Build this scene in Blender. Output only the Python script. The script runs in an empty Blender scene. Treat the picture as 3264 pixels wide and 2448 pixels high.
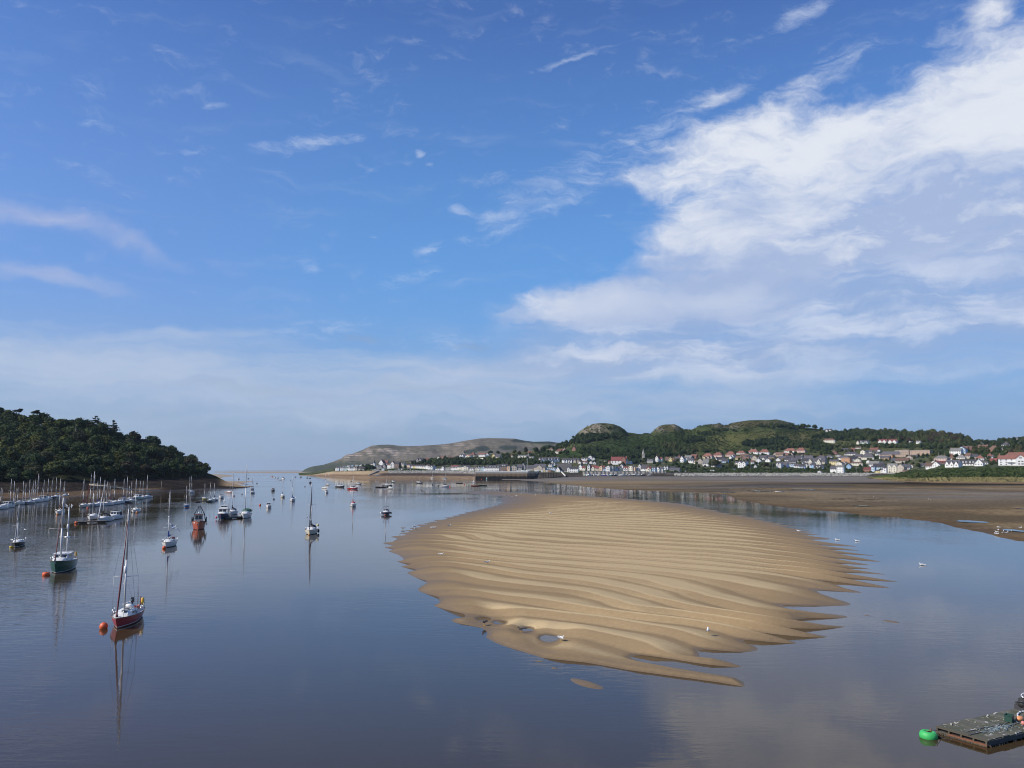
import bpy, math, random
import numpy as np
from mathutils import Vector, Matrix, Euler

random.seed(7)
rng = np.random.default_rng(11)
S = bpy.context.scene
COL = S.collection

# ------------------------------------------------------------------ camera
F, CX, CY, HZ, CAMH = 2750.0, 1632.0, 1224.0, 1497.0, 14.0
PITCH = math.atan((HZ - CY) / F)
cam_data = bpy.data.cameras.new('camera')
cam_data.sensor_width = 36.0
cam_data.lens = 36.0 * F / 3264.0
cam_data.clip_start = 0.5
cam_data.clip_end = 120000.0
cam = bpy.data.objects.new('camera', cam_data)
cam.location = (0, 0, CAMH)
cam.rotation_euler = (math.pi / 2 + PITCH, 0, 0)
COL.objects.link(cam)
S.camera = cam

# ------------------------------------------------------------------ render + view
S.render.engine = 'CYCLES'
S.view_settings.view_transform = 'Standard'
S.view_settings.look = 'None'
S.view_settings.exposure = 0.0
S.view_settings.gamma = 1.0
S.view_settings.use_curve_mapping = False
S.cycles.max_bounces = 5
S.cycles.diffuse_bounces = 2
S.cycles.glossy_bounces = 3
S.cycles.transmission_bounces = 2
S.cycles.volume_bounces = 0
S.cycles.use_denoising = True
S.cycles.denoiser = 'OPENIMAGEDENOISE'
S.cycles.denoising_input_passes = 'RGB_ALBEDO_NORMAL'
S.cycles.denoising_prefilter = 'ACCURATE'
S.cycles.sample_clamp_indirect = 4.0
S.cycles.pixel_filter_type = 'BLACKMAN_HARRIS'
S.cycles.filter_width = 1.05

# ------------------------------------------------------------------ node helper
class NT:
    def __init__(self, tree):
        self.t = tree
    def n(self, kind, **kw):
        nd = self.t.nodes.new(kind)
        for k, v in kw.items():
            setattr(nd, k, v)
        return nd
    def put(self, sock, v):
        if v is None:
            return
        if isinstance(v, bpy.types.NodeSocket):
            self.t.links.new(v, sock)
        else:
            sock.default_value = v
    def math(self, op, a, b=None, c=None, clamp=False):
        nd = self.n('ShaderNodeMath', operation=op, use_clamp=clamp)
        self.put(nd.inputs[0], a); self.put(nd.inputs[1], b); self.put(nd.inputs[2], c)
        return nd.outputs[0]
    def vec(self, op, a, b=None, scale=None):
        nd = self.n('ShaderNodeVectorMath', operation=op)
        self.put(nd.inputs[0], a); self.put(nd.inputs[1], b)
        if scale is not None:
            self.put(nd.inputs['Scale'], scale)
        return nd.outputs['Value'] if op in ('LENGTH', 'DOT_PRODUCT') else nd.outputs['Vector']
    def comb(self, x, y, z=0.0):
        nd = self.n('ShaderNodeCombineXYZ')
        self.put(nd.inputs[0], x); self.put(nd.inputs[1], y); self.put(nd.inputs[2], z)
        return nd.outputs[0]
    def sep(self, v):
        nd = self.n('ShaderNodeSeparateXYZ'); self.put(nd.inputs[0], v)
        return nd.outputs
    def noise(self, vec, scale, detail=5.0, rough=0.55, dist=0.0):
        nd = self.n('ShaderNodeTexNoise')
        self.put(nd.inputs['Vector'], vec)
        nd.inputs['Scale'].default_value = scale; nd.inputs['Detail'].default_value = detail
        nd.inputs['Roughness'].default_value = rough; nd.inputs['Distortion'].default_value = dist
        return nd
    def mapping(self, vec, loc=(0, 0, 0), rot=(0, 0, 0), scale=(1, 1, 1), kind='POINT'):
        nd = self.n('ShaderNodeMapping', vector_type=kind)
        self.put(nd.inputs['Vector'], vec)
        if kind in ('POINT', 'TEXTURE'):
            nd.inputs['Location'].default_value = loc
        nd.inputs['Rotation'].default_value = rot
        nd.inputs['Scale'].default_value = scale
        return nd.outputs[0]
    def ramp(self, v, a, b, lo=0.0, hi=1.0, smooth=True):
        nd = self.n('ShaderNodeMapRange', interpolation_type='SMOOTHSTEP' if smooth else 'LINEAR')
        nd.clamp = not smooth          # a smooth step is bounded by itself
        self.put(nd.inputs['Value'], v)
        self.put(nd.inputs['From Min'], a); self.put(nd.inputs['From Max'], b)
        self.put(nd.inputs['To Min'], lo); self.put(nd.inputs['To Max'], hi)
        return nd.outputs[0]
    def mix(self, f, a, b, mode='MIX'):
        nd = self.n('ShaderNodeMix', data_type='RGBA', blend_type=mode)
        self.put(nd.inputs['Factor'], f)
        for s, v in ((nd.inputs[6], a), (nd.inputs[7], b)):
            self.put(s, (*v, 1.0) if isinstance(v, tuple) and len(v) == 3 else v)
        return nd.outputs[2]

# ------------------------------------------------------------------ sun and sky
SUN_AZ, SUN_EL = math.radians(-109.0), math.radians(37.0)   # az clockwise from +Y
sun_dir = Vector((math.sin(SUN_AZ) * math.cos(SUN_EL), math.cos(SUN_AZ) * math.cos(SUN_EL), math.sin(SUN_EL)))
sun_data = bpy.data.lights.new('sun', 'SUN')
sun_data.energy = 4.7
sun_data.angle = math.radians(0.53)
sun_data.color = (1.0, 0.92, 0.80)
sun = bpy.data.objects.new('sun', sun_data)
sun.rotation_euler = (-sun_dir).to_track_quat('-Z', 'Y').to_euler()
sun.location = (-200, -40, 300)
COL.objects.link(sun)

world = bpy.data.worlds.new('World')
S.world = world
world.use_nodes = True
world.cycles.sampling_method = 'MANUAL'
world.cycles.sample_map_resolution = 512
wt = NT(world.node_tree)
world.node_tree.nodes.clear()
SKY_STRENGTH = 0.10

def px_az(x): return math.atan((x - CX) / F)
def px_el(y): return math.atan((HZ - y) / F) * 0.985

def build_sky():
    out = wt.n('ShaderNodeOutputWorld')
    bg = wt.n('ShaderNodeBackground')
    bg.inputs['Strength'].default_value = SKY_STRENGTH
    sky = wt.n('ShaderNodeTexSky', sky_type='NISHITA')
    sky.sun_disc = False
    sky.sun_elevation = SUN_EL
    sky.sun_rotation = SUN_AZ
    sky.altitude = 0.0
    sky.air_density = 1.0
    sky.dust_density = 0.5
    sky.ozone_density = 2.2
    hs = wt.n('ShaderNodeHueSaturation')
    hs.inputs['Saturation'].default_value = 1.04
    hs.inputs['Value'].default_value = 1.0
    wt.put(hs.inputs['Color'], sky.outputs[0])
    base = wt.mix(1.0, hs.outputs[0], (0.74, 1.0, 1.50), 'MULTIPLY')
    d = wt.n('ShaderNodeTexCoord').outputs['Generated']
    dn = wt.vec('NORMALIZE', d)
    x, y, z = wt.sep(dn)
    az = wt.math('ARCTAN2', x, y)
    el = wt.math('ARCSINE', z)
    P = wt.comb(az, el)
    # cloud texture space: azimuth/elevation, domain warped
    w1 = wt.noise(wt.mapping(P, scale=(1, 1.7, 1)), 7.0, 4.0, 0.55).outputs['Color']
    w1v = wt.vec('SUBTRACT', w1, (0.5, 0.5, 0.5))
    Pw = wt.vec('ADD', P, wt.vec('SCALE', w1v, None, 0.05))
    Pt = wt.vec('ADD', P, wt.vec('SCALE', w1v, None, 0.012))
    w2v = wt.vec('SUBTRACT', wt.noise(P, 26.0, 5.0, 0.6).outputs['Color'], (0.5, 0.5, 0.5))
    Pt = wt.vec('ADD', Pt, wt.vec('SCALE', w2v, None, 0.010))
    Pw = wt.vec('ADD', Pw, wt.vec('SCALE', w2v, None, 0.020))

    def total(items, src=None):
        # each soft ellipse is laid over the ones before it, weakest first
        acc = 0.0
        for it in sorted(items, key=lambda q: q[5]):
            cx, cy, hw, hh, rot, amp = it[:6]
            g = wt.n('ShaderNodeTexGradient', gradient_type='SPHERICAL')
            wt.put(g.inputs[0], Pw if src is None else src)
            tm = g.texture_mapping
            tm.vector_type = 'TEXTURE'
            tm.translation = (px_az(cx), px_el(cy), 0); tm.rotation = (0, 0, math.radians(rot)); tm.scale = (hw / F, hh / F, 1)
            acc = wt.ramp(g.outputs['Fac'], 0.0, 1.0 - (it[6] if len(it) > 6 else 0.0), acc, amp)
        return acc
    # layers are laid one over another, farthest first (photo pixel centres, half sizes, tilt, weight)
    k = 1.0 / SKY_STRENGTH
    # pale blue veil towards the horizon
    veil_col = wt.mix(wt.ramp(az, -0.5, 0.45), (0.335 * k, 0.435 * k, 0.60 * k), (0.235 * k, 0.365 * k, 0.595 * k))
    veil_col = wt.mix(wt.ramp(el, 0.02, 0.24, 0.0, 1.0), veil_col, wt.mix(wt.ramp(az, -0.45, -0.1), (0.19 * k, 0.36 * k, 0.73 * k), (0.145 * k, 0.385 * k, 0.76 * k)))
    base = wt.mix(wt.ramp(el, 0.0, 0.50, 0.92, 0.0, False), base, veil_col)
    low = total([
        (300, 1190, 1200, 150, 0, 0.80), (1500, 1190, 900, 130, 3, 0.74), (1900, 1130, 700, 60, 3, 0.58), (700, 1090, 500, 50, 4, 0.36),
        (2900, 1240, 900, 90, 0, 0.35), (-1500, 1150, 1200, 150, 0, 0.65), (1500, 1300, 2200, 150, 0, 0.55), (2300, 1190, 900, 110, 3, 0.6), (5000, 1200, 1500, 150, 0, 0.5)])
    n_low = wt.noise(wt.mapping(Pw, scale=(0.55, 4.2, 1)), 10.0, 8.0, 0.6, 0.2).outputs['Fac']
    dlow = wt.ramp(wt.math('ADD', low, wt.math('MULTIPLY', wt.math('SUBTRACT', n_low, 0.5), 1.3)), 0.04, 0.95, 0.0, 0.80)
    c = wt.mix(dlow, base, (0.51 * k, 0.595 * k, 0.75 * k))
    greys = total([
        (1140, 1078, 110, 22, 2, 0.9), (1490, 1088, 120, 22, 4, 0.9), (820, 1252, 520, 30, -3, 0.55), (1350, 1240, 420, 34, -3, 0.5), (700, 1310, 600, 22, 0, 0.4)])
    dgrey = wt.math('MULTIPLY', greys, wt.ramp(n_low, 0.3, 0.65, 0.15, 0.5))
    thin = total([
        (960, 440, 300, 40, 10.5, 0.62), (1850, 118, 330, 19, 12.0, 0.55, 0.0), (560, 513, 80, 18, 4, 0.62), (645, 347, 90, 18, 6, 0.45),
        (235, 465, 70, 24, 12, 0.5), (1327, 448, 34, 24, -30, 0.85), (1368, 492, 30, 14, -10, 0.62), (975, 845, 80, 44, 0, 0.62),
        (1455, 640, 70, 26, -12, 0.78), (1565, 662, 70, 28, 10, 0.7), (1700, 640, 460, 70, 24, 0.50), (1355, 775, 80, 34, 24, 0.62), (1630, 612, 50, 16, 0, 0.5),
        (1180, 735, 30, 14, 0, 0.4), (2600, 38, 190, 44, 15, 0.80), (3210, 45, 80, 60, 40, 0.6), (2350, 25, 60, 14, 8, 0.35), (1930, 665, 60, 18, 0, 0.5), (1760, 560, 420, 120, 24, 0.50), (1300, 870, 220, 44, 18, 0.45), (1420, 1080, 320, 60, 6, 0.45), (2120, 380, 320, 90, 25, 0.55), (2700, 230, 260, 60, 16, 0.5), (1000, 1050, 420, 60, 8, 0.42)], src=Pt)
    n_fine = wt.noise(wt.mapping(Pw, rot=(0, 0, math.radians(-16)), scale=(0.6, 2.6, 1)), 40.0, 9.0, 0.68, 0.5).outputs['Fac']
    dthin = wt.ramp(wt.math('ADD', thin, wt.math('MULTIPLY', wt.math('SUBTRACT', n_fine, 0.5), 1.9)), 0.14, 1.15, 0.0, 0.50)
    dthin = wt.math('MULTIPLY', dthin, wt.ramp(thin, 0.02, 0.25))
    c = wt.mix(dthin, c, (0.66 * k, 0.74 * k, 0.90 * k))
    n_big = wt.noise(wt.mapping(Pw, scale=(1, 2.1, 1), rot=(0, 0, math.radians(-12))), 8.5, 10.0, 0.60, 0.25).outputs['Fac']
    n_f2 = wt.noise(wt.mapping(Pw, rot=(0, 0, math.radians(-18)), scale=(1.0, 2.8, 1)), 21.0, 9.0, 0.65, 0.3).outputs['Fac']
    pink = total([
        (90, 775, 420, 62, -6, 0.95), (430, 835, 240, 42, -12, 0.62), (700, 860, 140, 40, -20, 0.42), (130, 930, 400, 50, -3, 0.85), (-700, 820, 700, 90, 0, 0.9)])
    dpink = wt.ramp(wt.math('ADD', pink, wt.math('MULTIPLY', wt.math('SUBTRACT', n_f2, 0.5), 1.1)), 0.05, 1.3, 0.0, 0.44)
    c = wt.mix(dpink, c, (0.60 * k, 0.60 * k, 0.73 * k))
    strato = total([(2700, 960, 1100, 330, 3, 1.0, 0.3), (2150, 1020, 860, 210, 3, 0.95, 0.2), (3400, 960, 1000, 380, 5, 1.0, 0.3), (1900, 1150, 1000, 120, 2, 0.78, 0.1), (4800, 950, 1500, 350, 0, 0.9, 0.2),
                    (1700, 600, 420, 110, 26, 0.42, 0.0), (1500, 880, 300, 70, 10, 0.36, 0.0)])
    n_str = wt.noise(wt.mapping(Pw, scale=(0.42, 3.6, 1), rot=(0, 0, math.radians(-7))), 9.0, 8.0, 0.6, 0.3).outputs['Fac']
    dstr = wt.ramp(wt.math('ADD', strato, wt.math('MULTIPLY', wt.math('SUBTRACT', n_str, 0.5), 1.35)), 0.18, 1.2, 0.0, 0.84)
    str_col = wt.mix(wt.ramp(wt.math('ADD', wt.math('MULTIPLY', n_str, 0.5), wt.math('MULTIPLY', n_big, 0.5)), 0.44, 0.60), (0.345 * k, 0.455 * k, 0.69 * k), (0.66 * k, 0.715 * k, 0.85 * k))
    c = wt.mix(dstr, c, str_col)
    bank = total([
        (2900, 640, 760, 330, 10, 1.0, 0.35), (3350, 460, 560, 330, 18, 1.0, 0.2), (2500, 760, 560, 200, 12, 1.0, 0.3),
        (2330, 480, 440, 140, 14, 0.90, 0.2), (1960, 950, 420, 105, 4, 1.0, 0.35), (2330, 960, 420, 100, 2, 0.86, 0.2), (2150, 840, 300, 110, 20, 0.7, 0.1), (1640, 1000, 130, 40, 10, 0.6, 0.1), (2560, 310, 320, 90, 24, 0.56, 0.0), (2280, 290, 200, 60, 20, 0.50, 0.0),
        (2650, 490, 260, 140, 10, 0.95, 0.25), (2200, 720, 260, 130, 32, 0.80, 0.1), (2350, 860, 380, 130, 8, 0.86, 0.2),
        (3900, 700, 900, 500, 5, 0.95, 0.2), (5200, 800, 1500, 450, 0, 0.85, 0.2), (3230, 150, 110, 90, 40, 0.7, 0.0), (2050, 540, 160, 60, 10, 0.5, 0.0)])
    # beyond the frame the sky goes on alike: scattered banks over the whole dome
    wide = wt.ramp(wt.noise(wt.mapping(P, scale=(1, 2.4, 1)), 1.5, 2.0).outputs['Fac'], 0.52, 0.72, 0.0, 0.8)
    outside = wt.ramp(wt.math('ABSOLUTE', az), 0.75, 1.05, 0.0, 1.0)
    below = wt.ramp(el, 0.75, 0.95, 1.0, 0.35)
    bank = wt.math('MAXIMUM', bank, wt.math('MULTIPLY', wt.math('MULTIPLY', wide, outside), below))

    dbank = wt.ramp(wt.math('ADD', bank, wt.math('ADD', wt.math('MULTIPLY', wt.math('SUBTRACT', n_big, 0.5), 1.05), wt.math('MULTIPLY', wt.math('SUBTRACT', n_f2, 0.5), 1.15))), 0.06, 1.0, 0.0, 0.95)
    # cloud light: bright billow tops, blue grey undersides
    n_shade = wt.noise(wt.mapping(Pw, loc=(0.4, 0.23, 0), scale=(1, 2.6, 1), rot=(0, 0, math.radians(-10))), 6.5, 7.0, 0.58, 0.3).outputs['Fac']
    up = wt.ramp(el, px_el(1250), px_el(330), -0.34, 0.18, smooth=False)
    lit = wt.ramp(wt.math('ADD', wt.math('ADD', wt.math('MULTIPLY', n_shade, 0.72), wt.math('MULTIPLY', n_f2, 0.28)), up), 0.32, 0.70)
    shade = total([(2850, 730, 520, 120, 6, 1.0, 0.2), (3250, 860, 620, 180, 6, 1.0, 0.2), (2650, 870, 380, 70, 2, 0.75, 0.1), (2900, 1050, 900, 110, 3, 0.8, 0.2)])
    glow = total([(1900, 950, 420, 90, 4, 1.0, 0.1), (2330, 950, 260, 70, 4, 0.8, 0.1), (2700, 400, 420, 110, 10, 0.8, 0.1), (2150, 560, 240, 90, 14, 0.5, 0.1)])
    lit = wt.math('ADD', lit, wt.math('SUBTRACT', wt.math('MULTIPLY', glow, 0.42), wt.math('MULTIPLY', shade, wt.ramp(wt.math('ADD', wt.math('MULTIPLY', n_big, 0.45), wt.math('MULTIPLY', n_f2, 0.55)), 0.34, 0.62, 0.62, 0.10))), clamp=True)
    bank_col = wt.mix(lit, (0.40 * k, 0.50 * k, 0.735 * k), (0.80 * k, 0.835 * k, 0.905 * k))
    c = wt.mix(dbank, c, bank_col)
    c = wt.mix(dgrey, c, (0.27 * k, 0.37 * k, 0.55 * k))
    wt.put(bg.inputs['Color'], c)
    wt.put(out.inputs['Surface'], bg.outputs[0])
build_sky()

# ------------------------------------------------------------------ image plane to world
SP, CP = math.sin(PITCH), math.cos(PITCH)
def ray(px, py):
    u, v = (px - CX) / F, (CY - py) / F
    return u, CP - SP * v, SP + CP * v
def on_z(px, py, z=0.0):
    a, b, c = ray(px, py)
    t = (z - CAMH) / c
    return Vector((a * t, b * t, z))
def on_y(px, py, Y):
    a, b, c = ray(px, py)
    t = Y / b
    return Vector((a * t, Y, CAMH + c * t))
def z_at(py, Y):
    _, b, c = ray(CX, py)
    return CAMH + c * Y / b
def y_ground(py, z=0.0):
    v = (CY - np.asarray(py, float)) / F
    return (z - CAMH) * (CP - SP * v) / (SP + CP * v)
def x_at(px, Y, z=0.0):
    # X of the vertical plane through column px at depth Y and height z
    depth = Y * CP + (z - CAMH) * SP
    return (px - CX) / F * depth
def px_of(p):
    depth = p[1] * CP + (p[2] - CAMH) * SP
    up = -p[1] * SP + (p[2] - CAMH) * CP
    return CX + F * p[0] / depth, CY - F * up / depth

# ------------------------------------------------------------------ numpy value noise
_perm = np.random.default_rng(3).random((256, 256))
def vnoise(x, y):
    xi, yi = np.floor(x).astype(int), np.floor(y).astype(int)
    fx, fy = x - xi, y - yi
    fx, fy = fx * fx * fx * (fx * (fx * 6 - 15) + 10), fy * fy * fy * (fy * (fy * 6 - 15) + 10)
    g = lambda a, b: _perm[a % 256, b % 256]
    return ((g(xi, yi) * (1 - fx) + g(xi + 1, yi) * fx) * (1 - fy) + (g(xi, yi + 1) * (1 - fx) + g(xi + 1, yi + 1) * fx) * fy)
def fbm(x, y, oct=4, gain=0.5):
    s, a, t = 0.0, 1.0, 0.0
    for i in range(oct):
        s = s + a * vnoise(x * 2 ** i + 17.3 * i, y * 2 ** i + 9.1 * i); t += a; a *= gain
    return s / t
def sstep(a, b, x):
    t = np.clip((x - a) / (b - a), 0, 1)
    return t * t * (3 - 2 * t)

# ------------------------------------------------------------------ object helpers
def put(o, parent=None):
    COL.objects.link(o)
    if parent is not None:
        o.parent = parent
    return o
def tag(o, label=None, cat=None, group=None, kind=None):
    if label: o['label'] = label
    if cat: o['category'] = cat
    if group: o['group'] = group
    if kind: o['kind'] = kind
    return o
def thing(name, label, cat, loc=(0, 0, 0), rz=0.0, group=None):
    o = bpy.data.objects.new(name, None)
    o.empty_display_size = 0.3
    o.location = loc
    o.rotation_euler = (0, 0, rz)
    put(o)
    return tag(o, label, cat, group)
def mesh_obj(name, me, parent=None, mats=()):
    for m in mats:
        me.materials.append(m)
    return put(bpy.data.objects.new(name, me), parent)
def clone(root, loc, rz, label=None, scale=None):
    c = root.copy(); COL.objects.link(c)
    c.location = loc; c.rotation_euler = (0, 0, rz)
    if scale: c.scale = scale
    if label: c['label'] = label
    for ch in root.children:
        d = ch.copy(); COL.objects.link(d); d.parent = c
        for g in ch.children:
            e = g.copy(); COL.objects.link(e); e.parent = d
    return c

class MB:
    """Collects primitives; build() links them as one mesh object."""
    def __init__(self):
        self.v, self.f, self.m, self.s = [], [], [], []
    def add(self, vs, fs, mi=0, smooth=False):
        b = len(self.v)
        self.v.extend([tuple(p) for p in vs])
        for f in fs:
            self.f.append(tuple(i + b for i in f)); self.m.append(mi); self.s.append(smooth)
        return self
    def box(self, c, s, rz=0.0, mi=0, taper=1.0):
        x, y, z = s[0] / 2, s[1] / 2, s[2] / 2
        ca, sa = math.cos(rz), math.sin(rz)
        vs = []
        for dz in (-1, 1):
            k = 1.0 if dz < 0 else taper
            for dx, dy in ((-1, -1), (1, -1), (1, 1), (-1, 1)):
                a, b = dx * x * k, dy * y * k
                vs.append((c[0] + a * ca - b * sa, c[1] + a * sa + b * ca, c[2] + dz * z))
        return self.add(vs, [(3, 2, 1, 0), (4, 5, 6, 7), (0, 1, 5, 4), (1, 2, 6, 5), (2, 3, 7, 6), (3, 0, 4, 7)], mi)
    def tube(self, p0, p1, r0, r1=None, n=6, mi=0, cap=True):
        r1 = r0 if r1 is None else r1
        p0, p1 = Vector(p0), Vector(p1)
        d = (p1 - p0)
        if d.length < 1e-6: return self
        d.normalize()
        a = d.orthogonal().normalized(); b = d.cross(a)
        vs = []
        for p, r in ((p0, r0), (p1, r1)):
            for i in range(n):
                t = 2 * math.pi * i / n
                vs.append(p + a * (r * math.cos(t)) + b * (r * math.sin(t)))
        fs = [(i, (i + 1) % n, n + (i + 1) % n, n + i) for i in range(n)]
        if cap: fs += [tuple(range(n - 1, -1, -1)), tuple(range(n, 2 * n))]
        return self.add(vs, fs, mi, True)
    def path(self, pts, r, n=5, mi=0):
        for a, b in zip(pts, pts[1:]):
            self.tube(a, b, r, r, n, mi)
        return self
    def lathe(self, prof, c=(0, 0, 0), n=14, mi=0, sx=1.0, sy=1.0):
        vs, fs = [], []
        for r, z in prof:
            for i in range(n):
                t = 2 * math.pi * i / n
                vs.append((c[0] + r * math.cos(t) * sx, c[1] + r * math.sin(t) * sy, c[2] + z))
        for k in range(len(prof) - 1):
            for i in range(n):
                j = (i + 1) % n
                fs.append((k * n + i, k * n + j, (k + 1) * n + j, (k + 1) * n + i))
        return self.add(vs, fs, mi, True)
    def ball(self, c, r, n=8, mi=0, squash=(1, 1, 1)):
        prof = [(max(math.sin(math.pi * k / n), 0.001) * r, -math.cos(math.pi * k / n) * r * squash[2]) for k in range(n + 1)]
        return self.lathe(prof, c, max(8, n), mi, squash[0], squash[1])
    def loft(self, rings, mi=0, closed=False, smooth=True, caps=False):
        n = len(rings[0]); vs = [p for r in rings for p in r]; fs = []
        for k in range(len(rings) - 1):
            for i in range(n if closed else n - 1):
                j = (i + 1) % n
                fs.append((k * n + i, k * n + j, (k + 1) * n + j, (k + 1) * n + i))
        self.add(vs, fs, mi, smooth)
        if caps:
            self.add(rings[0], [tuple(range(n - 1, -1, -1))], mi); self.add(rings[-1], [tuple(range(n))], mi)
        return self
    def mesh(self, name):
        me = bpy.data.meshes.new(name)
        me.from_pydata(self.v, [], self.f)
        me.polygons.foreach_set('material_index', self.m)
        me.polygons.foreach_set('use_smooth', self.s)
        me.update()
        return me
    def build(self, name, mats, parent=None):
        if not isinstance(mats, (list, tuple)): mats = [mats]
        return mesh_obj(name, self.mesh(name), parent, mats)

def grid_mesh(name, V, smooth=True):
    """V: rows x cols x 3 array."""
    r, c = V.shape[:2]
    me = bpy.data.meshes.new(name)
    idx = np.arange(r * c).reshape(r, c)
    quads = np.stack([idx[:-1, :-1], idx[:-1, 1:], idx[1:, 1:], idx[1:, :-1]], -1).reshape(-1, 4)
    me.vertices.add(r * c); me.vertices.foreach_set('co', V.reshape(-1).astype(np.float32))
    me.loops.add(quads.size); me.loops.foreach_set('vertex_index', quads.reshape(-1).astype(np.int32))
    me.polygons.add(len(quads))
    me.polygons.foreach_set('loop_start', np.arange(0, quads.size, 4, dtype=np.int32))
    me.polygons.foreach_set('loop_total', np.full(len(quads), 4, np.int32))
    me.polygons.foreach_set('use_smooth', np.full(len(quads), smooth))
    me.update(calc_edges=True)
    return me
def tri_mesh(name, verts, faces, k, smooth=False):
    """verts n x 3, faces m x k arrays."""
    me = bpy.data.meshes.new(name)
    me.vertices.add(len(verts)); me.vertices.foreach_set('co', np.asarray(verts, np.float32).reshape(-1))
    me.loops.add(faces.size); me.loops.foreach_set('vertex_index', faces.reshape(-1).astype(np.int32))
    me.polygons.add(len(faces))
    me.polygons.foreach_set('loop_start', np.arange(0, faces.size, k, dtype=np.int32))
    me.polygons.foreach_set('loop_total', np.full(len(faces), k, np.int32))
    me.polygons.foreach_set('use_smooth', np.full(len(faces), smooth))
    me.update(calc_edges=True)
    return me
def float_attr(me, name, a):
    at = me.attributes.new(name, 'FLOAT', 'POINT')
    at.data.foreach_set('value', np.asarray(a, np.float32).reshape(-1))
def color_attr(me, name, a):
    at = me.attributes.new(name, 'FLOAT_COLOR', 'POINT')
    a = np.asarray(a, np.float32).reshape(-1, 3)
    at.data.foreach_set('color', np.concatenate([a, np.ones((len(a), 1), np.float32)], 1).reshape(-1))

# ------------------------------------------------------------------ materials
_mats = {}
def material(name):
    m = bpy.data.materials.new(name)
    m.use_nodes = True
    nt = NT(m.node_tree)
    return m, nt, m.node_tree.nodes['Principled BSDF']
def paint(name, col, rough=0.5, metal=0.0, grime=0.18, scale=3.0, spec=0.5):
    """Painted or plain surface with uneven tone and grime of its own."""
    if name in _mats: return _mats[name]
    m, nt, b = material(name)
    tc = nt.n('ShaderNodeTexCoord').outputs['Object']
    n1 = nt.noise(tc, scale, 6.0, 0.6).outputs['Fac']
    f = nt.ramp(n1, 0.35, 0.75, 0.0, grime)
    rnd = nt.n('ShaderNodeObjectInfo').outputs['Random']
    c = nt.mix(f, col, tuple(x * 0.55 for x in col))
    c = nt.mix(nt.math('MULTIPLY', rnd, 0.10), c, (0.35, 0.33, 0.30))
    nt.put(b.inputs['Base Color'], c)
    b.inputs['Roughness'].default_value = rough
    b.inputs['Metallic'].default_value = metal
    b.inputs['Specular IOR Level'].default_value = spec
    _mats[name] = m
    return m
# ================================================================== GROUND, WATER, SHORES
def vcol_ground(name, rough=0.9, bump_scale=0.15, bump=0.4, gloss_attr=None, fine=0.25, fscale=1.3):
    m, nt, b = material(name)
    at = nt.n('ShaderNodeAttribute', attribute_name='ground_colour')
    tc = nt.n('ShaderNodeTexCoord').outputs['Object']
    n1 = nt.noise(tc, fscale, 8.0, 0.62).outputs['Fac']
    c = nt.mix(nt.ramp(n1, 0.3, 0.7, 0.0, 1.0, False), at.outputs['Color'], (0, 0, 0))
    f = nt.ramp(n1, 0.3, 0.72, 1.0 - fine, 1.0 + fine, False)
    c = nt.vec('SCALE', at.outputs['Color'], None, f)
    nt.put(b.inputs['Base Color'], c)
    if gloss_attr:
        g = nt.n('ShaderNodeAttribute', attribute_name=gloss_attr).outputs['Fac']
        nt.put(b.inputs['Roughness'], nt.ramp(g, 0.0, 1.0, rough, 0.28, False))
    else:
        b.inputs['Roughness'].default_value = rough
    b.inputs['Specular IOR Level'].default_value = 0.0
    if gloss_attr: nt.put(b.inputs['Specular IOR Level'], nt.ramp(g, 0.25, 1.0, 0.0, 0.16, False))
    bp = nt.n('ShaderNodeBump')
    bp.inputs['Strength'].default_value = bump; bp.inputs['Distance'].default_value = bump_scale
    nt.put(bp.inputs['Height'], n1)
    nt.put(b.inputs['Normal'], bp.outputs[0])
    return m

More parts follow.
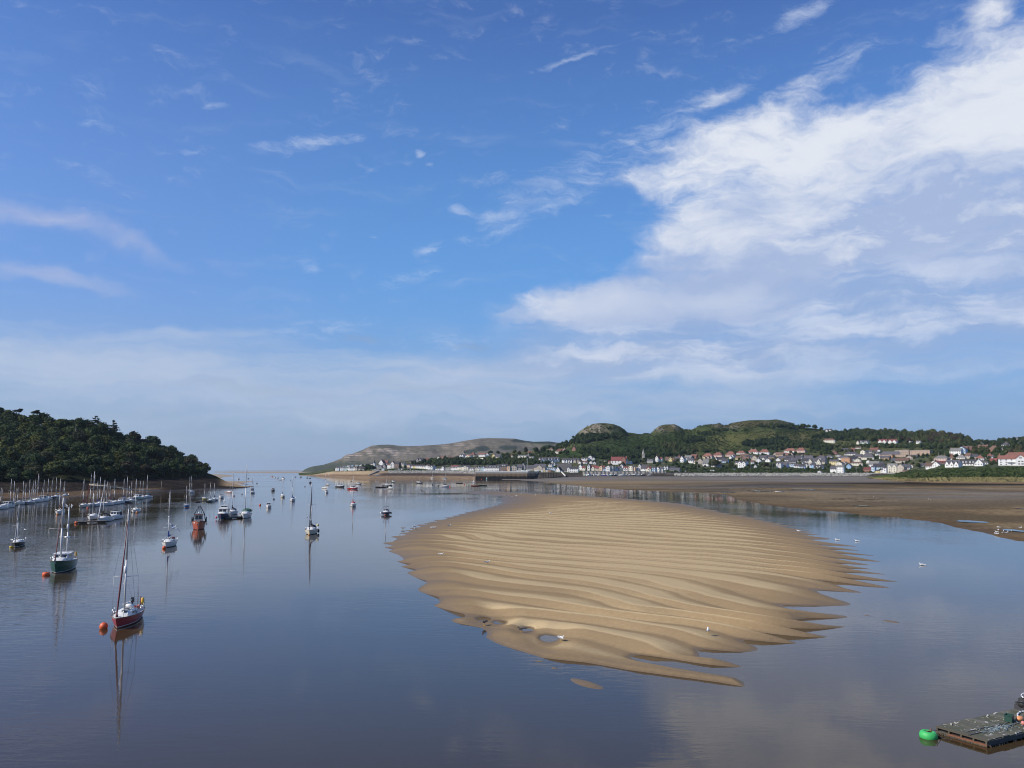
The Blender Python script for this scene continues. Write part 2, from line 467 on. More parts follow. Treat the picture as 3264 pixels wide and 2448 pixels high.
# ------------------------------------------------------------------ water
def build_water():
    m, nt, b = material('estuary_water')
    tc = nt.n('ShaderNodeTexCoord').outputs['Object']
    b.inputs['Base Color'].default_value = (0.050, 0.033, 0.015, 1)
    b.inputs['IOR'].default_value = 1.28
    b.inputs['Specular IOR Level'].default_value = 0.5
    patch = nt.noise(nt.mapping(tc, scale=(0.020, 0.009, 1)), 1.0, 4.0, 0.55, 0.5).outputs['Fac']
    lane = nt.noise(nt.mapping(tc, scale=(0.004, 0.02, 1)), 1.0, 3.0, 0.5).outputs['Fac']
    k = nt.ramp(nt.math('ADD', nt.math('MULTIPLY', patch, 0.75), nt.math('MULTIPLY', lane, 0.25)), 0.40, 0.66, 0.16, 1.0)
    x, y, z = nt.sep(tc)
    # the channel under the wooded shore carries more breeze ripple than the lee of the bank
    left = nt.ramp(nt.math('ADD', x, nt.math('MULTIPLY', y, 0.23)), -45.0, 4.0, 1.15, 0.40)
    near = nt.ramp(y, 50.0, 130.0, 0.75, 1.0)
    k = nt.math('MULTIPLY', nt.math('MULTIPLY', k, left), near)
    h1 = nt.noise(nt.mapping(tc, rot=(0, 0, 0.18), scale=(0.55, 1.55, 1)), 1.0, 3.0, 0.5, 0.4).outputs['Fac']
    h2 = nt.noise(nt.mapping(tc, rot=(0, 0, -0.25), scale=(2.2, 4.6, 1)), 1.0, 2.0, 0.5).outputs['Fac']
    h3 = nt.noise(nt.mapping(tc, rot=(0, 0, 0.1), scale=(0.10, 0.22, 1)), 1.0, 2.0, 0.5).outputs['Fac']
    h = nt.math('ADD', nt.math('ADD', h1, nt.math('MULTIPLY', h2, 0.22)), nt.math('MULTIPLY', h3, 1.2))
    bp = nt.n('ShaderNodeBump')
    bp.inputs['Distance'].default_value = 0.052
    nt.put(bp.inputs['Strength'], k)
    nt.put(bp.inputs['Height'], h)
    nt.put(b.inputs['Normal'], bp.outputs[0])
    nt.put(b.inputs['Roughness'], nt.ramp(k, 0.1, 1.0, 0.025, 0.07))
    ys = np.concatenate([np.linspace(-120, 400, 14), np.geomspace(450, 24000, 24)])
    xs = np.concatenate([-np.geomspace(24000, 40, 20), [0], np.geomspace(40, 24000, 20)])
    X, Y = np.meshgrid(xs, ys)
    me = grid_mesh('water', np.stack([X, Y, np.zeros_like(X)], -1), True)
    o = mesh_obj('water', me, None, [m])
    tag(o, 'calm blue grey estuary water reflecting the sky', None, None, 'structure')
build_water()

# ------------------------------------------------------------------ ground sheets
class Sheet:
    """Terrain laid out along lines of sight: columns are vertical planes through px, rows run away from the viewer."""
    def __init__(self, cols, pxs, sub, smooth=2):
        cols = sorted(cols)
        keys = np.array([c[0] for c in cols], float)
        nr = (len(cols[0]) - 1) // 2
        Yr = np.array([np.interp(pxs, keys, [c[1 + 2 * i] for c in cols]) for i in range(nr)])
        Pr = np.array([np.interp(pxs, keys, [c[2 + 2 * i] for c in cols]) for i in range(nr)])
        Zr = np.array([[z_at(p, y) for p, y in zip(pr, yr)] for pr, yr in zip(Pr, Yr)])
        Ys, Zs = [], []
        for i in range(nr - 1):
            for t in np.arange(sub[i]) / sub[i]:
                Ys.append(Yr[i] * (1 - t) + Yr[i + 1] * t); Zs.append(Zr[i] * (1 - t) + Zr[i + 1] * t)
        Ys.append(Yr[-1]); Zs.append(Zr[-1])
        self.Y, self.Z, self.px = np.array(Ys), np.array(Zs), np.asarray(pxs, float)
        for _ in range(smooth):
            self.Z[1:-1] = 0.25 * self.Z[:-2] + 0.5 * self.Z[1:-1] + 0.25 * self.Z[2:]
        self.refresh()
    def refresh(self):
        dep = self.Y * CP + (self.Z - CAMH) * SP
        self.X = (self.px[None, :] - CX) / F * dep
        self.P = CY - F * (-self.Y * SP + (self.Z - CAMH) * CP) / dep
    def build(self, name, mat, label, colours, gloss=None):
        me = grid_mesh(name, np.stack([self.X, self.Y, self.Z], -1))
        color_attr(me, 'ground_colour', colours)
        if gloss is not None: float_attr(me, 'gloss', gloss)
        o = mesh_obj(name, me, None, [mat])
        return tag(o, label, None, None, 'structure')
    def column(self, px):
        j = np.clip((px - self.px[0]) / (self.px[-1] - self.px[0]) * (len(self.px) - 1), 0, len(self.px) - 1.001)
        a = int(j); t = j - a
        return self.Y[:, a] * (1 - t) + self.Y[:, a + 1] * t, self.Z[:, a] * (1 - t) + self.Z[:, a + 1] * t
    def at(self, px, py):
        """Ground point first met by the line of sight through (px, py)."""
        Y, Z = self.column(px)
        dep = Y * CP + (Z - CAMH) * SP
        P = CY - F * (-Y * SP + (Z - CAMH) * CP) / dep
        for i in range(1, len(Y)):
            if P[i] <= py:
                t = 0 if P[i - 1] == P[i] else np.clip((P[i - 1] - py) / (P[i - 1] - P[i]), 0, 1)
                y, z = Y[i - 1] + (Y[i] - Y[i - 1]) * t, Z[i - 1] + (Z[i] - Z[i - 1]) * t
                return Vector((x_at(px, y, z), y, z))
        i = int(np.argmin(P))
        return Vector((x_at(px, Y[i], Z[i]), Y[i], Z[i]))
    def ground(self, px, y):
        Y, Z = self.column(px)
        z = float(np.interp(y, Y, Z))
        return Vector((x_at(px, y, z), y, z))

def bell(x, y, cx, cy, hx, hy):
    return np.exp(-((x - cx) / hx) ** 2 - ((y - cy) / hy) ** 2)
def blend(c, col, f):
    f = np.clip(f, 0, 1)[..., None]
    return c * (1 - f) + np.array(col) * f

# ---- sand bank in the middle of the estuary
def build_sandbank():
    pxs = np.arange(1150, 2985, 3.2)
    pys = np.arange(1562, 2235, 1.0)
    PX, PY = np.meshgrid(pxs, pys)
    Y = y_ground(PY)                     # ground depth at z = 0
    dep = Y * CP - CAMH * SP
    X = (PX - CX) / F * dep
    lp = np.array([(1562, 1560), (1568, 1475), (1574, 1500), (1582, 1600), (1606, 1600), (1636, 1480), (1658, 1395), (1674, 1340), (1721, 1248), (1740, 1240), (1760, 1252),
                   (1785, 1280), (1821, 1318), (1850, 1342), (1882, 1352), (1911, 1390), (1934, 1420), (1968, 1455), (2029, 1545), (2063, 1640), (2097, 1760),
                   (2112, 1900), (2135, 2030), (2158, 2200), (2175, 2330), (2240, 2700)], float)
    rp = np.array([(1562, 1560), (1570, 1640), (1579, 1840), (1590, 2010), (1608, 2190), (1631, 2290), (1651, 2400), (1677, 2500), (1706, 2600), (1747, 2670), (1790, 2705),
                   (1850, 2710), (1900, 2660), (1940, 2600), (1990, 2590), (2030, 2500), (2060, 2400), (2095, 2270), (2130, 2270), (2160, 2340), (2175, 2335), (2240, 2200)], float)
    xl = np.interp(pys, lp[:, 0], lp[:, 1])[:, None]
    xr = np.interp(pys, rp[:, 0], rp[:, 1])[:, None]
    sc = dep / F                                    # metres per photo pixel across
    dl = (PX - xl) * sc                             # metres inside the left / right margin
    dr = (xr - PX) * sc
    wl = np.interp(pys, [1562, 1620, 1750, 1900, 2050, 2160], [30, 22, 6, 4.2, 3.4, 3.2])[:, None]
    wr = np.interp(pys, [1562, 1620, 1750, 1850, 1950, 2050, 2160], [20, 24, 24, 19, 13, 9, 6])[:, None]
    top = np.interp(pys, [1562, 1580, 1650, 1800, 1950, 2050, 2110, 2165], [0.10, 0.30, 0.9, 1.0, 0.75, 0.52, 0.36, 0.16])[:, None]
    el = np.clip(dl / wl, -1, 1); er = np.clip(dr / wr, -1, 1)
    e = np.minimum(el, er)
    base = np.where(e > 0, top * (1 - (1 - np.clip(e, 0, 1)) ** 1.7), 1.25 * e)
    # ripples: crests run towards lower right, steep side towards the bridge
    nx, ny = 0.69, 0.72
    q = X * nx + Y * ny
    cr = X * ny - Y * nx
    q = q + np.interp(Y, [60, 120, 240], [4.2, 3.4, 2.0]) * (fbm(X * 0.035 + 5, Y * 0.035 + 2, 3) - 0.5) * 2 + 1.1 * (fbm(cr * 0.10, q * 0.22, 2) - 0.5) * 2
    qa = np.linspace(-60, 700, 3000)
    lam = np.interp(qa / 0.76, [60, 85, 110, 200, 320], [5.4, 5.6, 6.6, 7.4, 9.5])
    G = np.concatenate([[0], np.cumsum(0.5 * (1 / lam[1:] + 1 / lam[:-1]) * np.diff(qa))])
    ph = np.interp(q, qa, G)
    ph2 = ph + np.interp(Y, [60, 120, 220], [0.95, 0.75, 0.45]) * (vnoise(cr * 0.045 + 31, q * 0.05) - 0.5) * 2
    t = 1.0 - (ph2 - np.floor(ph2))                 # 0 just past a crest (far side) .. 1 towards the viewer
    rise = 0.70
    prof = np.where(t < rise, 0.5 - 0.5 * np.cos(np.pi * np.clip(t / rise, 0, 1) ** 1.15), 0.5 + 0.5 * np.cos(np.pi * (t - rise) / (1 - rise)))
    amp_y = np.interp(pys, [1562, 1640, 1720, 1800, 1900, 2000, 2100, 2170], [0.05, 0.10, 0.20, 0.30, 0.42, 0.44, 0.42, 0.34])[:, None]
    amp = amp_y * (0.55 + 0.9 * vnoise(cr * 0.06 + 3, ph * 0.7 + 8))
    amp = amp * (1 - 0.62 * sstep(9, 22, np.minimum(dl, dr + 4)) * sstep(60, 110, Y))
    # the flank towards the right channel is cut into long fingers
    side = sstep(1.05, 0.1, er) * sstep(48, 74, Y)
    amp = amp * (1 + 0.70 * side)
    scal = sstep(1.0, 0.1, el)
    h = base + amp * (prof - 0.46) * (1 + 0.25 * scal)
    h = h + 0.10 * (fbm(X * 0.09, Y * 0.09, 3) - 0.5)
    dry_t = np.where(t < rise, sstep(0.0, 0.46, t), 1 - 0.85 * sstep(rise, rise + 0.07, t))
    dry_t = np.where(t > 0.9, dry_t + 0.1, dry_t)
    # pools lying in the near troughs, and two shoals just awash
    for cx, cy, hx, hy in ((1543, 1973, 24, 6.5), (1594, 1984, 21, 5.5), (1681, 2005, 21, 6.5), (1750, 2034, 30, 11)):
        g = np.exp(-(((PX - cx) / hx) ** 2 + ((PY - cy) / hy) ** 2) ** 2)
        gw = np.exp(-(((PX - cx) / (hx * 2.6)) ** 2 + ((PY - cy - hy) / (hy * 3.6)) ** 2) ** 1.5)
        h = h * (1 - gw) + np.minimum(h, 0.05) * gw
        h = h * (1 - g) + g * -0.10
    for cx, cy, hx, hy, a, top_h in ((1870, 2180, 85, 17, 0.26, 0.11), (1716, 2108, 40, 4, 0.1, 0.05), (1768, 2130, 26, 7, 0.2, 0.05), (2840, 1981, 60, 7, 0.13, 0.06), (2763, 1962, 30, 4, 0.1, 0.04)):
        u = (PX - cx) / hx; v = (PY - cy - a * (PX - cx)) / hy
        h = np.maximum(h, -0.25 + (0.25 + top_h) * np.exp(-(u * u + v * v)) + 0.03 * (fbm(X * 1.2, Y * 1.2, 2) - 0.5))
    # enclosed pool behind the last spit
    g = bell(PX, PY, 2165, 2098, 150, 17)
    h = h - 0.34 * g
    h = np.maximum(h, -1.2)
    V = np.stack([X, Y, h], -1)
    me = grid_mesh('sandbank', V[::-1])
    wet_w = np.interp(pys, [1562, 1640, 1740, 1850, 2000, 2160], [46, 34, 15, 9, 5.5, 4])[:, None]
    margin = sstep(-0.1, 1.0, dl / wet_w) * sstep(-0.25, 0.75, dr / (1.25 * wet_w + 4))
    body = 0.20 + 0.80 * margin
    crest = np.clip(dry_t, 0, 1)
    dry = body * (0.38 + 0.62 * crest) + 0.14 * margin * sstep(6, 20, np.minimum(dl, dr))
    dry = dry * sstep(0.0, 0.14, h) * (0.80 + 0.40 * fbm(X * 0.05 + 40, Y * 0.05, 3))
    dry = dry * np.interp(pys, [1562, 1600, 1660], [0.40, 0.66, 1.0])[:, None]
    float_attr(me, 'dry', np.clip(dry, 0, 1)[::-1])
    m, nt, b = material('rippled_sand')
    d = nt.n('ShaderNodeAttribute', attribute_name='dry').outputs['Fac']
    tc = nt.n('ShaderNodeTexCoord').outputs['Object']
    grain = nt.noise(tc, 2.4, 9.0, 0.7).outputs['Fac']
    rip = nt.noise(nt.mapping(tc, rot=(0, 0, math.radians(-44)), scale=(0.7, 4.5, 1)), 1.6, 5.0, 0.6, 0.8).outputs['Fac']
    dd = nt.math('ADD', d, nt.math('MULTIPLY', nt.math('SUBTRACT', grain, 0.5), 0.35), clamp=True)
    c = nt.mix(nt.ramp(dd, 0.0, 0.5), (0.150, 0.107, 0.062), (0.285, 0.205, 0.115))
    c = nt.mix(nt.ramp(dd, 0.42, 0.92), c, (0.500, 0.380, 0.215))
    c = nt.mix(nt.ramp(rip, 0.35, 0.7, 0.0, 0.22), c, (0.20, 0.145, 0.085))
    nt.put(b.inputs['Base Color'], c)
    nt.put(b.inputs['Roughness'], nt.ramp(dd, 0.0, 0.45, 0.42, 0.95))
    nt.put(b.inputs['Specular IOR Level'], nt.ramp(dd, 0.0, 0.5, 0.20, 0.0))
    bp = nt.n('ShaderNodeBump'); bp.inputs['Strength'].default_value = 0.55; bp.inputs['Distance'].default_value = 0.07
    nt.put(bp.inputs['Height'], nt.math('ADD', rip, nt.math('MULTIPLY', grain, 0.8)))
    nt.put(b.inputs['Normal'], bp.outputs[0])
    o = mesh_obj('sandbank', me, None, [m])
    tag(o, 'long rippled tan sandbank bared by the tide', None, None, 'structure')
    def sand_z(px, py):
        i = int(np.argmin(np.abs(pys - py))); j = int(np.argmin(np.abs(pxs - px)))
        return Vector((X[i, j], Y[i, j], max(h[i, j], 0.0)))
    return sand_z
sand_at = build_sandbank()

# ---- mudflat on the right
WL = [(1600, 1530), (1697, 1534.5), (1788, 1543), (1878, 1553), (2059, 1565), (2200, 1572), (2320, 1577), (2354, 1596), (2457, 1611), (2571, 1623), (2714, 1637),
      (2857, 1651), (3000, 1669), (3143, 1700), (3200, 1717), (3264, 1729), (3400, 1762), (3700, 1830)]
def build_mud():
    pxs = np.arange(1600, 3701, 7.0)
    wl = np.interp(pxs, [a for a, _ in WL], [b for _, b in WL])
    wl = wl + 5.0 * (fbm(pxs * 0.018, pxs * 0 + 3.3, 3) - 0.5) * np.clip((wl - 1500) / 90, 0.1, 1.6)
    Y0 = y_ground(wl)
    YE = np.interp(pxs, [1600, 1720, 1760], [1300.0, 1300.0, 1275.0])
    T = np.concatenate([[-0.10, -0.04], np.linspace(0, 1, 90) ** 1.35])[:, None]
    Y = Y0 + (YE - Y0) * T
    zE = np.interp(pxs, [1600, 1700, 1790, 1880], [0.25, 0.35, 2.4, 4.5])
    Z = np.where(T > 0, zE * np.abs(T) ** 1.55, T * 8)
    s = Sheet.__new__(Sheet); s.Y, s.Z, s.px = Y, Z, pxs
    s.refresh()
    amp = np.clip(T, 0, 0.25) * 1.6
    s.Z = s.Z + amp * (fbm(s.X * 0.02, s.Y * 0.02, 4) - 0.5) * 1.3
    s.refresh()
    X, Y, P, PX = s.X, s.Y, s.P, np.broadcast_to(pxs, s.Y.shape)
    brown, grey, dark, tan = (0.150, 0.110, 0.066), (0.158, 0.134, 0.104), (0.036, 0.030, 0.022), (0.255, 0.190, 0.105)
    n1 = fbm(X * 0.006 + 3, Y * 0.020, 4); n2 = fbm(X * 0.03, Y * 0.05 + 7, 4)
    c = np.zeros(X.shape + (3,)) + np.array(brown)
    c = blend(c, grey, sstep(1545, 1528, P + 14 * (n1 - 0.5)) * 0.9)
    c = blend(c, tan, sstep(0.53, 0.66, n2) * 0.6 * sstep(1526, 1545, P))
    c = blend(c, (0.085, 0.068, 0.044), sstep(0.47, 0.36, n2) * 0.6 * sstep(1528, 1545, P))
    c = blend(c, tan, bell(PX, P, 1950, 1538, 240, 6) * 0.75)
    c = blend(c, grey, bell(PX, P, 3050, 1585, 520, 22) * 0.75)
    c = blend(c, dark, sstep(0.52, 0.66, n1 + 0.12 * n2) * 0.75 * bell(PX, P, 2560, 1547, 420, 9))
    c = blend(c, dark, bell(PX, P, 2780, 1540.5, 230, 3.0) * 1.0 + bell(PX, P, 3100, 1545, 330, 4.5) * 1.0)
    c = blend(c, dark, sstep(0.60, 0.68, fbm(X * 0.10, Y * 0.16 + 11, 3)) * 0.7 * (bell(PX, P, 2730, 1595, 150, 9) + bell(PX, P, 2300, 1560, 260, 12)))
    c = blend(c, (0.10, 0.065, 0.04), sstep(0.03, 0.0, T + 0 * X) * 0.7)
    gloss = 0.6 * np.clip(0.25 + 1.3 * (n1 - 0.45) + 0.35 * bell(PX, P, 3050, 1585, 520, 22) + 0.5 * sstep(1545, 1524, P), 0, 0.85)
    s.build('mudflat', vcol_ground('wet_mud', 0.75, 0.12, 0.5, 'gloss', 0.35, 0.6), 'brown and grey tidal mudflat below the town', c, gloss)
    return s
mud = build_mud()

# ---- land under the town and the hills
SKY = np.array([(1500, 1452), (1600, 1446), (1700, 1436), (1780, 1424), (1815, 1408), (1832, 1394), (1838, 1387), (1850, 1372), (1870, 1359), (1890, 1351), (1910, 1348), (1930, 1348), (1955, 1351),
                (1975, 1359), (1990, 1369), (2000, 1378), (2040, 1384), (2075, 1382), (2085, 1371), (2100, 1358), (2120, 1353), (2150, 1352), (2165, 1359), (2180, 1369),
                (2205, 1369), (2225, 1360), (2260, 1353), (2290, 1350), (2310, 1356), (2325, 1353), (2345, 1346), (2385, 1340), (2450, 1339), (2475, 1337), (2500, 1342), (2530, 1352),
                (2545, 1362), (2600, 1366), (2640, 1372), (2700, 1376), (2750, 1372), (2800, 1371), (2850, 1373), (2900, 1381), (2970, 1381), (3040, 1388), (3085, 1398),
                (3110, 1412), (3160, 1412), (3200, 1404), (3264, 1404), (3400, 1400), (3700, 1410)], float)
TOWN = [  # px, then depth and photo height of: water edge / wall foot, shore top, behind the front row, mid town, upper edge, ridge, behind
    tuple([950] + [v for y in (2040, 2150, 2300, 2600, 2900, 3200, 3500) for v in (y, HZ + 14.4 / y * F)]),
    (1000, 1930, 1517, 2030, 1513, 2150, 1508.5, 2450, 1505.5, 2800, 1504.5, 3100, 1504.0, 3400, 1504.5),
    (1060, 1711, 1519.5, 1850, 1503, 1950, 1501, 2200, 1497, 2500, 1494, 2700, 1492, 3000, 1497),
    (1180, 1380, 1525, 1560, 1502, 1650, 1496, 1850, 1488, 2200, 1484, 2400, 1483, 2800, 1492),
    (1300, 1380, 1525, 1500, 1501, 1600, 1492, 1800, 1476, 2000, 1471, 2200, 1469, 2700, 1482),
    (1400, 1390, 1524.7, 1490, 1502, 1540, 1497, 1620, 1486, 1750, 1466, 1950, 1458, 2300, 1474),
    (1500, 1350, 1526, 1430, 1504, 1480, 1498, 1560, 1484, 1700, 1463, 1900, 1454, 2300, 1468),
    (1600, 1310, 1526, 1335, 1506, 1400, 1499, 1500, 1480, 1650, 1461, 1900, 1446, 2300, 1462),
    (1700, 1300, 1525, 1320, 1508, 1400, 1499, 1500, 1474, 1700, 1455, 1950, 1436, 2300, 1452),
    (1780, 1275, 1522, 1320, 1509, 1400, 1499, 1520, 1474, 1700, 1446, 1900, 0, 2250, 1450),
    (1850, 1270, 1519, 1310, 1507, 1390, 1499, 1540, 1470, 1700, 1428, 1860, 0, 2250, 1420),
    (1950, 1262, 1518, 1300, 1505, 1390, 1499, 1540, 1472, 1700, 1430, 1860, 0, 2250, 1410),
    (2100, 1262, 1517, 1290, 1505, 1370, 1499, 1510, 1473, 1720, 1445, 1950, 0, 2300, 1410),
    (2300, 1258, 1517, 1275, 1507.5, 1350, 1502, 1510, 1476, 1740, 1449, 2000, 0, 2350, 1390),
    (2450, 1258, 1517, 1275, 1507.5, 1350, 1501, 1510, 1476, 1780, 1446, 2000, 0, 2350, 1385),
    (2600, 1258, 1517, 1275, 1508, 1340, 1504, 1500, 1478, 1780, 1430, 2050, 0, 2400, 1395),
    (2750, 1258, 1517, 1275, 1509, 1340, 1506, 1500, 1478, 1750, 1416, 2050, 0, 2400, 1398),
    (2880, 1230, 1518, 1250, 1511, 1300, 1505, 1450, 1478, 1720, 1414, 2050, 0, 2400, 1400),
    (3000, 1000, 1520, 1040, 1505, 1110, 1490, 1300, 1464, 1650, 1426, 2000, 0, 2400, 1410),
    (3150, 980, 1515, 1020, 1500, 1080, 1486, 1300, 1462, 1600, 1430, 1950, 0, 2400, 1425),
    (3264, 980, 1512, 1020, 1498, 1070, 1485, 1300, 1458, 1550, 1425, 1950, 0, 2400, 1420),
    (3700, 980, 1512, 1020, 1498, 1070, 1485, 1300, 1458, 1550, 1425, 1950, 0, 2400, 1425)]
TOWN = [tuple((np.interp(c[0], SKY[:, 0], SKY[:, 1]) if (i == 12 and v == 0) else v) for i, v in enumerate(c)) for c in TOWN]
def build_town_land():
    pxs = np.arange(950, 3701, 5.0)
    s = Sheet(TOWN, pxs, (10, 8, 22, 30, 40, 30), 0)
    # the ridge follows the skyline closely
    sky = np.interp(pxs, SKY[:, 0], SKY[:, 1])
    i_r = 10 + 8 + 22 + 30 + 40
    zr = np.array([z_at(p, y) for p, y in zip(sky, s.Y[i_r])])
    dz = np.where(pxs > 1780, zr - s.Z[i_r], 0)
    w = np.zeros(len(s.Y)); w[70:i_r + 1] = sstep(0.0, 1.0, np.linspace(0, 1, i_r + 1 - 70)) ** 1.6; w[i_r:] = np.linspace(1, 0, len(s.Y) - i_r)
    s.Z += w[:, None] * dz
    zk = s.Z[i_r].copy()
    for _ in range(3):
        s.Z[20:-1] = 0.25 * s.Z[19:-2] + 0.5 * s.Z[20:-1] + 0.25 * s.Z[21:]
    s.Z += w[:, None] * (zk - s.Z[i_r])
    s.refresh()
    up = np.zeros(len(s.Y)); up[38:] = sstep(0, 1, np.linspace(0, 2, len(s.Y) - 38)); up = up[:, None]
    hill = np.zeros(len(s.Y)); hill[70:i_r] = np.sin(np.linspace(0, np.pi, i_r - 70)); hill = hill[:, None]
    s.Z += up * 1.6 * (fbm(s.X * 0.02, s.Y * 0.02, 4) - 0.5) + hill * 13.0 * (fbm(s.X * 0.011 + 4, s.Y * 0.006, 4) - 0.5) * (s.px > 1800)
    PXg = np.broadcast_to(s.px, s.Y.shape)
    # rock faces on the castle crags
    crag = bell(PXg, s.P, 1890, 1368, 44, 24) + bell(PXg, s.P, 2120, 1364, 40, 12) + 0.6 * bell(PXg, s.P, 2300, 1357, 26, 7) + 0.5 * bell(PXg, s.P, 2345, 1356, 26, 8) + 0.5 * bell(PXg, s.P, 2490, 1352, 36, 8)
    st = fbm(s.X * 0.075 + s.Z * 0.03, s.Y * 0.02 - s.Z * 0.06, 5, 0.6)
    s.Z += np.clip(crag, 0, 1) * 11.0 * (st - 0.5) * (np.arange(len(s.Y)) < i_r)[:, None]
    s.refresh()
    X, Y, Z, P = s.X, s.Y, s.Z, s.P
    n1 = fbm(X * 0.012, Y * 0.008, 4); n2 = fbm(X * 0.06, Y * 0.04 + 5, 4); n3 = fbm(X * 0.15, Y * 0.08, 3)
    c = np.zeros(X.shape + (3,)) + np.array((0.058, 0.078, 0.028))
    c = blend(c, (0.030, 0.048, 0.018), sstep(0.42, 0.6, n2))
    c = blend(c, (0.11, 0.105, 0.05), sstep(0.55, 0.72, n1) * 0.6)
    bracken = bell(PXg, P, 2010, 1425, 190, 42) + bell(PXg, P, 2200, 1400, 120, 30)
    c = blend(c, np.array((0.040, 0.066, 0.022)), bracken * 0.9)
    c = blend(c, (0.030, 0.050, 0.020), bracken * sstep(0.5, 0.62, n3) * 0.8)
    meadow = bell(PXg, P, 2400, 1396, 130, 17) + 0.9 * bell(PXg, P, 2280, 1420, 80, 24) + 0.7 * bell(PXg, P, 2640, 1384, 60, 9) + 0.6 * bell(PXg, P, 2200, 1372, 60, 5)
    c = blend(c, (0.120, 0.118, 0.040), meadow * (0.55 + 0.6 * n2))
    heath = bell(PXg, P, 2400, 1352, 110, 9) + bell(PXg, P, 2780, 1372, 120, 14) + 0.5 * bell(PXg, P, 2540, 1400, 90, 16)
    c = blend(c, (0.135, 0.098, 0.056), heath * (0.4 + 0.7 * n3))
    rock = np.clip(crag * 1.25, 0, 1)
    rg = np.abs(fbm(X * 0.11 + Z * 0.02, Y * 0.015 - Z * 0.10, 4, 0.6) - 0.5) * 6
    c = blend(c, (0.105, 0.090, 0.048), rock * 0.8)
    face = rock * sstep(0.36, 0.50, st + 0.18 * (n2 - 0.5))
    c = blend(c, (0.250, 0.220, 0.170), face * 0.95)
    c = blend(c, (0.045, 0.040, 0.030), face * sstep(0.5, 0.15, rg) * 0.9)
    c = blend(c, (0.030, 0.042, 0.018), rock * sstep(0.58, 0.64, n3) * 0.7)
    town = sstep(1452, 1466, P) * sstep(1512, 1506, P)
    c = blend(c, (0.125, 0.118, 0.095), town * sstep(0.44, 0.66, n3) * 0.7)
    # beach and foreshore
    sh = np.zeros(len(s.Y)); sh[:11] = 1; sh = sh[:, None] * np.ones_like(X)
    t = np.clip(np.arange(len(s.Y)) / 10.0, 0, 1.2)[:, None] * np.ones_like(X)
    beach = (PXg < 1530) * (t <= 1.05)
    bc = np.zeros_like(c) + np.array((0.225, 0.160, 0.102))
    bc = blend(bc, (0.35, 0.265, 0.165), sstep(0.35, 0.6, t + 0.2 * (n2 - 0.5)) * sstep(1260, 1190, PXg))
    bc = blend(bc, (0.155, 0.100, 0.066), bell(PXg, P, 1150, 1515, 140, 2.5))
    bc = blend(bc, (0.050, 0.040, 0.040), sstep(1190, 1225, PXg) * sstep(0.30, 0.40, t) * sstep(0.76, 0.66, t) * (0.75 + 0.25 * n2))
    bc = blend(bc, (0.23, 0.22, 0.18), sstep(1235, 1255, PXg) * sstep(0.68, 0.74, t))
    c = np.where(beach[..., None], bc, c)
    bank = (PXg >= 1530) * (t <= 1.0)
    c = np.where(bank[..., None], np.array((0.060, 0.052, 0.044)) * (0.7 + 0.6 * n3[..., None]), c)
    m = vcol_ground('hill_ground', 0.95, 0.5, 0.6, None, 0.42, 0.16)
    s.build('hillside', m, 'green hillside with rocky crags behind the waterside town', c)
    return s
town = build_town_land()

# ---- scrubby headland at the right edge
def build_headland():
    cols = [(2760, 1100, 1522, 1105, 1522, 1110, 1522, 1120, 1522, 1140, 1522, 1150, 1524),
            (2815, 905, 1536, 960, 1531, 1010, 1525, 1060, 1520, 1120, 1514, 1180, 1516),
            (2890, 800, 1541, 835, 1536, 880, 1527, 920, 1522, 1000, 1508, 1060, 1512),
            (3000, 745, 1545, 770, 1539, 815, 1529, 850, 1522, 950, 1502, 1020, 1508),
            (3264, 700, 1549, 725, 1541, 770, 1530, 810, 1523, 950, 1497, 1020, 1502),
            (3700, 690, 1550, 715, 1542, 760, 1530, 800, 1523, 950, 1495, 1020, 1500)]
    pxs = np.arange(2760, 3701, 6.0)
    s = Sheet(cols, pxs, (6, 6, 6, 12, 6), 1)
    s.Z += 0.8 * (fbm(s.X * 0.03, s.Y * 0.03, 3) - 0.5) * np.linspace(0, 1, len(s.Y))[:, None]
    s.refresh()
    n = fbm(s.X * 0.05, s.Y * 0.05, 4)
    t = (np.arange(len(s.Y)) / 6.0)[:, None] + 0.35 * (n - 0.5)
    c = np.zeros(s.X.shape + (3,)) + np.array((0.030, 0.024, 0.019))
    c = blend(c, (0.19, 0.135, 0.080), sstep(0.75, 1.05, t))
    c = blend(c, (0.25, 0.21, 0.085), sstep(1.5, 1.9, t))
    c = blend(c, (0.11, 0.125, 0.042), sstep(1.95, 2.5, t) * (0.6 + 0.5 * n))
    c = blend(c, (0.06, 0.085, 0.028), sstep(2.8, 3.3, t))
    s.build('headland', vcol_ground('headland_ground', 0.95, 0.3, 0.5, None, 0.35, 0.4), 'low grassy headland above a dark weed covered shore', c)
    return s
headland = build_headland()

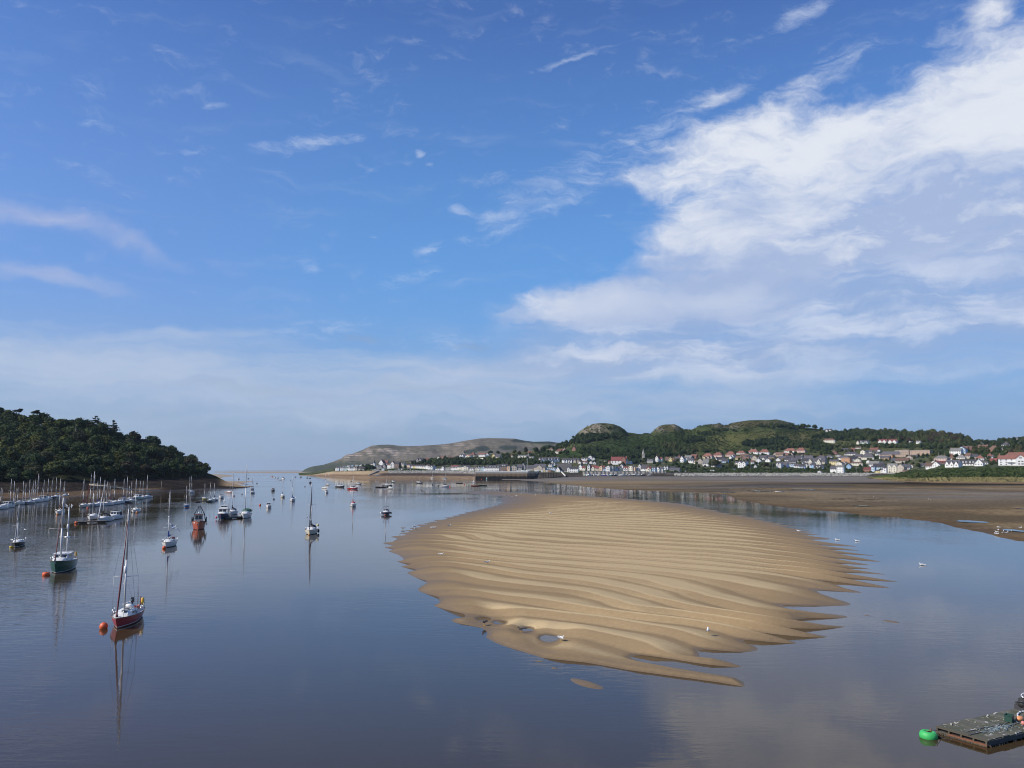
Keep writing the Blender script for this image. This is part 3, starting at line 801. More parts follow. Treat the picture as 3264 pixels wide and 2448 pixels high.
# ---- distant limestone headland
def build_orme():
    sk = [(900, 1503.4), (962, 1503.4), (972, 1496), (985, 1490), (1000, 1486), (1030, 1481.5), (1060, 1472.5), (1090, 1460.5), (1100, 1451), (1125, 1445.5), (1150, 1436.5), (1170, 1427), (1185, 1420.5), (1210, 1418),
          (1240, 1417), (1265, 1420), (1300, 1422), (1340, 1421), (1400, 1417), (1440, 1413), (1470, 1407), (1500, 1402), (1530, 1397.5), (1560, 1396.5), (1600, 1397),
          (1640, 1398), (1670, 1404), (1700, 1408), (1750, 1407), (1770, 1410), (1790, 1412), (1850, 1419), (1950, 1440), (2100, 1470)]
    pxs = np.arange(960, 2101, 3.0)
    sky = np.interp(pxs, [a for a, _ in sk], [b for _, b in sk])
    def foot(p): return np.interp(p, [960, 1000, 2100], [5600, 5200, 4700])
    Y0, YR = foot(pxs), foot(pxs) + 750
    zr = np.array([z_at(p, y) for p, y in zip(sky, YR)])
    T = np.linspace(0, 1, 90)[:, None]
    # slope foot, scree, cliff bands, rounded top
    prof = np.interp(T[:, 0], [0, 0.12, 0.40, 0.62, 0.82, 1.0], [0.0, 0.13, 0.42, 0.68, 0.90, 1.0])[:, None]
    Y = Y0 + (YR - Y0) * T; Z = -0.6 + (zr + 0.6) * prof
    back = np.linspace(0.02, 1, 16)[:, None]
    Y = np.concatenate([Y, YR + 900 * back]); Z = np.concatenate([Z, zr * (1 - 0.75 * back)])
    s = Sheet.__new__(Sheet); s.Y, s.Z, s.px = Y, Z, pxs
    s.refresh()
    w = np.concatenate([np.sin(np.pi * np.clip(T, 0, 1)) ** 0.7, 0.3 * np.ones_like(back)])
    gully = fbm(s.X * 0.006 + s.Z * 0.004, s.Y * 0.002, 5)
    s.Z = np.where(s.Z > 3, s.Z + w * np.clip(zr / 160, 0, 1) * 46 * (gully - 0.5), s.Z)
    # limestone terraces
    step = 15.0
    ph = (s.Z + 12 * fbm(s.X * 0.003, s.Y * 0.002, 2) + 0.018 * s.X) / step
    fr = ph - np.floor(ph)
    PXg = np.broadcast_to(pxs, s.Y.shape)
    cliff = np.clip(bell(PXg, s.P, 1230, 1440, 80, 15) + 0.7 * bell(PXg, s.P, 1120, 1455, 40, 12) + 0.6 * bell(PXg, s.P, 1470, 1420, 70, 12) + 0.4 * bell(PXg, s.P, 1350, 1445, 60, 10), 0, 1)
    s.Z += cliff * 6.0 * (sstep(0.3, 0.5, fr) - fr)
    s.refresh()
    n1 = fbm(s.X * 0.004, s.Y * 0.004, 4); n2 = fbm(s.X * 0.012 + s.Z * 0.02, s.Y * 0.01, 4)
    c = np.zeros(s.X.shape + (3,)) + np.array((0.125, 0.110, 0.078))
    c = blend(c, (0.080, 0.080, 0.052), sstep(0.48, 0.62, n1) * 0.8)
    c = blend(c, (0.050, 0.062, 0.035), sstep(1462, 1480, s.P + 14 * (n1 - 0.5)) * 0.85)
    c = blend(c, (0.17, 0.140, 0.105), sstep(0.45, 0.6, n2) * 0.7 * sstep(1480, 1460, s.P))
    band = sstep(0.25, 0.36, fr) * sstep(0.72, 0.6, fr)
    c = blend(c, (0.40, 0.330, 0.275), cliff * (0.25 + 0.75 * band) * sstep(0.46, 0.62, fbm(s.X * 0.018 + 0.03 * s.Z, s.Z * 0.035 + 4, 4, 0.6)) * 0.9)
    c = blend(c, (0.070, 0.062, 0.060), cliff * sstep(0.62, 0.8, fr) * sstep(0.4, 0.6, fbm(s.X * 0.02, s.Z * 0.03, 3)) * 0.8)
    wood = bell(PXg, s.P, 1540, 1430, 24, 9) + bell(PXg, s.P, 1620, 1427, 34, 8) + bell(PXg, s.P, 1660, 1405, 34, 6) + bell(PXg, s.P, 1740, 1411, 40, 6) + bell(PXg, s.P, 1500, 1440, 20, 7)
    c = blend(c, (0.022, 0.032, 0.020), sstep(0.25, 0.6, wood + 0.5 * (n2 - 0.5)) * 0.9)
    c = blend(c, (0.12, 0.13, 0.06), bell(PXg, s.P, 1690, 1416, 60, 2) * 0.8)
    s.build('limestone_headland', vcol_ground('limestone_hill', 0.95, 4.0, 0.8, None, 0.40, 0.030), 'grey limestone headland far across the bay with pale cliff bands', c)
    return s
orme = build_orme()

# ---- wooded hill on the left and its foreshore
WOOD = [  # waterline, mud top, treeline, mid slope, ridge, behind
    (-420, 398, 1600, 470, 1568, 560, 1537, 640, 1470, 760, 1345, 900, 1420),
    (0, 425, 1590, 480, 1566, 570, 1536, 640, 1465, 750, 1352, 900, 1420),
    (100, 430, 1588, 490, 1564, 570, 1536, 640, 1465, 745, 1362, 900, 1420),
    (220, 436, 1586, 500, 1561, 575, 1535, 650, 1462, 745, 1374, 900, 1430),
    (300, 468, 1580, 525, 1558, 600, 1532, 660, 1470, 745, 1390, 900, 1440),
    (400, 505, 1574, 555, 1555, 640, 1528, 690, 1480, 770, 1424, 900, 1460),
    (520, 556, 1566, 590, 1551, 690, 1523, 730, 1490, 800, 1452, 920, 1475),
    (600, 590, 1563, 640, 1545, 740, 1520, 770, 1503, 830, 1486, 930, 1495),
    (655, 605, 1561, 680, 1541, 790, 1517, 810, 1512, 850, 1505, 900, 1512),
    (690, 618, 1559.5, 700, 1541, 780, 1526, 800, 1521, 830, 1518, 860, 1524),
    (730, 633, 1558, 690, 1545, 735, 1539, 745, 1538, 755, 1539, 775, 1545),
    (780, 665, 1555.2, 690, 1551, 700, 1550, 705, 1550, 712, 1550.5, 725, 1553.2),
    (812, 735, 1549.6, 737, 1549.2, 739, 1549.1, 741, 1549.1, 743, 1549.0, 745, 1549.1)]
def build_wood_hill():
    pxs = np.arange(-420, 813, 5.0)
    s = Sheet(WOOD, pxs, (16, 16, 14, 22, 10), 1)
    s.Z[0] = -0.5
    s.Z += 1.2 * (fbm(s.X * 0.04, s.Y * 0.04, 3) - 0.5) * sstep(10, 40, np.arange(len(s.Y)))[:, None] * (s.px < 700)
    s.refresh()
    PX = np.broadcast_to(s.px, s.Y.shape)
    t = (np.arange(len(s.Y)) / 16.0)[:, None] * np.ones_like(s.X)
    n = fbm(s.X * 0.03, s.Y * 0.05, 4); n2 = fbm(s.X * 0.2, s.Y * 0.2, 3)
    c = np.zeros(s.X.shape + (3,)) + np.array((0.115, 0.080, 0.052))
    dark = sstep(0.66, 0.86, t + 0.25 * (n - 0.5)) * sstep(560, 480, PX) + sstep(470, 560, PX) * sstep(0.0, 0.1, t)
    c = blend(c, (0.022, 0.018, 0.016), dark)  # dark stones, darkened further to carry the wood's shade in their colour
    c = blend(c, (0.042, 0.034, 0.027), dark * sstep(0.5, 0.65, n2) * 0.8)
    c = blend(c, (0.025, 0.028, 0.014), sstep(1.85, 2.05, t))
    c = blend(c, (0.30, 0.222, 0.140), sstep(690, 735, PX) * sstep(0.45, 0.8, t))
    gl = 0.5 * sstep(0.5, 0.0, t)
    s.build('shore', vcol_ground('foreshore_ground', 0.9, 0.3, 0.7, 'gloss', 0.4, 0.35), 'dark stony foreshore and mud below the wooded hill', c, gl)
    return s
wood = build_wood_hill()

# ---- low sand spits near the river mouth
def spit(name, label, outline, h, col, nring=7):
    m = paint(name + '_ground', col, 0.9, 0, 0.35, 0.05)
    pts = [on_z(x, y) for x, y in outline]
    dense = []
    for a, b in zip(pts, pts[1:] + pts[:1]):
        for k in range(5): dense.append(a.lerp(b, k / 5))
    c = sum(dense, Vector()) / len(dense)
    vs, fs, n = [], [], len(dense)
    for k in range(nring):
        q = 1 - k / nring
        for p in dense:
            vs.append((c.x + (p.x - c.x) * q, c.y + (p.y - c.y) * q, -0.15 + (h + 0.15) * (1 - q ** 2.2)))
    for k in range(nring - 1):
        for i in range(n):
            j = (i + 1) % n
            fs.append((k * n + i, k * n + j, (k + 1) * n + j, (k + 1) * n + i))
    vs.append((c.x, c.y, h)); fs += [((nring - 1) * n + i, (nring - 1) * n + (i + 1) % n, len(vs) - 1) for i in range(n)]
    o = MB().add(vs, fs, 0, True).build(name, m)
    tag(o, label, None, None, 'structure')
spit('sandbar', 'pale sand spit beyond the wooded point', [(640, 1520), (700, 1523), (752, 1518), (748, 1515.5), (700, 1511.5), (640, 1512)], 1.4, (0.31, 0.235, 0.15))
spit('sandbar', 'thin tan sandbar below the wooded point', [(676, 1535), (740, 1545.5), (800, 1546), (762, 1542), (818, 1534), (760, 1533), (700, 1532)], 0.5, (0.34, 0.25, 0.15))
spit('sandbar', 'dark sandbar crossing the river mouth', [(660, 1505.5), (760, 1508), (900, 1508.5), (1060, 1507.5), (1120, 1504.5), (1000, 1503.2), (800, 1503.4), (680, 1503.4)], 0.9, (0.21, 0.16, 0.12))
spit('sandbar', 'farthest grey sandbar on the horizon', [(700, 1501.6), (900, 1502.0), (1120, 1501.6), (1150, 1500.2), (900, 1499.8), (720, 1500.2)], 1.2, (0.25, 0.20, 0.17))

# ---- puddles left on the mud
def puddle(px, py, hw, hh):
    c = mud.at(px, py)
    m, nt, b = (None, None, None)
    if 'puddle_water' not in _mats:
        m, nt, b = material('puddle_water'); _mats['puddle_water'] = m
        b.inputs['Base Color'].default_value = (0.06, 0.055, 0.05, 1); b.inputs['Roughness'].default_value = 0.06; b.inputs['IOR'].default_value = 1.333
    n = 26; vs = [(c.x, c.y, c.z + 0.16)]
    for i in range(n):
        t = 2 * math.pi * i / n
        k = 0.6 + 0.5 * float(fbm(np.array([math.cos(t) * 1.6 + px]), np.array([math.sin(t) * 1.6 + py]), 3)[0]) * 1.4
        vs.append((c.x + hw * c.y / F * k * math.cos(t), c.y + hh * c.y * c.y / (CAMH * F) * k * math.sin(t), c.z + 0.16))
    o = MB().add(vs, [(0, i + 1, (i + 1) % n + 1) for i in range(n)]).build('puddle_water', _mats['puddle_water'])
    tag(o, 'shallow puddle shining on the mudflat', None, None, 'structure')
for a in ((3095, 1664, 36, 4), (3235, 1693, 26, 5), (3262, 1622, 14, 2.5), (2425, 1566, 34, 2.6), (2320, 1570, 22, 2), (2745, 1613, 20, 2), (2560, 1560, 30, 2)):
    puddle(*a)
# ================================================================== TREES AND SCRUB
def foliage(name, tones, scale=0.12):
    """Leaf material: each tree takes its own shade, and each clump of leaves varies a little."""
    m, nt, b = material(name)
    r = nt.n('ShaderNodeObjectInfo').outputs['Random']
    at = nt.n('ShaderNodeAttribute', attribute_name='tone').outputs['Fac']
    ramp = nt.n('ShaderNodeValToRGB')
    el = ramp.color_ramp.elements
    el[0].position = 0.0; el[0].color = (*tones[0], 1); el[1].position = 1.0; el[1].color = (*tones[-1], 1)
    for i, t in enumerate(tones[1:-1]):
        e = el.new((i + 1) / (len(tones) - 1)); e.color = (*t, 1)
    nt.put(ramp.inputs[0], r)
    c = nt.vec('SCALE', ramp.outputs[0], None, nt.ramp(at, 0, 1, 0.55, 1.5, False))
    nt.put(b.inputs['Base Color'], c)
    b.inputs['Roughness'].default_value = 0.7
    b.inputs['Specular IOR Level'].default_value = 0.08
    return m
def mass_foliage(name, tones):
    """For a joined mass of many plants: the shade is stored per plant on the mesh."""
    m, nt, b = material(name)
    at = nt.n('ShaderNodeAttribute', attribute_name='tone').outputs['Fac']
    hu = nt.n('ShaderNodeAttribute', attribute_name='shade').outputs['Fac']
    ramp = nt.n('ShaderNodeValToRGB'); el = ramp.color_ramp.elements
    el[0].color = (*tones[0], 1); el[1].color = (*tones[-1], 1)
    for i, t in enumerate(tones[1:-1]):
        e = el.new((i + 1) / (len(tones) - 1)); e.color = (*t, 1)
    nt.put(ramp.inputs[0], hu)
    nt.put(b.inputs['Base Color'], nt.vec('SCALE', ramp.outputs[0], None, nt.ramp(at, 0, 1, 0.55, 1.5, False)))
    b.inputs['Roughness'].default_value = 0.75
    b.inputs['Specular IOR Level'].default_value = 0.06
    return m
LEAF = foliage('leaf_broad', [(0.024, 0.040, 0.018), (0.040, 0.064, 0.022), (0.056, 0.078, 0.024), (0.034, 0.056, 0.028), (0.090, 0.100, 0.026), (0.048, 0.070, 0.026), (0.056, 0.048, 0.026)])
NEEDLE = foliage('leaf_conifer', [(0.014, 0.026, 0.016), (0.022, 0.034, 0.020), (0.030, 0.042, 0.020)])
BARK = paint('bark', (0.075, 0.058, 0.043), 0.95, 0, 0.5, 2.0)
PALE_BARK = paint('pale_bark', (0.26, 0.23, 0.19), 0.9, 0, 0.4, 2.0)

_sph = []
for k in range(1, 5):
    for i in range(8):
        a, t = math.pi * k / 5, 2 * math.pi * (i + 0.5 * (k % 2)) / 8
        _sph.append((math.sin(a) * math.cos(t), math.sin(a) * math.sin(t), math.cos(a)))
_sph = np.array([(0, 0, 1)] + _sph + [(0, 0, -1)])
def _sph_faces():
    f = [(0, 1 + i, 1 + (i + 1) % 8) for i in range(8)]
    for k in range(3):
        for i in range(8):
            a, b = 1 + k * 8 + i, 1 + k * 8 + (i + 1) % 8
            f += [(a, a + 8, b + 8), (a, b + 8, b)]
    f += [(33, 25 + (i + 1) % 8, 25 + i) for i in range(8)]
    return np.array(f)
_sphf = _sph_faces()

def leafy(lobes, n, size, seed, core=0.80, flat=0.0):
    """Leaf clumps over a set of ellipsoid lobes (centre xyz, radii xyz): vertices, triangles, tone per vertex."""
    r = np.random.default_rng(seed)
    V, Fc, T, off = [], [], [], 0
    vol = np.array([l[3] * l[4] + l[4] * l[5] for l in lobes]); cnt = np.maximum((n * vol / vol.sum()).astype(int), 6)
    for l, c in zip(lobes, cnt):
        ctr, rad = np.array(l[:3]), np.array(l[3:6])
        lobe_tone = r.uniform(-0.16, 0.16)
        wob = 1 + r.normal(0, 0.10, (34, 1))
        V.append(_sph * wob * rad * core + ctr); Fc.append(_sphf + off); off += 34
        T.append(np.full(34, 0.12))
        d = r.normal(size=(c, 3)); d /= np.linalg.norm(d, axis=1, keepdims=True)
        p = ctr + d * rad * r.uniform(0.80, 1.12, (c, 1))
        nrm = d + r.normal(0, 0.55, (c, 3)); nrm[:, 2] += 0.25 + flat
        nrm /= np.linalg.norm(nrm, axis=1, keepdims=True)
        a = np.cross(nrm, r.normal(size=(c, 3))); a /= np.linalg.norm(a, axis=1, keepdims=True)
        b = np.cross(nrm, a)
        s = size * r.uniform(0.6, 1.35, (c, 1))
        q = np.stack([p + a * s, p + b * s * 0.8, p - a * s * 0.9, p - b * s * 0.75 + nrm * s * 0.25], 1)
        V.append(q.reshape(-1, 3))
        i = off + np.arange(c)[:, None] * 4
        Fc.append(np.concatenate([i + [0, 1, 2], i + [0, 2, 3]], 1).reshape(-1, 3)); off += 4 * c
        T.append(np.repeat(np.clip(0.45 + lobe_tone + r.normal(0, 0.16, c), 0, 1), 4))
    return np.concatenate(V), np.concatenate(Fc), np.concatenate(T)

def crown_mesh(name, lobes, n, size, seed, mat, core=0.80, flat=0.0):
    v, f, t = leafy(lobes, n, size, seed, core, flat)
    me = tri_mesh(name, v, f, 3)
    float_attr(me, 'tone', t)
    me.materials.append(mat)
    return me
def trunk_mesh(h, r, lobes, mat, seed):
    rr = random.Random(seed)
    mb = MB()
    pts = [Vector((0, 0, -1.0))] + [Vector((rr.uniform(-.25, .25), rr.uniform(-.25, .25), h * t)) for t in (0.25, 0.5, 0.75, 0.95)]
    for i in range(4): mb.tube(pts[i], pts[i + 1], r * (1 - i * 0.2), r * (1 - (i + 1) * 0.2), 7)
    for l in lobes[:6]:
        a = pts[2].lerp(pts[3], rr.random()); mb.tube(a, a.lerp(Vector(l[:3]), 0.9), r * 0.42, r * 0.12, 5)
    me = mb.mesh('trunk'); me.materials.append(mat)
    return me

def broad(seed, h, spread, n=850):
    r = random.Random(seed)
    lobes = [(0, 0, h * 0.66, spread * 0.74, spread * 0.74, h * 0.27)]
    for i in range(7):
        a = 2 * math.pi * (i + r.uniform(-.3, .3)) / 7; k = r.uniform(0.42, 0.66) * spread
        rad = spread * r.uniform(0.30, 0.46)
        lobes.append((k * math.cos(a), k * math.sin(a), h * r.uniform(0.36, 0.72), rad, rad, rad * r.uniform(0.7, 0.95)))
    for i in range(3):
        a = r.uniform(0, 6.28); k = r.uniform(0.05, 0.36) * spread; rad = spread * r.uniform(0.26, 0.38)
        lobes.append((k * math.cos(a), k * math.sin(a), h * r.uniform(0.78, 0.88), rad, rad, rad * 0.7))
    return crown_mesh('crown', lobes, n, 0.62, seed, LEAF), trunk_mesh(h * 0.7, 0.34, lobes, BARK, seed)
def cedar(seed, h, spread):
    r = random.Random(seed); lobes = []
    for i in range(8):
        t = i / 7; z = h * (0.28 + 0.70 * t); w = spread * (1 - 0.80 * t ** 1.2)
        for j in range(4 if i < 6 else 2):
            a = 2 * math.pi * (j + r.random()) / 4
            lobes.append((w * 0.5 * math.cos(a), w * 0.5 * math.sin(a), z + r.uniform(-.3, .3), w * 0.52, w * 0.52, h * 0.030 + 0.12))
    lobes.append((0, 0, h * 0.99, 0.7, 0.7, 0.9))
    return crown_mesh('crown', lobes, 1300, 0.42, seed, NEEDLE, 0.7, 0.8), trunk_mesh(h, 0.34, [], BARK, seed)
def umbrella_pine(seed, h, spread):
    r = random.Random(seed)
    lobes = [(r.uniform(-.62, .62) * spread, r.uniform(-.4, .4) * spread, h * (0.90 + r.uniform(-.04, .05)), spread * .36, spread * .36, h * 0.055) for _ in range(7)]
    return crown_mesh('crown', lobes, 420, 0.42, seed, NEEDLE, 0.7, 0.6), trunk_mesh(h * 0.92, 0.26, lobes, BARK, seed)

KINDS = {}
for i, (h, w) in enumerate([(13.5, 6.2), (15.5, 6.6), (12.0, 5.8), (14.5, 5.4), (16.5, 6.4), (12.5, 6.6), (11.0, 5.0), (14.0, 7.0)]):
    KINDS['broad', i] = broad(40 + i, h, w)
KINDS['cedar', 0] = cedar(90, 15.0, 8.8)
KINDS['cedar', 1] = cedar(91, 13.0, 6.6)
KINDS['pine', 0] = umbrella_pine(95, 14.0, 4.2)
def tree(kind, i, loc, scale, rz, name, label, group=None, squash=1.0):
    crown, trunk = KINDS[kind, i]
    t = thing(name, label, 'tree', loc, rz, group)
    t.scale = (scale, scale, scale * squash)
    put(bpy.data.objects.new('crown', crown), t); put(bpy.data.objects.new('trunk', trunk), t)
    return t

# ---- the wood on the left hill, tree by tree
WOOD_LABEL = 'broadleaf tree in the dense dark wood above the left foreshore'
def plant_wood():
    r = random.Random(5); spots = []
    keys = [c[0] for c in WOOD]
    lo = [c[5] for c in WOOD]; hi = [c[9] for c in WOOD]
    tries = 0
    def try_at(px, y, gap):
        p = wood.ground(px, y)
        if all((p.x - q.x) ** 2 + (p.y - q.y) ** 2 > gap * gap for q in spots):
            spots.append(p); return True
        return False
    # the edge of the wood first, then the ridge, then the slope between
    for k in range(60):
        px = -90 + 760 * (k + r.random() * 0.6) / 60
        try_at(px, float(np.interp(px, keys, lo)) + r.uniform(-4, 6), 8.0)
    for k in range(74):
        px = -90 + 745 * (k + r.random() * 0.6) / 74
        try_at(px, float(np.interp(px, keys, hi)) + r.uniform(-12, 2), 6.6)
    while len(spots) < 236 and tries < 12000:
        tries += 1
        px = r.uniform(-120, 655); a, b = float(np.interp(px, keys, lo)), float(np.interp(px, keys, hi))
        try_at(px, a + (b - a) * r.random() ** 0.9, 9.2)
    for p in spots:
        px = px_of(p)[0]
        s = r.uniform(0.88, 1.2) * (1.0 if px < 560 else 0.80 if px < 625 else 0.62)
        tree('broad', r.randrange(8), p, s, r.uniform(0, 6.28), 'broadleaf_tree', WOOD_LABEL, 'trees of the dark wood on the left hill', r.uniform(0.74, 0.95))
    for px, top, kind, i, label in ((303, 1325, 'cedar', 0, 'tall cedar with flat layered boughs standing above the left wood skyline'),
                                    (358, 1340, 'cedar', 1, 'smaller pointed conifer right of the tall cedar on the left wood skyline'),
                                    (112, 1309, 'pine', 0, 'umbrella pine with a flat crown on bare trunk above the left wood'),
                                    (57, 1304, 'pine', 0, 'narrow pine poking up beside the highest crowns of the left wood'),
                                    (424, 1367, 'broad', 0, 'round dark tree breaking the skyline halfway down the left wood'),
                                    (484, 1382, 'broad', 5, 'broad round tree on the falling right shoulder of the left wood'),
                                    (22, 1300, 'broad', 4, 'highest broad crown at the left edge of the wooded skyline'),
                                    (655, 1471, 'broad', 6, 'last tree of the left wood, overhanging the sandy point')):
        keyY = float(np.interp(px, keys, hi)) - (4 if px < 600 else 12)
        g = wood.ground(px, keyY)
        h = z_at(top, keyY) - g.z
        hh = {'cedar': (15.4, 13.4), 'pine': (13.6,)}.get(kind, (14.6, 16.6, 13, 15.4, 17.6, 13.6, 12, 15))[i]
        tree(kind, i, g, h / hh, 1.0 + px * 0.1, {'cedar': 'cedar_tree', 'pine': 'pine_tree', 'broad': 'broadleaf_tree'}[kind], label)
plant_wood()

# dead pale limb showing in the wood
g = wood.ground(252, 705)
mb = MB(); mb.tube((0, 0, -1), (0.3, 0, 7), 0.3, 0.22, 6); mb.tube((0.3, 0, 7), (-0.9, 0.2, 12.5), 0.22, 0.14, 6); mb.tube((-0.9, 0.2, 12.5), (0.2, 0, 15.5), 0.14, 0.05, 6); mb.tube((-0.3, .1, 9.5), (1.4, .3, 12), 0.1, 0.04, 5)
t = thing('dead_tree', 'bare bleached trunk of a dead tree in the left wood', 'tree', g + Vector((0, -6, 0)))
mb.build('trunk', PALE_BARK, t)

# ---- trees on the right that can be told apart
def lone(px, base, hpx, kind, i, label, wide=1.0, dy=0, group=None, name=None):
    g = town.at(px, base)
    if dy: g = town.ground(px, g.y + dy)
    h = hpx * g.y / F
    hh = {'cedar': (15.4, 13.4), 'pine': (13.6,)}.get(kind, (14.6, 16.6, 13, 15.4, 17.6, 13.6, 12, 15))[i]
    s = h / hh
    t = tree(kind, i, g, s, px * 0.37, name or {'cedar': 'conifer_tree', 'pine': 'pine_tree', 'broad': 'broadleaf_tree'}[kind], label, group)
    t.scale = (s * wide, s * wide, s)
    return t
lone(1827, 1397, 11, 'broad', 2, 'single round tree at the left foot of the rocky crag', 1.0)
lone(2279, 1490, 27, 'broad', 5, 'large dark spreading tree in front of the white low house', 1.25)
lone(2266, 1487, 20, 'broad', 7, 'dark tree touching the left side of the large spreading tree', 1.1)
lone(2389, 1492, 15, 'broad', 2, 'rounded tree hiding the shaded side of the white two-gabled house', 1.2)
lone(2442, 1494, 24, 'broad', 1, 'tall dark tree left of the white twin gables', 1.1)
lone(2462, 1492, 18, 'broad', 6, 'bushy tree between tall dark tree and white twin gables', 1.2)
lone(2330, 1497, 26, 'broad', 4, 'dark tree above the stone embankment left of the white two-gabled house', 1.15)
lone(2342, 1499, 18, 'broad', 3, 'lower tree leaning against the dark tree above the stone embankment', 1.2)
lone(2152, 1491, 22, 'broad', 0, 'green tree behind the long low grey building', 1.2)
lone(2178, 1496, 14, 'broad', 2, 'round shrubby tree right of the long low grey building', 1.4)
lone(1278, 1497, 17, 'cedar', 0, 'dark pointed conifer before the pale yellow seaside house', 0.8)
lone(1292, 1496, 15, 'broad', 3, 'dark round tree beside the pointed conifer on the far seafront', 1.0)
lone(1419, 1463, 13, 'cedar', 1, 'pointed conifer on the bluff between red-roofed houses', 0.9)
lone(1676, 1448, 26, 'broad', 4, 'tall rounded dark tree on the bluff skyline left of the white pink-roofed house', 0.85)
lone(1640, 1449, 18, 'broad', 0, 'dark tree on the bluff skyline farthest left of the big crowns', 1.0)
lone(1655, 1450, 14, 'broad', 6, 'lower tree left of the tall rounded bluff tree', 1.2)
lone(1708, 1448, 26, 'broad', 1, 'left half of the big pair of crowns on the bluff skyline', 1.0)
lone(1731, 1446, 25, 'broad', 7, 'right half of the big pair of crowns on the bluff skyline', 1.0)
lone(1563, 1448, 14, 'broad', 5, 'spreading tree above the grey-roofed house on the bluff', 1.4)
lone(1587, 1448, 12, 'broad', 2, 'round tree right of the grey-roofed house on the bluff', 1.3)
lone(2560, 1368, 20, 'broad', 5, 'left rounded crown of the trees on the hilltop skyline', 1.3)
lone(2578, 1368, 17, 'broad', 0, 'middle crown of the trees on the hilltop skyline', 1.2)
lone(2597, 1370, 18, 'broad', 7, 'right rounded crown of the trees on the hilltop skyline', 1.3)
lone(2618, 1374, 14, 'broad', 2, 'low crown left of the white hilltop house', 1.2)
lone(2732, 1372, 12, 'broad', 5, 'spreading tree standing alone on the wooded ridge line', 1.4)
lone(2282, 1408, 13, 'broad', 1, 'isolated dark tree at the edge of the bright hill meadow', 0.9)
lone(2768, 1500, 14, 'broad', 6, 'tree squeezed behind the red-roofed low house near the embankment end', 1.0)
lone(2926, 1493, 20, 'broad', 4, 'dark tree right of the beige gabled house by the headland bushes', 1.3)
lone(2946, 1480, 14, 'broad', 1, 'dark tree below the right wing of the brown flats', 1.5)
lone(3142, 1462, 14, 'broad', 3, 'bright green tree left of the long white house with red roof', 1.0)
lone(3180, 1440, 18, 'broad', 6, 'brownish round tree above the long white house', 1.2)

# ---- masses of trees and scrub that nobody could count
def mass(name, label, mat, items, n_leaf, leaf, seed, core=0.82):
    """items: (x, y, z, radius, height, shade)."""
    r = np.random.default_rng(seed)
    protos = []
    for k in range(6):
        rr = random.Random(seed + k)
        lobes = [(0, 0, 0.55, 0.62, 0.62, 0.46)] + [(0.5 * math.cos(a), 0.5 * math.sin(a), rr.uniform(.3, .6), .46, .46, .34) for a in [2.1 * j + rr.random() for j in range(3)]]
        protos.append(leafy(lobes, n_leaf, leaf, seed + k, core))
    V, Fc, T, H, off = [], [], [], [], 0
    for x, y, z, rad, hgt, shade in items:
        v, f, t = protos[r.integers(6)]
        a = r.uniform(0, 6.28); ca, sa = math.cos(a), math.sin(a)
        w = np.stack([(v[:, 0] * ca - v[:, 1] * sa) * rad + x, (v[:, 0] * sa + v[:, 1] * ca) * rad + y, v[:, 2] * hgt + z - 0.08 * hgt], 1)
        V.append(w); Fc.append(f + off); T.append(t); H.append(np.full(len(v), shade)); off += len(v)
    me = tri_mesh(name, np.concatenate(V), np.concatenate(Fc), 3)
    float_attr(me, 'tone', np.concatenate(T)); float_attr(me, 'shade', np.concatenate(H))
    o = mesh_obj(name, me, None, [mat])
    return tag(o, label, None, None, 'stuff')

GREEN = mass_foliage('woodland_leaf', [(0.018, 0.032, 0.016), (0.032, 0.052, 0.022), (0.046, 0.068, 0.026), (0.066, 0.084, 0.030), (0.088, 0.090, 0.036), (0.062, 0.050, 0.032), (0.048, 0.034, 0.028)])
SCRUB = mass_foliage('scrub_leaf', [(0.034, 0.054, 0.020), (0.052, 0.078, 0.026), (0.070, 0.098, 0.032), (0.090, 0.106, 0.038), (0.105, 0.100, 0.044)])

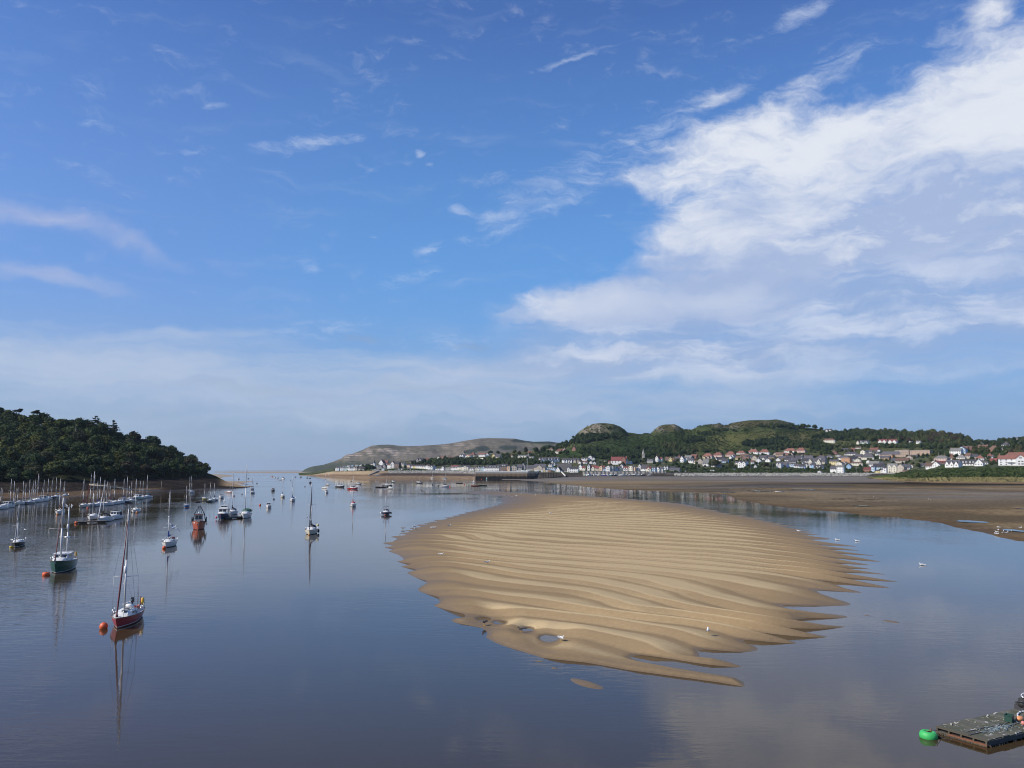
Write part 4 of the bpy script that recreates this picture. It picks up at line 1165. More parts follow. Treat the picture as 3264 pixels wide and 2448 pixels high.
def woodland():
    r = random.Random(21); it = []
    # px, py, half width, half height (photo), how many, tree height, shade range
    zones = [(2640, 1392, 60, 10, 30, 9, .0, .5), (2700, 1392, 80, 14, 90, 10, 0, .5), (2790, 1390, 90, 16, 150, 10, 0, .75), (2880, 1396, 80, 16, 130, 11, .1, .9), (2970, 1400, 80, 18, 140, 11, .3, 1.0),
             (3040, 1408, 60, 16, 100, 11, .2, .9), (3100, 1420, 40, 12, 50, 9, 0, .6), (3170, 1414, 70, 10, 70, 9, 0, .6), (3240, 1408, 60, 10, 60, 8, 0, .6), (3330, 1410, 120, 14, 60, 9, 0, .6),
             (3210, 1432, 70, 8, 50, 8, 0, .9), (3240, 1444, 40, 6, 30, 8, .5, 1.0), (3130, 1436, 50, 8, 40, 7, .2, .9), (2990, 1425, 60, 8, 50, 9, 0, .6), (2870, 1424, 90, 6, 60, 7, .1, .6), (2730, 1424, 90, 5, 50, 6, .1, .7),
             (1880, 1398, 46, 10, 60, 9, 0, .4), (1925, 1394, 44, 7, 40, 8, 0, .3), (1850, 1410, 30, 8, 30, 8, 0, .5), (1800, 1418, 30, 9, 34, 8, 0, .5), (1770, 1430, 36, 6, 30, 8, 0, .5), (1760, 1445, 60, 5, 40, 7, .1, .6),
             (1945, 1367, 18, 4, 10, 4, 0, .3), (1985, 1374, 14, 5, 10, 4, .1, .3),
             (1560, 1476, 90, 8, 90, 8, .1, .6), (1450, 1476, 90, 9, 110, 9, 0, .5), (1380, 1480, 40, 8, 40, 9, 0, .5), (1640, 1472, 80, 8, 80, 7, .1, .6), (1690, 1478, 60, 6, 40, 6, .1, .6), (1620, 1458, 40, 6, 34, 7, .1, .6), (1720, 1455, 50, 6, 40, 7, .1, .6),
             (1180, 1492, 30, 4, 24, 8, 0, .4), (1160, 1497, 20, 3, 14, 7, 0, .4), (1330, 1479, 22, 5, 16, 7, 0, .5),
             (1930, 1456, 50, 8, 60, 8, 0, .4), (2030, 1452, 60, 10, 90, 9, 0, .4), (2110, 1448, 60, 8, 70, 9, .0, .5), (1900, 1440, 40, 8, 34, 8, 0, .4), (2170, 1442, 50, 8, 50, 9, .1, .7), (2060, 1436, 40, 6, 30, 8, 0, .3), (2025, 1474, 18, 6, 16, 8, 0, .3), (2070, 1466, 20, 4, 16, 7, 0, .4),
             (2220, 1402, 30, 6, 28, 9, 0, .3), (2200, 1410, 22, 5, 18, 9, 0, .3), (2130, 1424, 30, 6, 24, 8, .3, .7), (2250, 1384, 34, 5, 22, 7, 0, .4), (2330, 1372, 60, 5, 30, 6, 0, .5), (2500, 1362, 60, 6, 50, 7, 0, .5), (2430, 1358, 26, 4, 14, 5, 0, .3),
             (2395, 1417, 26, 8, 30, 9, 0, .3), (2440, 1412, 30, 8, 34, 10, 0, .3), (2485, 1410, 26, 10, 34, 10, 0, .35), (2530, 1420, 60, 8, 60, 9, .1, .6), (2590, 1420, 40, 10, 50, 9, 0, .5), (2620, 1432, 40, 6, 36, 8, 0, .4), (2480, 1430, 40, 5, 26, 7, 0, .5),
             (2300, 1440, 60, 4, 24, 6, .1, .5), (2250, 1436, 40, 4, 20, 6, .1, .6), (2640, 1446, 24, 5, 16, 7, 0, .4), (2690, 1438, 30, 4, 14, 6, .1, .7)]
    for cx, cy, hx, hy, n, h, s0, s1 in zones:
        for _ in range(n):
            a, q = r.uniform(0, 6.28), r.random() ** 0.5
            g = town.at(cx + hx * q * math.cos(a), cy + hy * q * math.sin(a))
            k = r.uniform(0.6, 1.15)
            it.append((g.x, g.y, g.z, h * k * 0.55, h * k, r.uniform(s0, s1)))
    # garden trees through the town
    for _ in range(760):
        px = r.uniform(1840, 3300); py = r.uniform(1440, 1500) if px < 2900 else r.uniform(1432, 1482)
        g = town.at(px, py); k = r.uniform(2.4, 6.2)
        it.append((g.x, g.y, g.z, k * 0.62, k, r.uniform(0, 0.7)))
    mass('hillside_woodland', 'woods and garden trees covering the slopes around the town', GREEN, it, 110, 0.15, 300)
woodland()
def scrub():
    r = random.Random(33); it = []
    for cx, cy, hx, hy, n, h in ((2010, 1424, 190, 40, 1500, 1.7), (2200, 1402, 120, 30, 700, 1.8), (2420, 1375, 160, 26, 600, 1.4), (2300, 1425, 140, 18, 500, 1.4), (2560, 1396, 120, 24, 500, 1.8), (1950, 1390, 90, 10, 160, 2.0), (2700, 1400, 140, 24, 400, 2.0),
                                 (2330, 1356, 120, 10, 160, 1.8), (2130, 1372, 90, 10, 120, 1.6), (1910, 1372, 70, 20, 70, 1.6), (2500, 1352, 60, 8, 90, 2.0), (1700, 1462, 200, 14, 300, 2.0)):
        for _ in range(n):
            a, q = r.uniform(0, 6.28), r.random() ** 0.5
            g = town.at(cx + hx * q * math.cos(a), cy + hy * q * math.sin(a)); k = r.uniform(0.5, 1.3) * h
            it.append((g.x, g.y, g.z, k * 1.1, k, r.uniform(0, 0.75)))
    # hedges and shrubs along the top of the embankment and the quays
    for _ in range(900):
        px = r.uniform(2130, 2900); g = town.at(px, r.uniform(1494, 1507)); k = r.uniform(1.0, 3.4)
        it.append((g.x, g.y, g.z, k * 0.9, k, r.uniform(0, .6)))
    for _ in range(90):
        g = town.at(r.uniform(1060, 1350), r.uniform(1497, 1501)); k = r.uniform(1.0, 3.0)
        it.append((g.x, g.y, g.z, k * 0.9, k, r.uniform(0, .5)))
    mass('hillside_scrub', 'bracken, gorse and hedges on the slopes and banks', SCRUB, it, 26, 0.24, 400)
    it = []
    for _ in range(1500):
        px = r.uniform(2850, 3680); t = r.random()
        y0 = np.interp(px, [2850, 2900, 3000, 3264], [985, 890, 845, 805]); y1 = np.interp(px, [2850, 2900, 3000, 3264], [1060, 1010, 960, 950])
        g = headland.ground(px, y0 + (y1 - y0) * t)
        k = r.uniform(1.4, 4.2) * (0.5 + 0.6 * min(1, t * 5)) * np.interp(px, [2850, 2920], [0.4, 1.0])
        it.append((g.x, g.y, g.z, k * 0.85, k, min(0.9, max(0.0, r.gauss(0.38, 0.2)))))
    mass('scrub_bank', 'dense green bushes along the top of the grassy headland', SCRUB, it, 60, 0.2, 500)
scrub()
def dune_grass():
    r = np.random.default_rng(8); n = 5200
    V, Fc = [], []
    for i in range(n):
        px = r.uniform(2815, 3680); y0 = np.interp(px, [2815, 2890, 3000, 3264], [955, 850, 785, 740]); y1 = np.interp(px, [2815, 2890, 3000, 3264], [1040, 890, 850, 812])
        g = headland.ground(px, r.uniform(y0, y1)); h = r.uniform(0.4, 1.2); a = r.uniform(0, 6.28); w = r.uniform(0.5, 1.1)
        dx, dy = math.cos(a) * w, math.sin(a) * w
        V += [(g.x - dx, g.y - dy, g.z - .1), (g.x + dx, g.y + dy, g.z - .1), (g.x + dx * .6, g.y + dy * .6 + .2, g.z + h), (g.x - dx * .5, g.y - dy * .5 - .2, g.z + h * .8)]
        b = 4 * i; Fc += [(b, b + 1, b + 2), (b, b + 2, b + 3)]
    me = tri_mesh('dune_grass', np.array(V), np.array(Fc), 3)
    o = mesh_obj('dune_grass', me, None, [paint('dry_grass', (0.24, 0.21, 0.085), 0.9, 0, 0.6, 0.15)])
    tag(o, 'pale dry grass fringing the headland shore', None, None, 'stuff')
dune_grass()
# ================================================================== TOWN
WALLS = {'white': (0.82, 0.81, 0.78), 'cream': (0.78, 0.73, 0.60), 'yellow': (0.74, 0.62, 0.30), 'beige': (0.50, 0.44, 0.36), 'grey': (0.34, 0.33, 0.32), 'pale blue': (0.50, 0.62, 0.74),
         'pink': (0.66, 0.48, 0.42), 'brick': (0.34, 0.15, 0.10), 'peach': (0.72, 0.50, 0.34), 'pale green': (0.56, 0.64, 0.58), 'brown': (0.20, 0.14, 0.11), 'orange': (0.52, 0.28, 0.15),
         'blue': (0.30, 0.48, 0.70), 'sandstone': (0.42, 0.31, 0.23)}
ROOFS = {'slate': (0.085, 0.080, 0.090), 'red tile': (0.225, 0.098, 0.072), 'dark': (0.045, 0.042, 0.046), 'brown tile': (0.16, 0.095, 0.070), 'maroon': (0.20, 0.060, 0.055), 'grey': (0.20, 0.195, 0.185), 'flat': (0.22, 0.21, 0.20)}
def wall_mat(k): return paint('wall_' + k.replace(' ', '_'), WALLS[k], 0.85, 0, 0.14, 0.35, 0.2)
def roof_mat(k):
    name = 'roof_' + k.replace(' ', '_')
    if name in _mats: return _mats[name]
    m, nt, b = material(name); _mats[name] = m
    tc = nt.n('ShaderNodeTexCoord').outputs['Object']
    rnd = nt.n('ShaderNodeObjectInfo').outputs['Random']
    n1 = nt.noise(tc, 0.8, 5.0, 0.6).outputs['Fac']
    x, y, z = nt.sep(tc)
    course = nt.math('FRACT', nt.math('MULTIPLY', z, 3.2))
    c = nt.vec('SCALE', (*ROOFS[k],), None, nt.math('ADD', nt.ramp(n1, 0.3, 0.7, 0.75, 1.2), nt.math('MULTIPLY', nt.math('SUBTRACT', rnd, 0.5), 0.45)))
    c = nt.mix(nt.ramp(course, 0.0, 0.18, 0.35, 0.0), c, (0.02, 0.02, 0.02))
    nt.put(b.inputs['Base Color'], c)
    b.inputs['Roughness'].default_value = 0.6 if k in ('slate', 'dark') else 0.85
    return m
PANE = paint('window_pane', (0.030, 0.036, 0.045), 0.2, 0, 0.2, 2.0, 0.25)
FRAME = paint('window_frame', (0.70, 0.70, 0.68), 0.5)
STACK = paint('chimney_brick', (0.26, 0.15, 0.11), 0.9, 0, 0.4, 2.0)
_wm = MB().box((0, 0.02, 0), (1.16, 0.10, 1.12), 0, 0).box((-0.26, -0.035, 0), (0.46, 0.03, 0.94), 0, 1).box((0.26, -0.035, 0), (0.46, 0.03, 0.94), 0, 1).mesh('window')
_wm.materials.append(FRAME); _wm.materials.append(PANE)
_cm = MB().box((0, 0, 0), (1, 1, 1), 0, 0).box((0, 0, 0.53), (1.15, 1.15, 0.10), 0, 0).tube((-.2, 0, 0.55), (-.2, 0, 0.8), 0.13, 0.11, 6).tube((.2, 0, 0.55), (.2, 0, 0.8), 0.13, 0.11, 6).mesh('chimney')
_cm.materials.append(STACK)
_cw = _cm.copy(); _cw.materials.clear(); _cw.materials.append(wall_mat('white'))
_dm = MB().box((0, 0, 0), (1, 0.08, 1), 0, 0).box((0, -0.05, 0.3), (0.5, 0.03, 0.22), 0, 1).mesh('door')
_dm.materials.append(paint('front_door', (0.09, 0.10, 0.14), 0.4)); _dm.materials.append(PANE)

def slab(mb, a, b, c, d, th, mi=0):
    """Roof slope: a quad with thickness upwards along its normal."""
    a, b, c, d = map(Vector, (a, b, c, d))
    n = (b - a).cross(d - a).normalized() * th
    if n.z < 0: n = -n
    vs = [a, b, c, d, a + n, b + n, c + n, d + n]
    return mb.add(vs, [(0, 3, 2, 1), (4, 5, 6, 7), (0, 1, 5, 4), (1, 2, 6, 5), (2, 3, 7, 6), (3, 0, 4, 7)], mi)

def building(loc, rz, w, d, h, rh, kind, wall, roof, name, label, group=None, chim=1, wins=True, base=3.0, white_chim=False, gables=2, dormers=0, door=True, cat='house', fl=2.75):
    """A building whose front faces local -Y. kind: G gable to the front, S gables at the sides, H hipped, F flat, T several gables to the front."""
    t = thing(name, label, cat, loc, rz, group)
    x0, x1, y0, y1 = -w / 2, w / 2, 0.0, d
    mb = MB().box((0, d / 2, (h - base) / 2), (w, d, h + base))
    rb = MB(); ov, th = 0.35, 0.22
    ridge = []
    if kind == 'G':
        mb.add([(x0, y0, h), (x1, y0, h), (0, y0, h + rh)], [(0, 1, 2)]); mb.add([(x0, y1, h), (x1, y1, h), (0, y1, h + rh)], [(2, 1, 0)])
        s = rh / (w / 2)
        for sg in (-1, 1):
            slab(rb, (sg * (w / 2 + ov), y0 - ov, h - ov * s), (0, y0 - ov, h + rh), (0, y1 + ov, h + rh), (sg * (w / 2 + ov), y1 + ov, h - ov * s), th)
        ridge = [(0, d * 0.45)]
    elif kind == 'S':
        mb.add([(x0, y0, h), (x0, y1, h), (x0, d / 2, h + rh)], [(0, 2, 1)]); mb.add([(x1, y0, h), (x1, y1, h), (x1, d / 2, h + rh)], [(0, 1, 2)])
        s = rh / (d / 2)
        slab(rb, (x0 - ov, y0 - ov, h - ov * s), (x1 + ov, y0 - ov, h - ov * s), (x1 + ov, d / 2, h + rh), (x0 - ov, d / 2, h + rh), th)
        slab(rb, (x0 - ov, y1 + ov, h - ov * s), (x1 + ov, y1 + ov, h - ov * s), (x1 + ov, d / 2, h + rh), (x0 - ov, d / 2, h + rh), th)
        ridge = [(x0 + 0.6, d / 2), (x1 - 0.6, d / 2)]
    elif kind == 'H':
        i = min(d / 2, w / 2 * 0.8); o = ov
        A, B, Cc, D = (x0 - o, y0 - o, h - .05), (x1 + o, y0 - o, h - .05), (x1 + o, y1 + o, h - .05), (x0 - o, y1 + o, h - .05)
        P, Q = (x0 + i, d / 2, h + rh), (x1 - i, d / 2, h + rh)
        rb.add([A, B, Cc, D, P, Q], [(0, 1, 5, 4), (1, 2, 5), (2, 3, 4, 5), (3, 0, 4), (3, 2, 1, 0)])
        rb.box((0, d / 2, h - 0.12), (w + 2 * o, d + 2 * o, 0.14))
        ridge = [(x0 + i + 0.3, d / 2), (x1 - i - 0.3, d / 2)]
    elif kind == 'F':
        rb.box((0, d / 2, h + 0.15), (w + 0.4, d + 0.4, 0.3)); rb.box((0, d / 2, h + 0.45), (w * 0.5, d * 0.5, 0.5))
    elif kind == 'T':
        s2 = rh * 0.72
        mb.add([(x0, y0, h), (x0, y1, h), (x0, d / 2, h + rh)], [(0, 2, 1)]); mb.add([(x1, y0, h), (x1, y1, h), (x1, d / 2, h + rh)], [(0, 1, 2)])
        s = rh / (d / 2)
        slab(rb, (x0 - ov, y0 - ov, h - ov * s), (x1 + ov, y0 - ov, h - ov * s), (x1 + ov, d / 2, h + rh), (x0 - ov, d / 2, h + rh), th)
        slab(rb, (x0 - ov, y1 + ov, h - ov * s), (x1 + ov, y1 + ov, h - ov * s), (x1 + ov, d / 2, h + rh), (x0 - ov, d / 2, h + rh), th)
        gw = w / gables * (0.74 if gables > 1 else 0.5)
        for k in range(gables):
            cx = x0 + w * (k + 0.5) / gables; q = -0.7
            mb.box((cx, q / 2 + .05, (h - base) / 2), (gw, -q + .1, h + base))
            mb.add([(cx - gw / 2, q, h), (cx + gw / 2, q, h), (cx, q, h + s2)], [(0, 1, 2)])
            ss = s2 / (gw / 2); yb = d / 2 * s2 / rh + 0.2
            for sg in (-1, 1):
                slab(rb, (cx + sg * (gw / 2 + .25), q - .25, h - .25 * ss), (cx, q - .25, h + s2), (cx, yb, h + s2), (cx + sg * (gw / 2 + .25), yb, h - .25 * ss), 0.16)
        ridge = [(x0 + 0.6, d / 2), (x1 - 0.6, d / 2)]
    mb.build('wall', wall_mat(wall), t)
    ro = rb.build('roof', roof_mat(roof), t)
    if dormers:
        for k in range(dormers):
            cx = x0 + w * (k + 0.5) / dormers
            db = MB().box((cx, d * 0.18, h + rh * 0.36), (w / dormers * 0.42, d * 0.30, rh * 0.52))
            db.box((cx, d * 0.18, h + rh * 0.64), (w / dormers * 0.5, d * 0.36, 0.14), 0, 1).box((cx, d * 0.03 - 0.03, h + rh * 0.38), (w / dormers * 0.26, 0.04, rh * 0.28), 0, 2)
            db.build('dormer', [wall_mat('white'), roof_mat(roof), PANE], ro)
    for x, y in ridge[:chim] if chim < 3 else ridge:
        cz = h + rh + 0.35
        c = put(bpy.data.objects.new('chimney', _cw if white_chim else _cm), ro if False else t)
        c.location = (x, y, cz); c.scale = (0.8, 0.6, 1.5)
    if wins:
        fy = -0.7 if kind == 'T' else 0.0
        nf = max(1, int(h / fl)); nx = max(1, min(5, int(round(w / 3.4))))
        if kind == 'T': nx = gables
        for fl_i in range(nf):
            zc = h - (nf - fl_i - 0.5) * (h / nf if h / nf < 3.4 else fl) + 0.1
            for k in range(nx):
                xc = x0 + w * (k + 0.5) / nx
                if door and fl_i == 0 and nf > 1 and k == nx // 2 and nx > 2:
                    o = put(bpy.data.objects.new('door', _dm), t); o.location = (xc, fy - 0.03, 1.05); o.scale = (1.1, 1, 2.1); continue
                o = put(bpy.data.objects.new('window', _wm), t); o.location = (xc, fy - 0.02, zc); o.scale = (min(1.5, w / nx * 0.36), 1, 1.3)
        if kind == 'G' and rh > 2.4:
            o = put(bpy.data.objects.new('window', _wm), t); o.location = (0, -0.02, h + rh * 0.30); o.scale = (0.9, 1, 1.0)
        # one pane on the left flank, which turns to the sun
        o = put(bpy.data.objects.new('window', _wm), t); o.location = (x0 + 0.02 - 0.04, d * 0.5, h * 0.62); o.rotation_euler = (0, 0, -math.pi / 2); o.scale = (1.1, 1, 1.2)
    return t

# px centre, photo y of the wall foot, width, wall height, roof height (photo px), shape, wall, roof, extra words or options
HOUSES = [
 # far seafront
 (1075, 1501, 13, 8, 4.5, 'T', 'white', 'slate'), (1090, 1501, 13, 9, 4, 'T', 'white', 'slate'), (1103, 1501, 11, 10, 2, 'F', 'pale green', 'flat'),
 (1112, 1500, 7, 8, 4, 'G', 'white', 'slate'), (1119.5, 1500, 8, 8, 2.5, 'S', 'white', 'slate'), (1127.5, 1500, 7, 8, 4, 'G', 'white', 'slate'), (1135, 1500, 7, 7.5, 4, 'G', 'beige', 'slate'),
 (1146, 1500, 8, 7, 4.5, 'S', 'beige', 'dark'), (1156, 1500, 10, 7, 4.5, 'S', 'grey', 'dark'),
 (1207, 1494, 20, 6, 5, 'S', 'grey', 'slate', dict(dormers=2)), (1223, 1493, 11, 7, 7, 'G', 'grey', 'slate'), (1214, 1488, 15, 11, 11, 'G', 'white', 'red tile'), (1228, 1485, 12, 8, 9, 'S', 'pink', 'red tile'),
 (1240, 1493.5, 13, 11, 4, 'S', 'white', 'brown tile'), (1250, 1493, 12, 14, 8, 'G', 'white', 'red tile'), (1264, 1493, 14, 15, 6, 'S', 'brown', 'dark'), (1280, 1490, 15, 11, 5, 'T', 'cream', 'slate', dict(gables=3)),
 (1300, 1490, 14, 8, 2.5, 'S', 'pink', 'slate'),
 (1097, 1487, 10, 3, 2, 'S', 'white', 'slate'), (1110, 1486.5, 10, 3, 2, 'S', 'white', 'grey'), (1122, 1486.5, 8, 3, 2, 'G', 'pale blue', 'grey'), (1136, 1486, 9, 3, 2, 'S', 'white', 'grey'), (1150, 1486, 9, 3.5, 2, 'G', 'white', 'slate'), (1163, 1486, 9, 3.5, 2, 'S', 'pale blue', 'grey'), (1174, 1485.5, 7, 4, 2, 'G', 'white', 'grey'),
 # terrace on the far seafront
 (1312.5, 1492.5, 6.8, 8, 2.8, 'S', 'white', 'slate'), (1319.3, 1492.7, 6.8, 8, 2.8, 'S', 'yellow', 'slate'), (1326.1, 1493, 6.8, 8, 2.8, 'S', 'cream', 'slate'), (1332.9, 1493.2, 6.8, 8, 2.8, 'S', 'white', 'slate'), (1339.7, 1493.6, 6.8, 8.5, 2.8, 'S', 'white', 'slate'), (1346.5, 1494, 6.8, 8.5, 2.8, 'S', 'cream', 'slate'), (1353.3, 1494.4, 6.8, 8.5, 2.8, 'S', 'white', 'slate'),
 (1361, 1495.5, 7, 9, 4, 'G', 'white', 'brown tile'), (1372, 1496.5, 17, 8, 5.5, 'T', 'white', 'slate'),
 (1335, 1474, 18, 7, 8, 'T', 'grey', 'slate'), (1311, 1476, 12, 5, 4, 'S', 'brown', 'dark'),
 (1397, 1463, 7, 5, 3, 'G', 'cream', 'brown tile'), (1409, 1462, 9, 4, 4, 'H', 'brick', 'red tile'), (1361, 1469, 8, 5, 4, 'S', 'pink', 'maroon'), (1368, 1471, 8, 5, 3, 'G', 'white', 'slate'), (1376, 1469, 5, 6, 2, 'G', 'white', 'grey'), (1436, 1462, 20, 3, 4, 'H', 'brick', 'brown tile'),
 (1398, 1499, 24, 5.5, 2, 'S', 'white', 'dark', dict(chim=0)), (1411, 1499.5, 9, 8, 5, 'G', 'white', 'slate'), (1427, 1499, 17, 8, 1, 'F', 'grey', 'flat'),
 (1447, 1498.5, 22, 9, 5.5, 'S', 'white', 'maroon', dict(dormers=2)), (1464, 1499, 14, 10, 3, 'S', 'cream', 'slate'), (1482, 1499.5, 22, 11, 4.5, 'T', 'cream', 'slate', dict(gables=1)), (1503, 1500, 18, 5.5, 5, 'S', 'white', 'slate', dict(dormers=1)),
 # bluff
 (1462, 1461.5, 14, 4.5, 1, 'F', 'white', 'flat'), (1471, 1459.5, 14, 7, 5, 'T', 'white', 'slate'), (1491, 1463, 16, 10, 3, 'T', 'cream', 'red tile', dict(gables=1)), (1504, 1458, 16, 8, 7, 'H', 'beige', 'red tile'),
 (1536, 1456.5, 22, 8, 4.5, 'S', 'white', 'red tile'), (1552, 1455, 10, 6, 5, 'G', 'white', 'brown tile'), (1573, 1461, 10, 9, 5, 'G', 'yellow', 'slate'), (1585, 1461.5, 16, 6, 8, 'S', 'cream', 'slate'),
 (1613, 1460.5, 11, 4, 2, 'S', 'white', 'brown tile'), (1627, 1458, 16, 4, 4, 'H', 'cream', 'brown tile'), (1664, 1461, 30, 5.5, 5, 'T', 'cream', 'grey', dict(gables=3)), (1680, 1460, 11, 7, 4, 'G', 'cream', 'slate'),
 (1688, 1450, 12, 6, 5, 'T', 'white', 'red tile', dict(gables=1)), (1693, 1463, 14, 5, 2.5, 'T', 'cream', 'grey', dict(gables=2)), (1703, 1455, 5, 4, 1.5, 'G', 'white', 'grey'), (1716, 1454, 6, 4, 1.5, 'S', 'cream', 'grey'), (1718, 1441, 4, 5, 2, 'G', 'white', 'grey'),
 (1755, 1436, 14, 3.5, 4.5, 'H', 'cream', 'brown tile'), (1784, 1445, 30, 6.5, 7, 'H', 'cream', 'red tile'), (1798, 1442, 14, 6, 8, 'G', 'pink', 'red tile'), (1762, 1448, 13, 4, 0.8, 'F', 'white', 'flat'), (1829, 1437, 11, 6, 8, 'G', 'brick', 'red tile'),
 # small seafront houses left of the quay
 (1517.5, 1500, 7, 8, 5, 'G', 'beige', 'slate'), (1525, 1500, 6.5, 8.5, 6, 'G', 'white', 'slate'), (1533, 1500.5, 6, 9, 6, 'G', 'pale green', 'slate'), (1540.5, 1501, 6.5, 10, 5.5, 'G', 'pale blue', 'slate'), (1546, 1501, 5, 9, 4, 'S', 'white', 'slate'),
 # quay apartments
 (1570, 1502, 44, 11, 8, 'S', 'white', 'slate', dict(dormers=5, chim=0, fl=2.2)), (1605, 1502, 25, 15, 8, 'S', 'brown', 'dark', dict(chim=0, dormers=1)), (1621, 1503, 7.5, 16, 0.8, 'F', 'peach', 'flat'),
 (1636, 1503, 22, 13, 7, 'G', 'beige', 'slate', dict(chim=0)), (1655, 1500, 17, 10, 9, 'S', 'grey', 'slate', dict(chim=0)), (1667, 1497, 12, 12, 9, 'G', 'grey', 'slate', dict(chim=0)), (1687, 1500, 27, 8, 9, 'S', 'grey', 'slate', dict(chim=0)),
 (1719, 1501, 38, 11, 10, 'T', 'beige', 'slate', dict(gables=1, chim=0)), (1755, 1500, 30, 9, 1, 'F', 'pale blue', 'flat'),
 (1797, 1504, 48, 6, 20, 'S', 'grey', 'dark', dict(chim=0)), (1778, 1505, 14, 6, 11, 'G', 'white', 'dark', dict(chim=0)), (1811.5, 1505, 7.5, 12, 5, 'G', 'white', 'dark', dict(chim=0)), (1829, 1506, 28, 12, 5, 'S', 'white', 'dark', dict(chim=0)),
 # terraces above the quay
 (1720.5, 1473, 9.3, 8.5, 5, 'T', 'white', 'slate', dict(gables=1)), (1729.8, 1473, 9.3, 8.5, 5.5, 'T', 'white', 'slate', dict(gables=1)), (1739.1, 1473, 9.3, 8.5, 5.5, 'T', 'cream', 'slate', dict(gables=1)), (1748.4, 1473, 9.3, 8.5, 6, 'T', 'white', 'slate', dict(gables=1)), (1757.7, 1473, 9.3, 8.5, 6, 'T', 'white', 'slate', dict(gables=1)), (1767, 1473, 9.3, 8.5, 6.5, 'T', 'white', 'slate', dict(gables=1)), (1776.3, 1473, 9.3, 8.5, 7, 'T', 'white', 'slate', dict(gables=1)),
 (1722, 1476, 8, 5, 3, 'G', 'cream', 'maroon'), (1745, 1477, 7, 5, 3, 'G', 'white', 'maroon'), (1760, 1477, 6, 5, 3, 'G', 'white', 'brown tile'), (1754, 1488, 13, 6, 3, 'T', 'white', 'slate'), (1767, 1484, 4, 6, 2, 'G', 'white', 'grey'),
 (1795, 1475, 8, 9, 4, 'S', 'white', 'slate'), (1803, 1475, 8, 9, 4, 'S', 'white', 'slate'), (1811, 1475, 8, 9, 4, 'S', 'cream', 'slate'), (1819, 1475, 8, 9, 4, 'S', 'white', 'slate'), (1831, 1475, 10, 9, 4, 'S', 'beige', 'slate'), (1841, 1475, 10, 9, 4, 'S', 'sandstone', 'slate'),
 (1813, 1486, 8, 7, 4, 'G', 'white', 'slate'),
 # slope above the marina
 (1863, 1469, 25, 5.5, 4, 'T', 'white', 'slate', dict(gables=3)), (1880.5, 1467, 11, 11, 3.5, 'G', 'white', 'slate'), (1891.5, 1468, 7, 7, 2.5, 'G', 'white', 'slate'),
 (1847, 1478, 9, 4.5, 3, 'G', 'white', 'slate'), (1862.5, 1478, 16, 4, 4, 'T', 'white', 'maroon', dict(gables=1)), (1883, 1478, 9, 5, 3, 'G', 'white', 'slate'), (1894, 1480, 9, 5, 3, 'G', 'white', 'brown tile'),
 (1972, 1481, 52, 12.5, 12, 'S', 'white', 'maroon', dict(chim=2, fl=2.4)), (1987.7, 1481.5, 13, 18, 7.5, 'G', 'brick', 'maroon', dict(chim=0)), (1958.5, 1479, 12.5, 9, 7, 'G', 'white', 'maroon', dict(chim=0)),
 (2008.5, 1479, 13, 8, 1, 'F', 'white', 'flat'), (2021, 1476, 7, 6, 2.5, 'G', 'white', 'slate'), (1947, 1478, 12, 6, 2.5, 'S', 'white', 'brown tile'), (1927, 1476, 9, 5, 3, 'T', 'yellow', 'slate', dict(gables=1)), (1942, 1478, 8, 5, 2.5, 'T', 'pink', 'maroon', dict(gables=1)),
 # marina front
 (1849.5, 1499, 10, 11, 8, 'G', 'white', 'slate'), (1860, 1500, 11, 9, 4, 'S', 'cream', 'maroon'), (1876, 1500, 8, 14, 6, 'G', 'white', 'slate'), (1890, 1500, 17, 8, 8, 'T', 'cream', 'maroon', dict(gables=1)), (1904, 1500.5, 9, 8, 6, 'S', 'beige', 'maroon'),
 (1915, 1501, 9, 13, 3, 'G', 'peach', 'maroon'), (1922, 1501, 11, 8, 8, 'S', 'pale blue', 'maroon'), (1931, 1501, 6, 10, 3, 'G', 'pale blue', 'slate'), (1938, 1502.5, 11, 14, 4, 'G', 'white', 'slate'), (1950, 1502, 11, 14, 3, 'T', 'cream', 'slate'), (1961, 1501.5, 9, 9, 4, 'G', 'pale blue', 'slate'),
 (1971.5, 1501, 10, 7, 8, 'S', 'pale green', 'slate'), (1981, 1500.5, 9, 15, 5, 'G', 'white', 'slate'), (1994, 1501, 15, 7, 6, 'T', 'white', 'maroon'), (2010, 1501.5, 12, 14, 2.5, 'G', 'cream', 'slate'), (2020, 1501.5, 9, 14, 3, 'S', 'peach', 'slate'), (2030, 1501, 10, 9, 4, 'G', 'white', 'slate'), (2038.5, 1501, 6, 17, 5, 'G', 'white', 'slate'),
 (2050, 1501.5, 16, 8, 10, 'S', 'white', 'slate'), (2067, 1503, 15, 9, 6, 'T', 'cream', 'maroon', dict(gables=1)), (2083, 1503, 14, 9.5, 5, 'T', 'pale blue', 'slate', dict(gables=2)), (2096.5, 1503, 10, 9, 5, 'G', 'white', 'slate'), (2107, 1503, 11, 9, 5, 'S', 'cream', 'slate'),
 (2118, 1498, 7, 8, 5, 'G', 'white', 'dark'), (2126, 1498, 7, 8, 5, 'G', 'white', 'dark'), (2140, 1498, 18, 5, 6, 'S', 'white', 'dark', dict(chim=0)), (2149, 1505, 34, 6.5, 7, 'S', 'grey', 'slate', dict(chim=0)),
 # upper town, left part
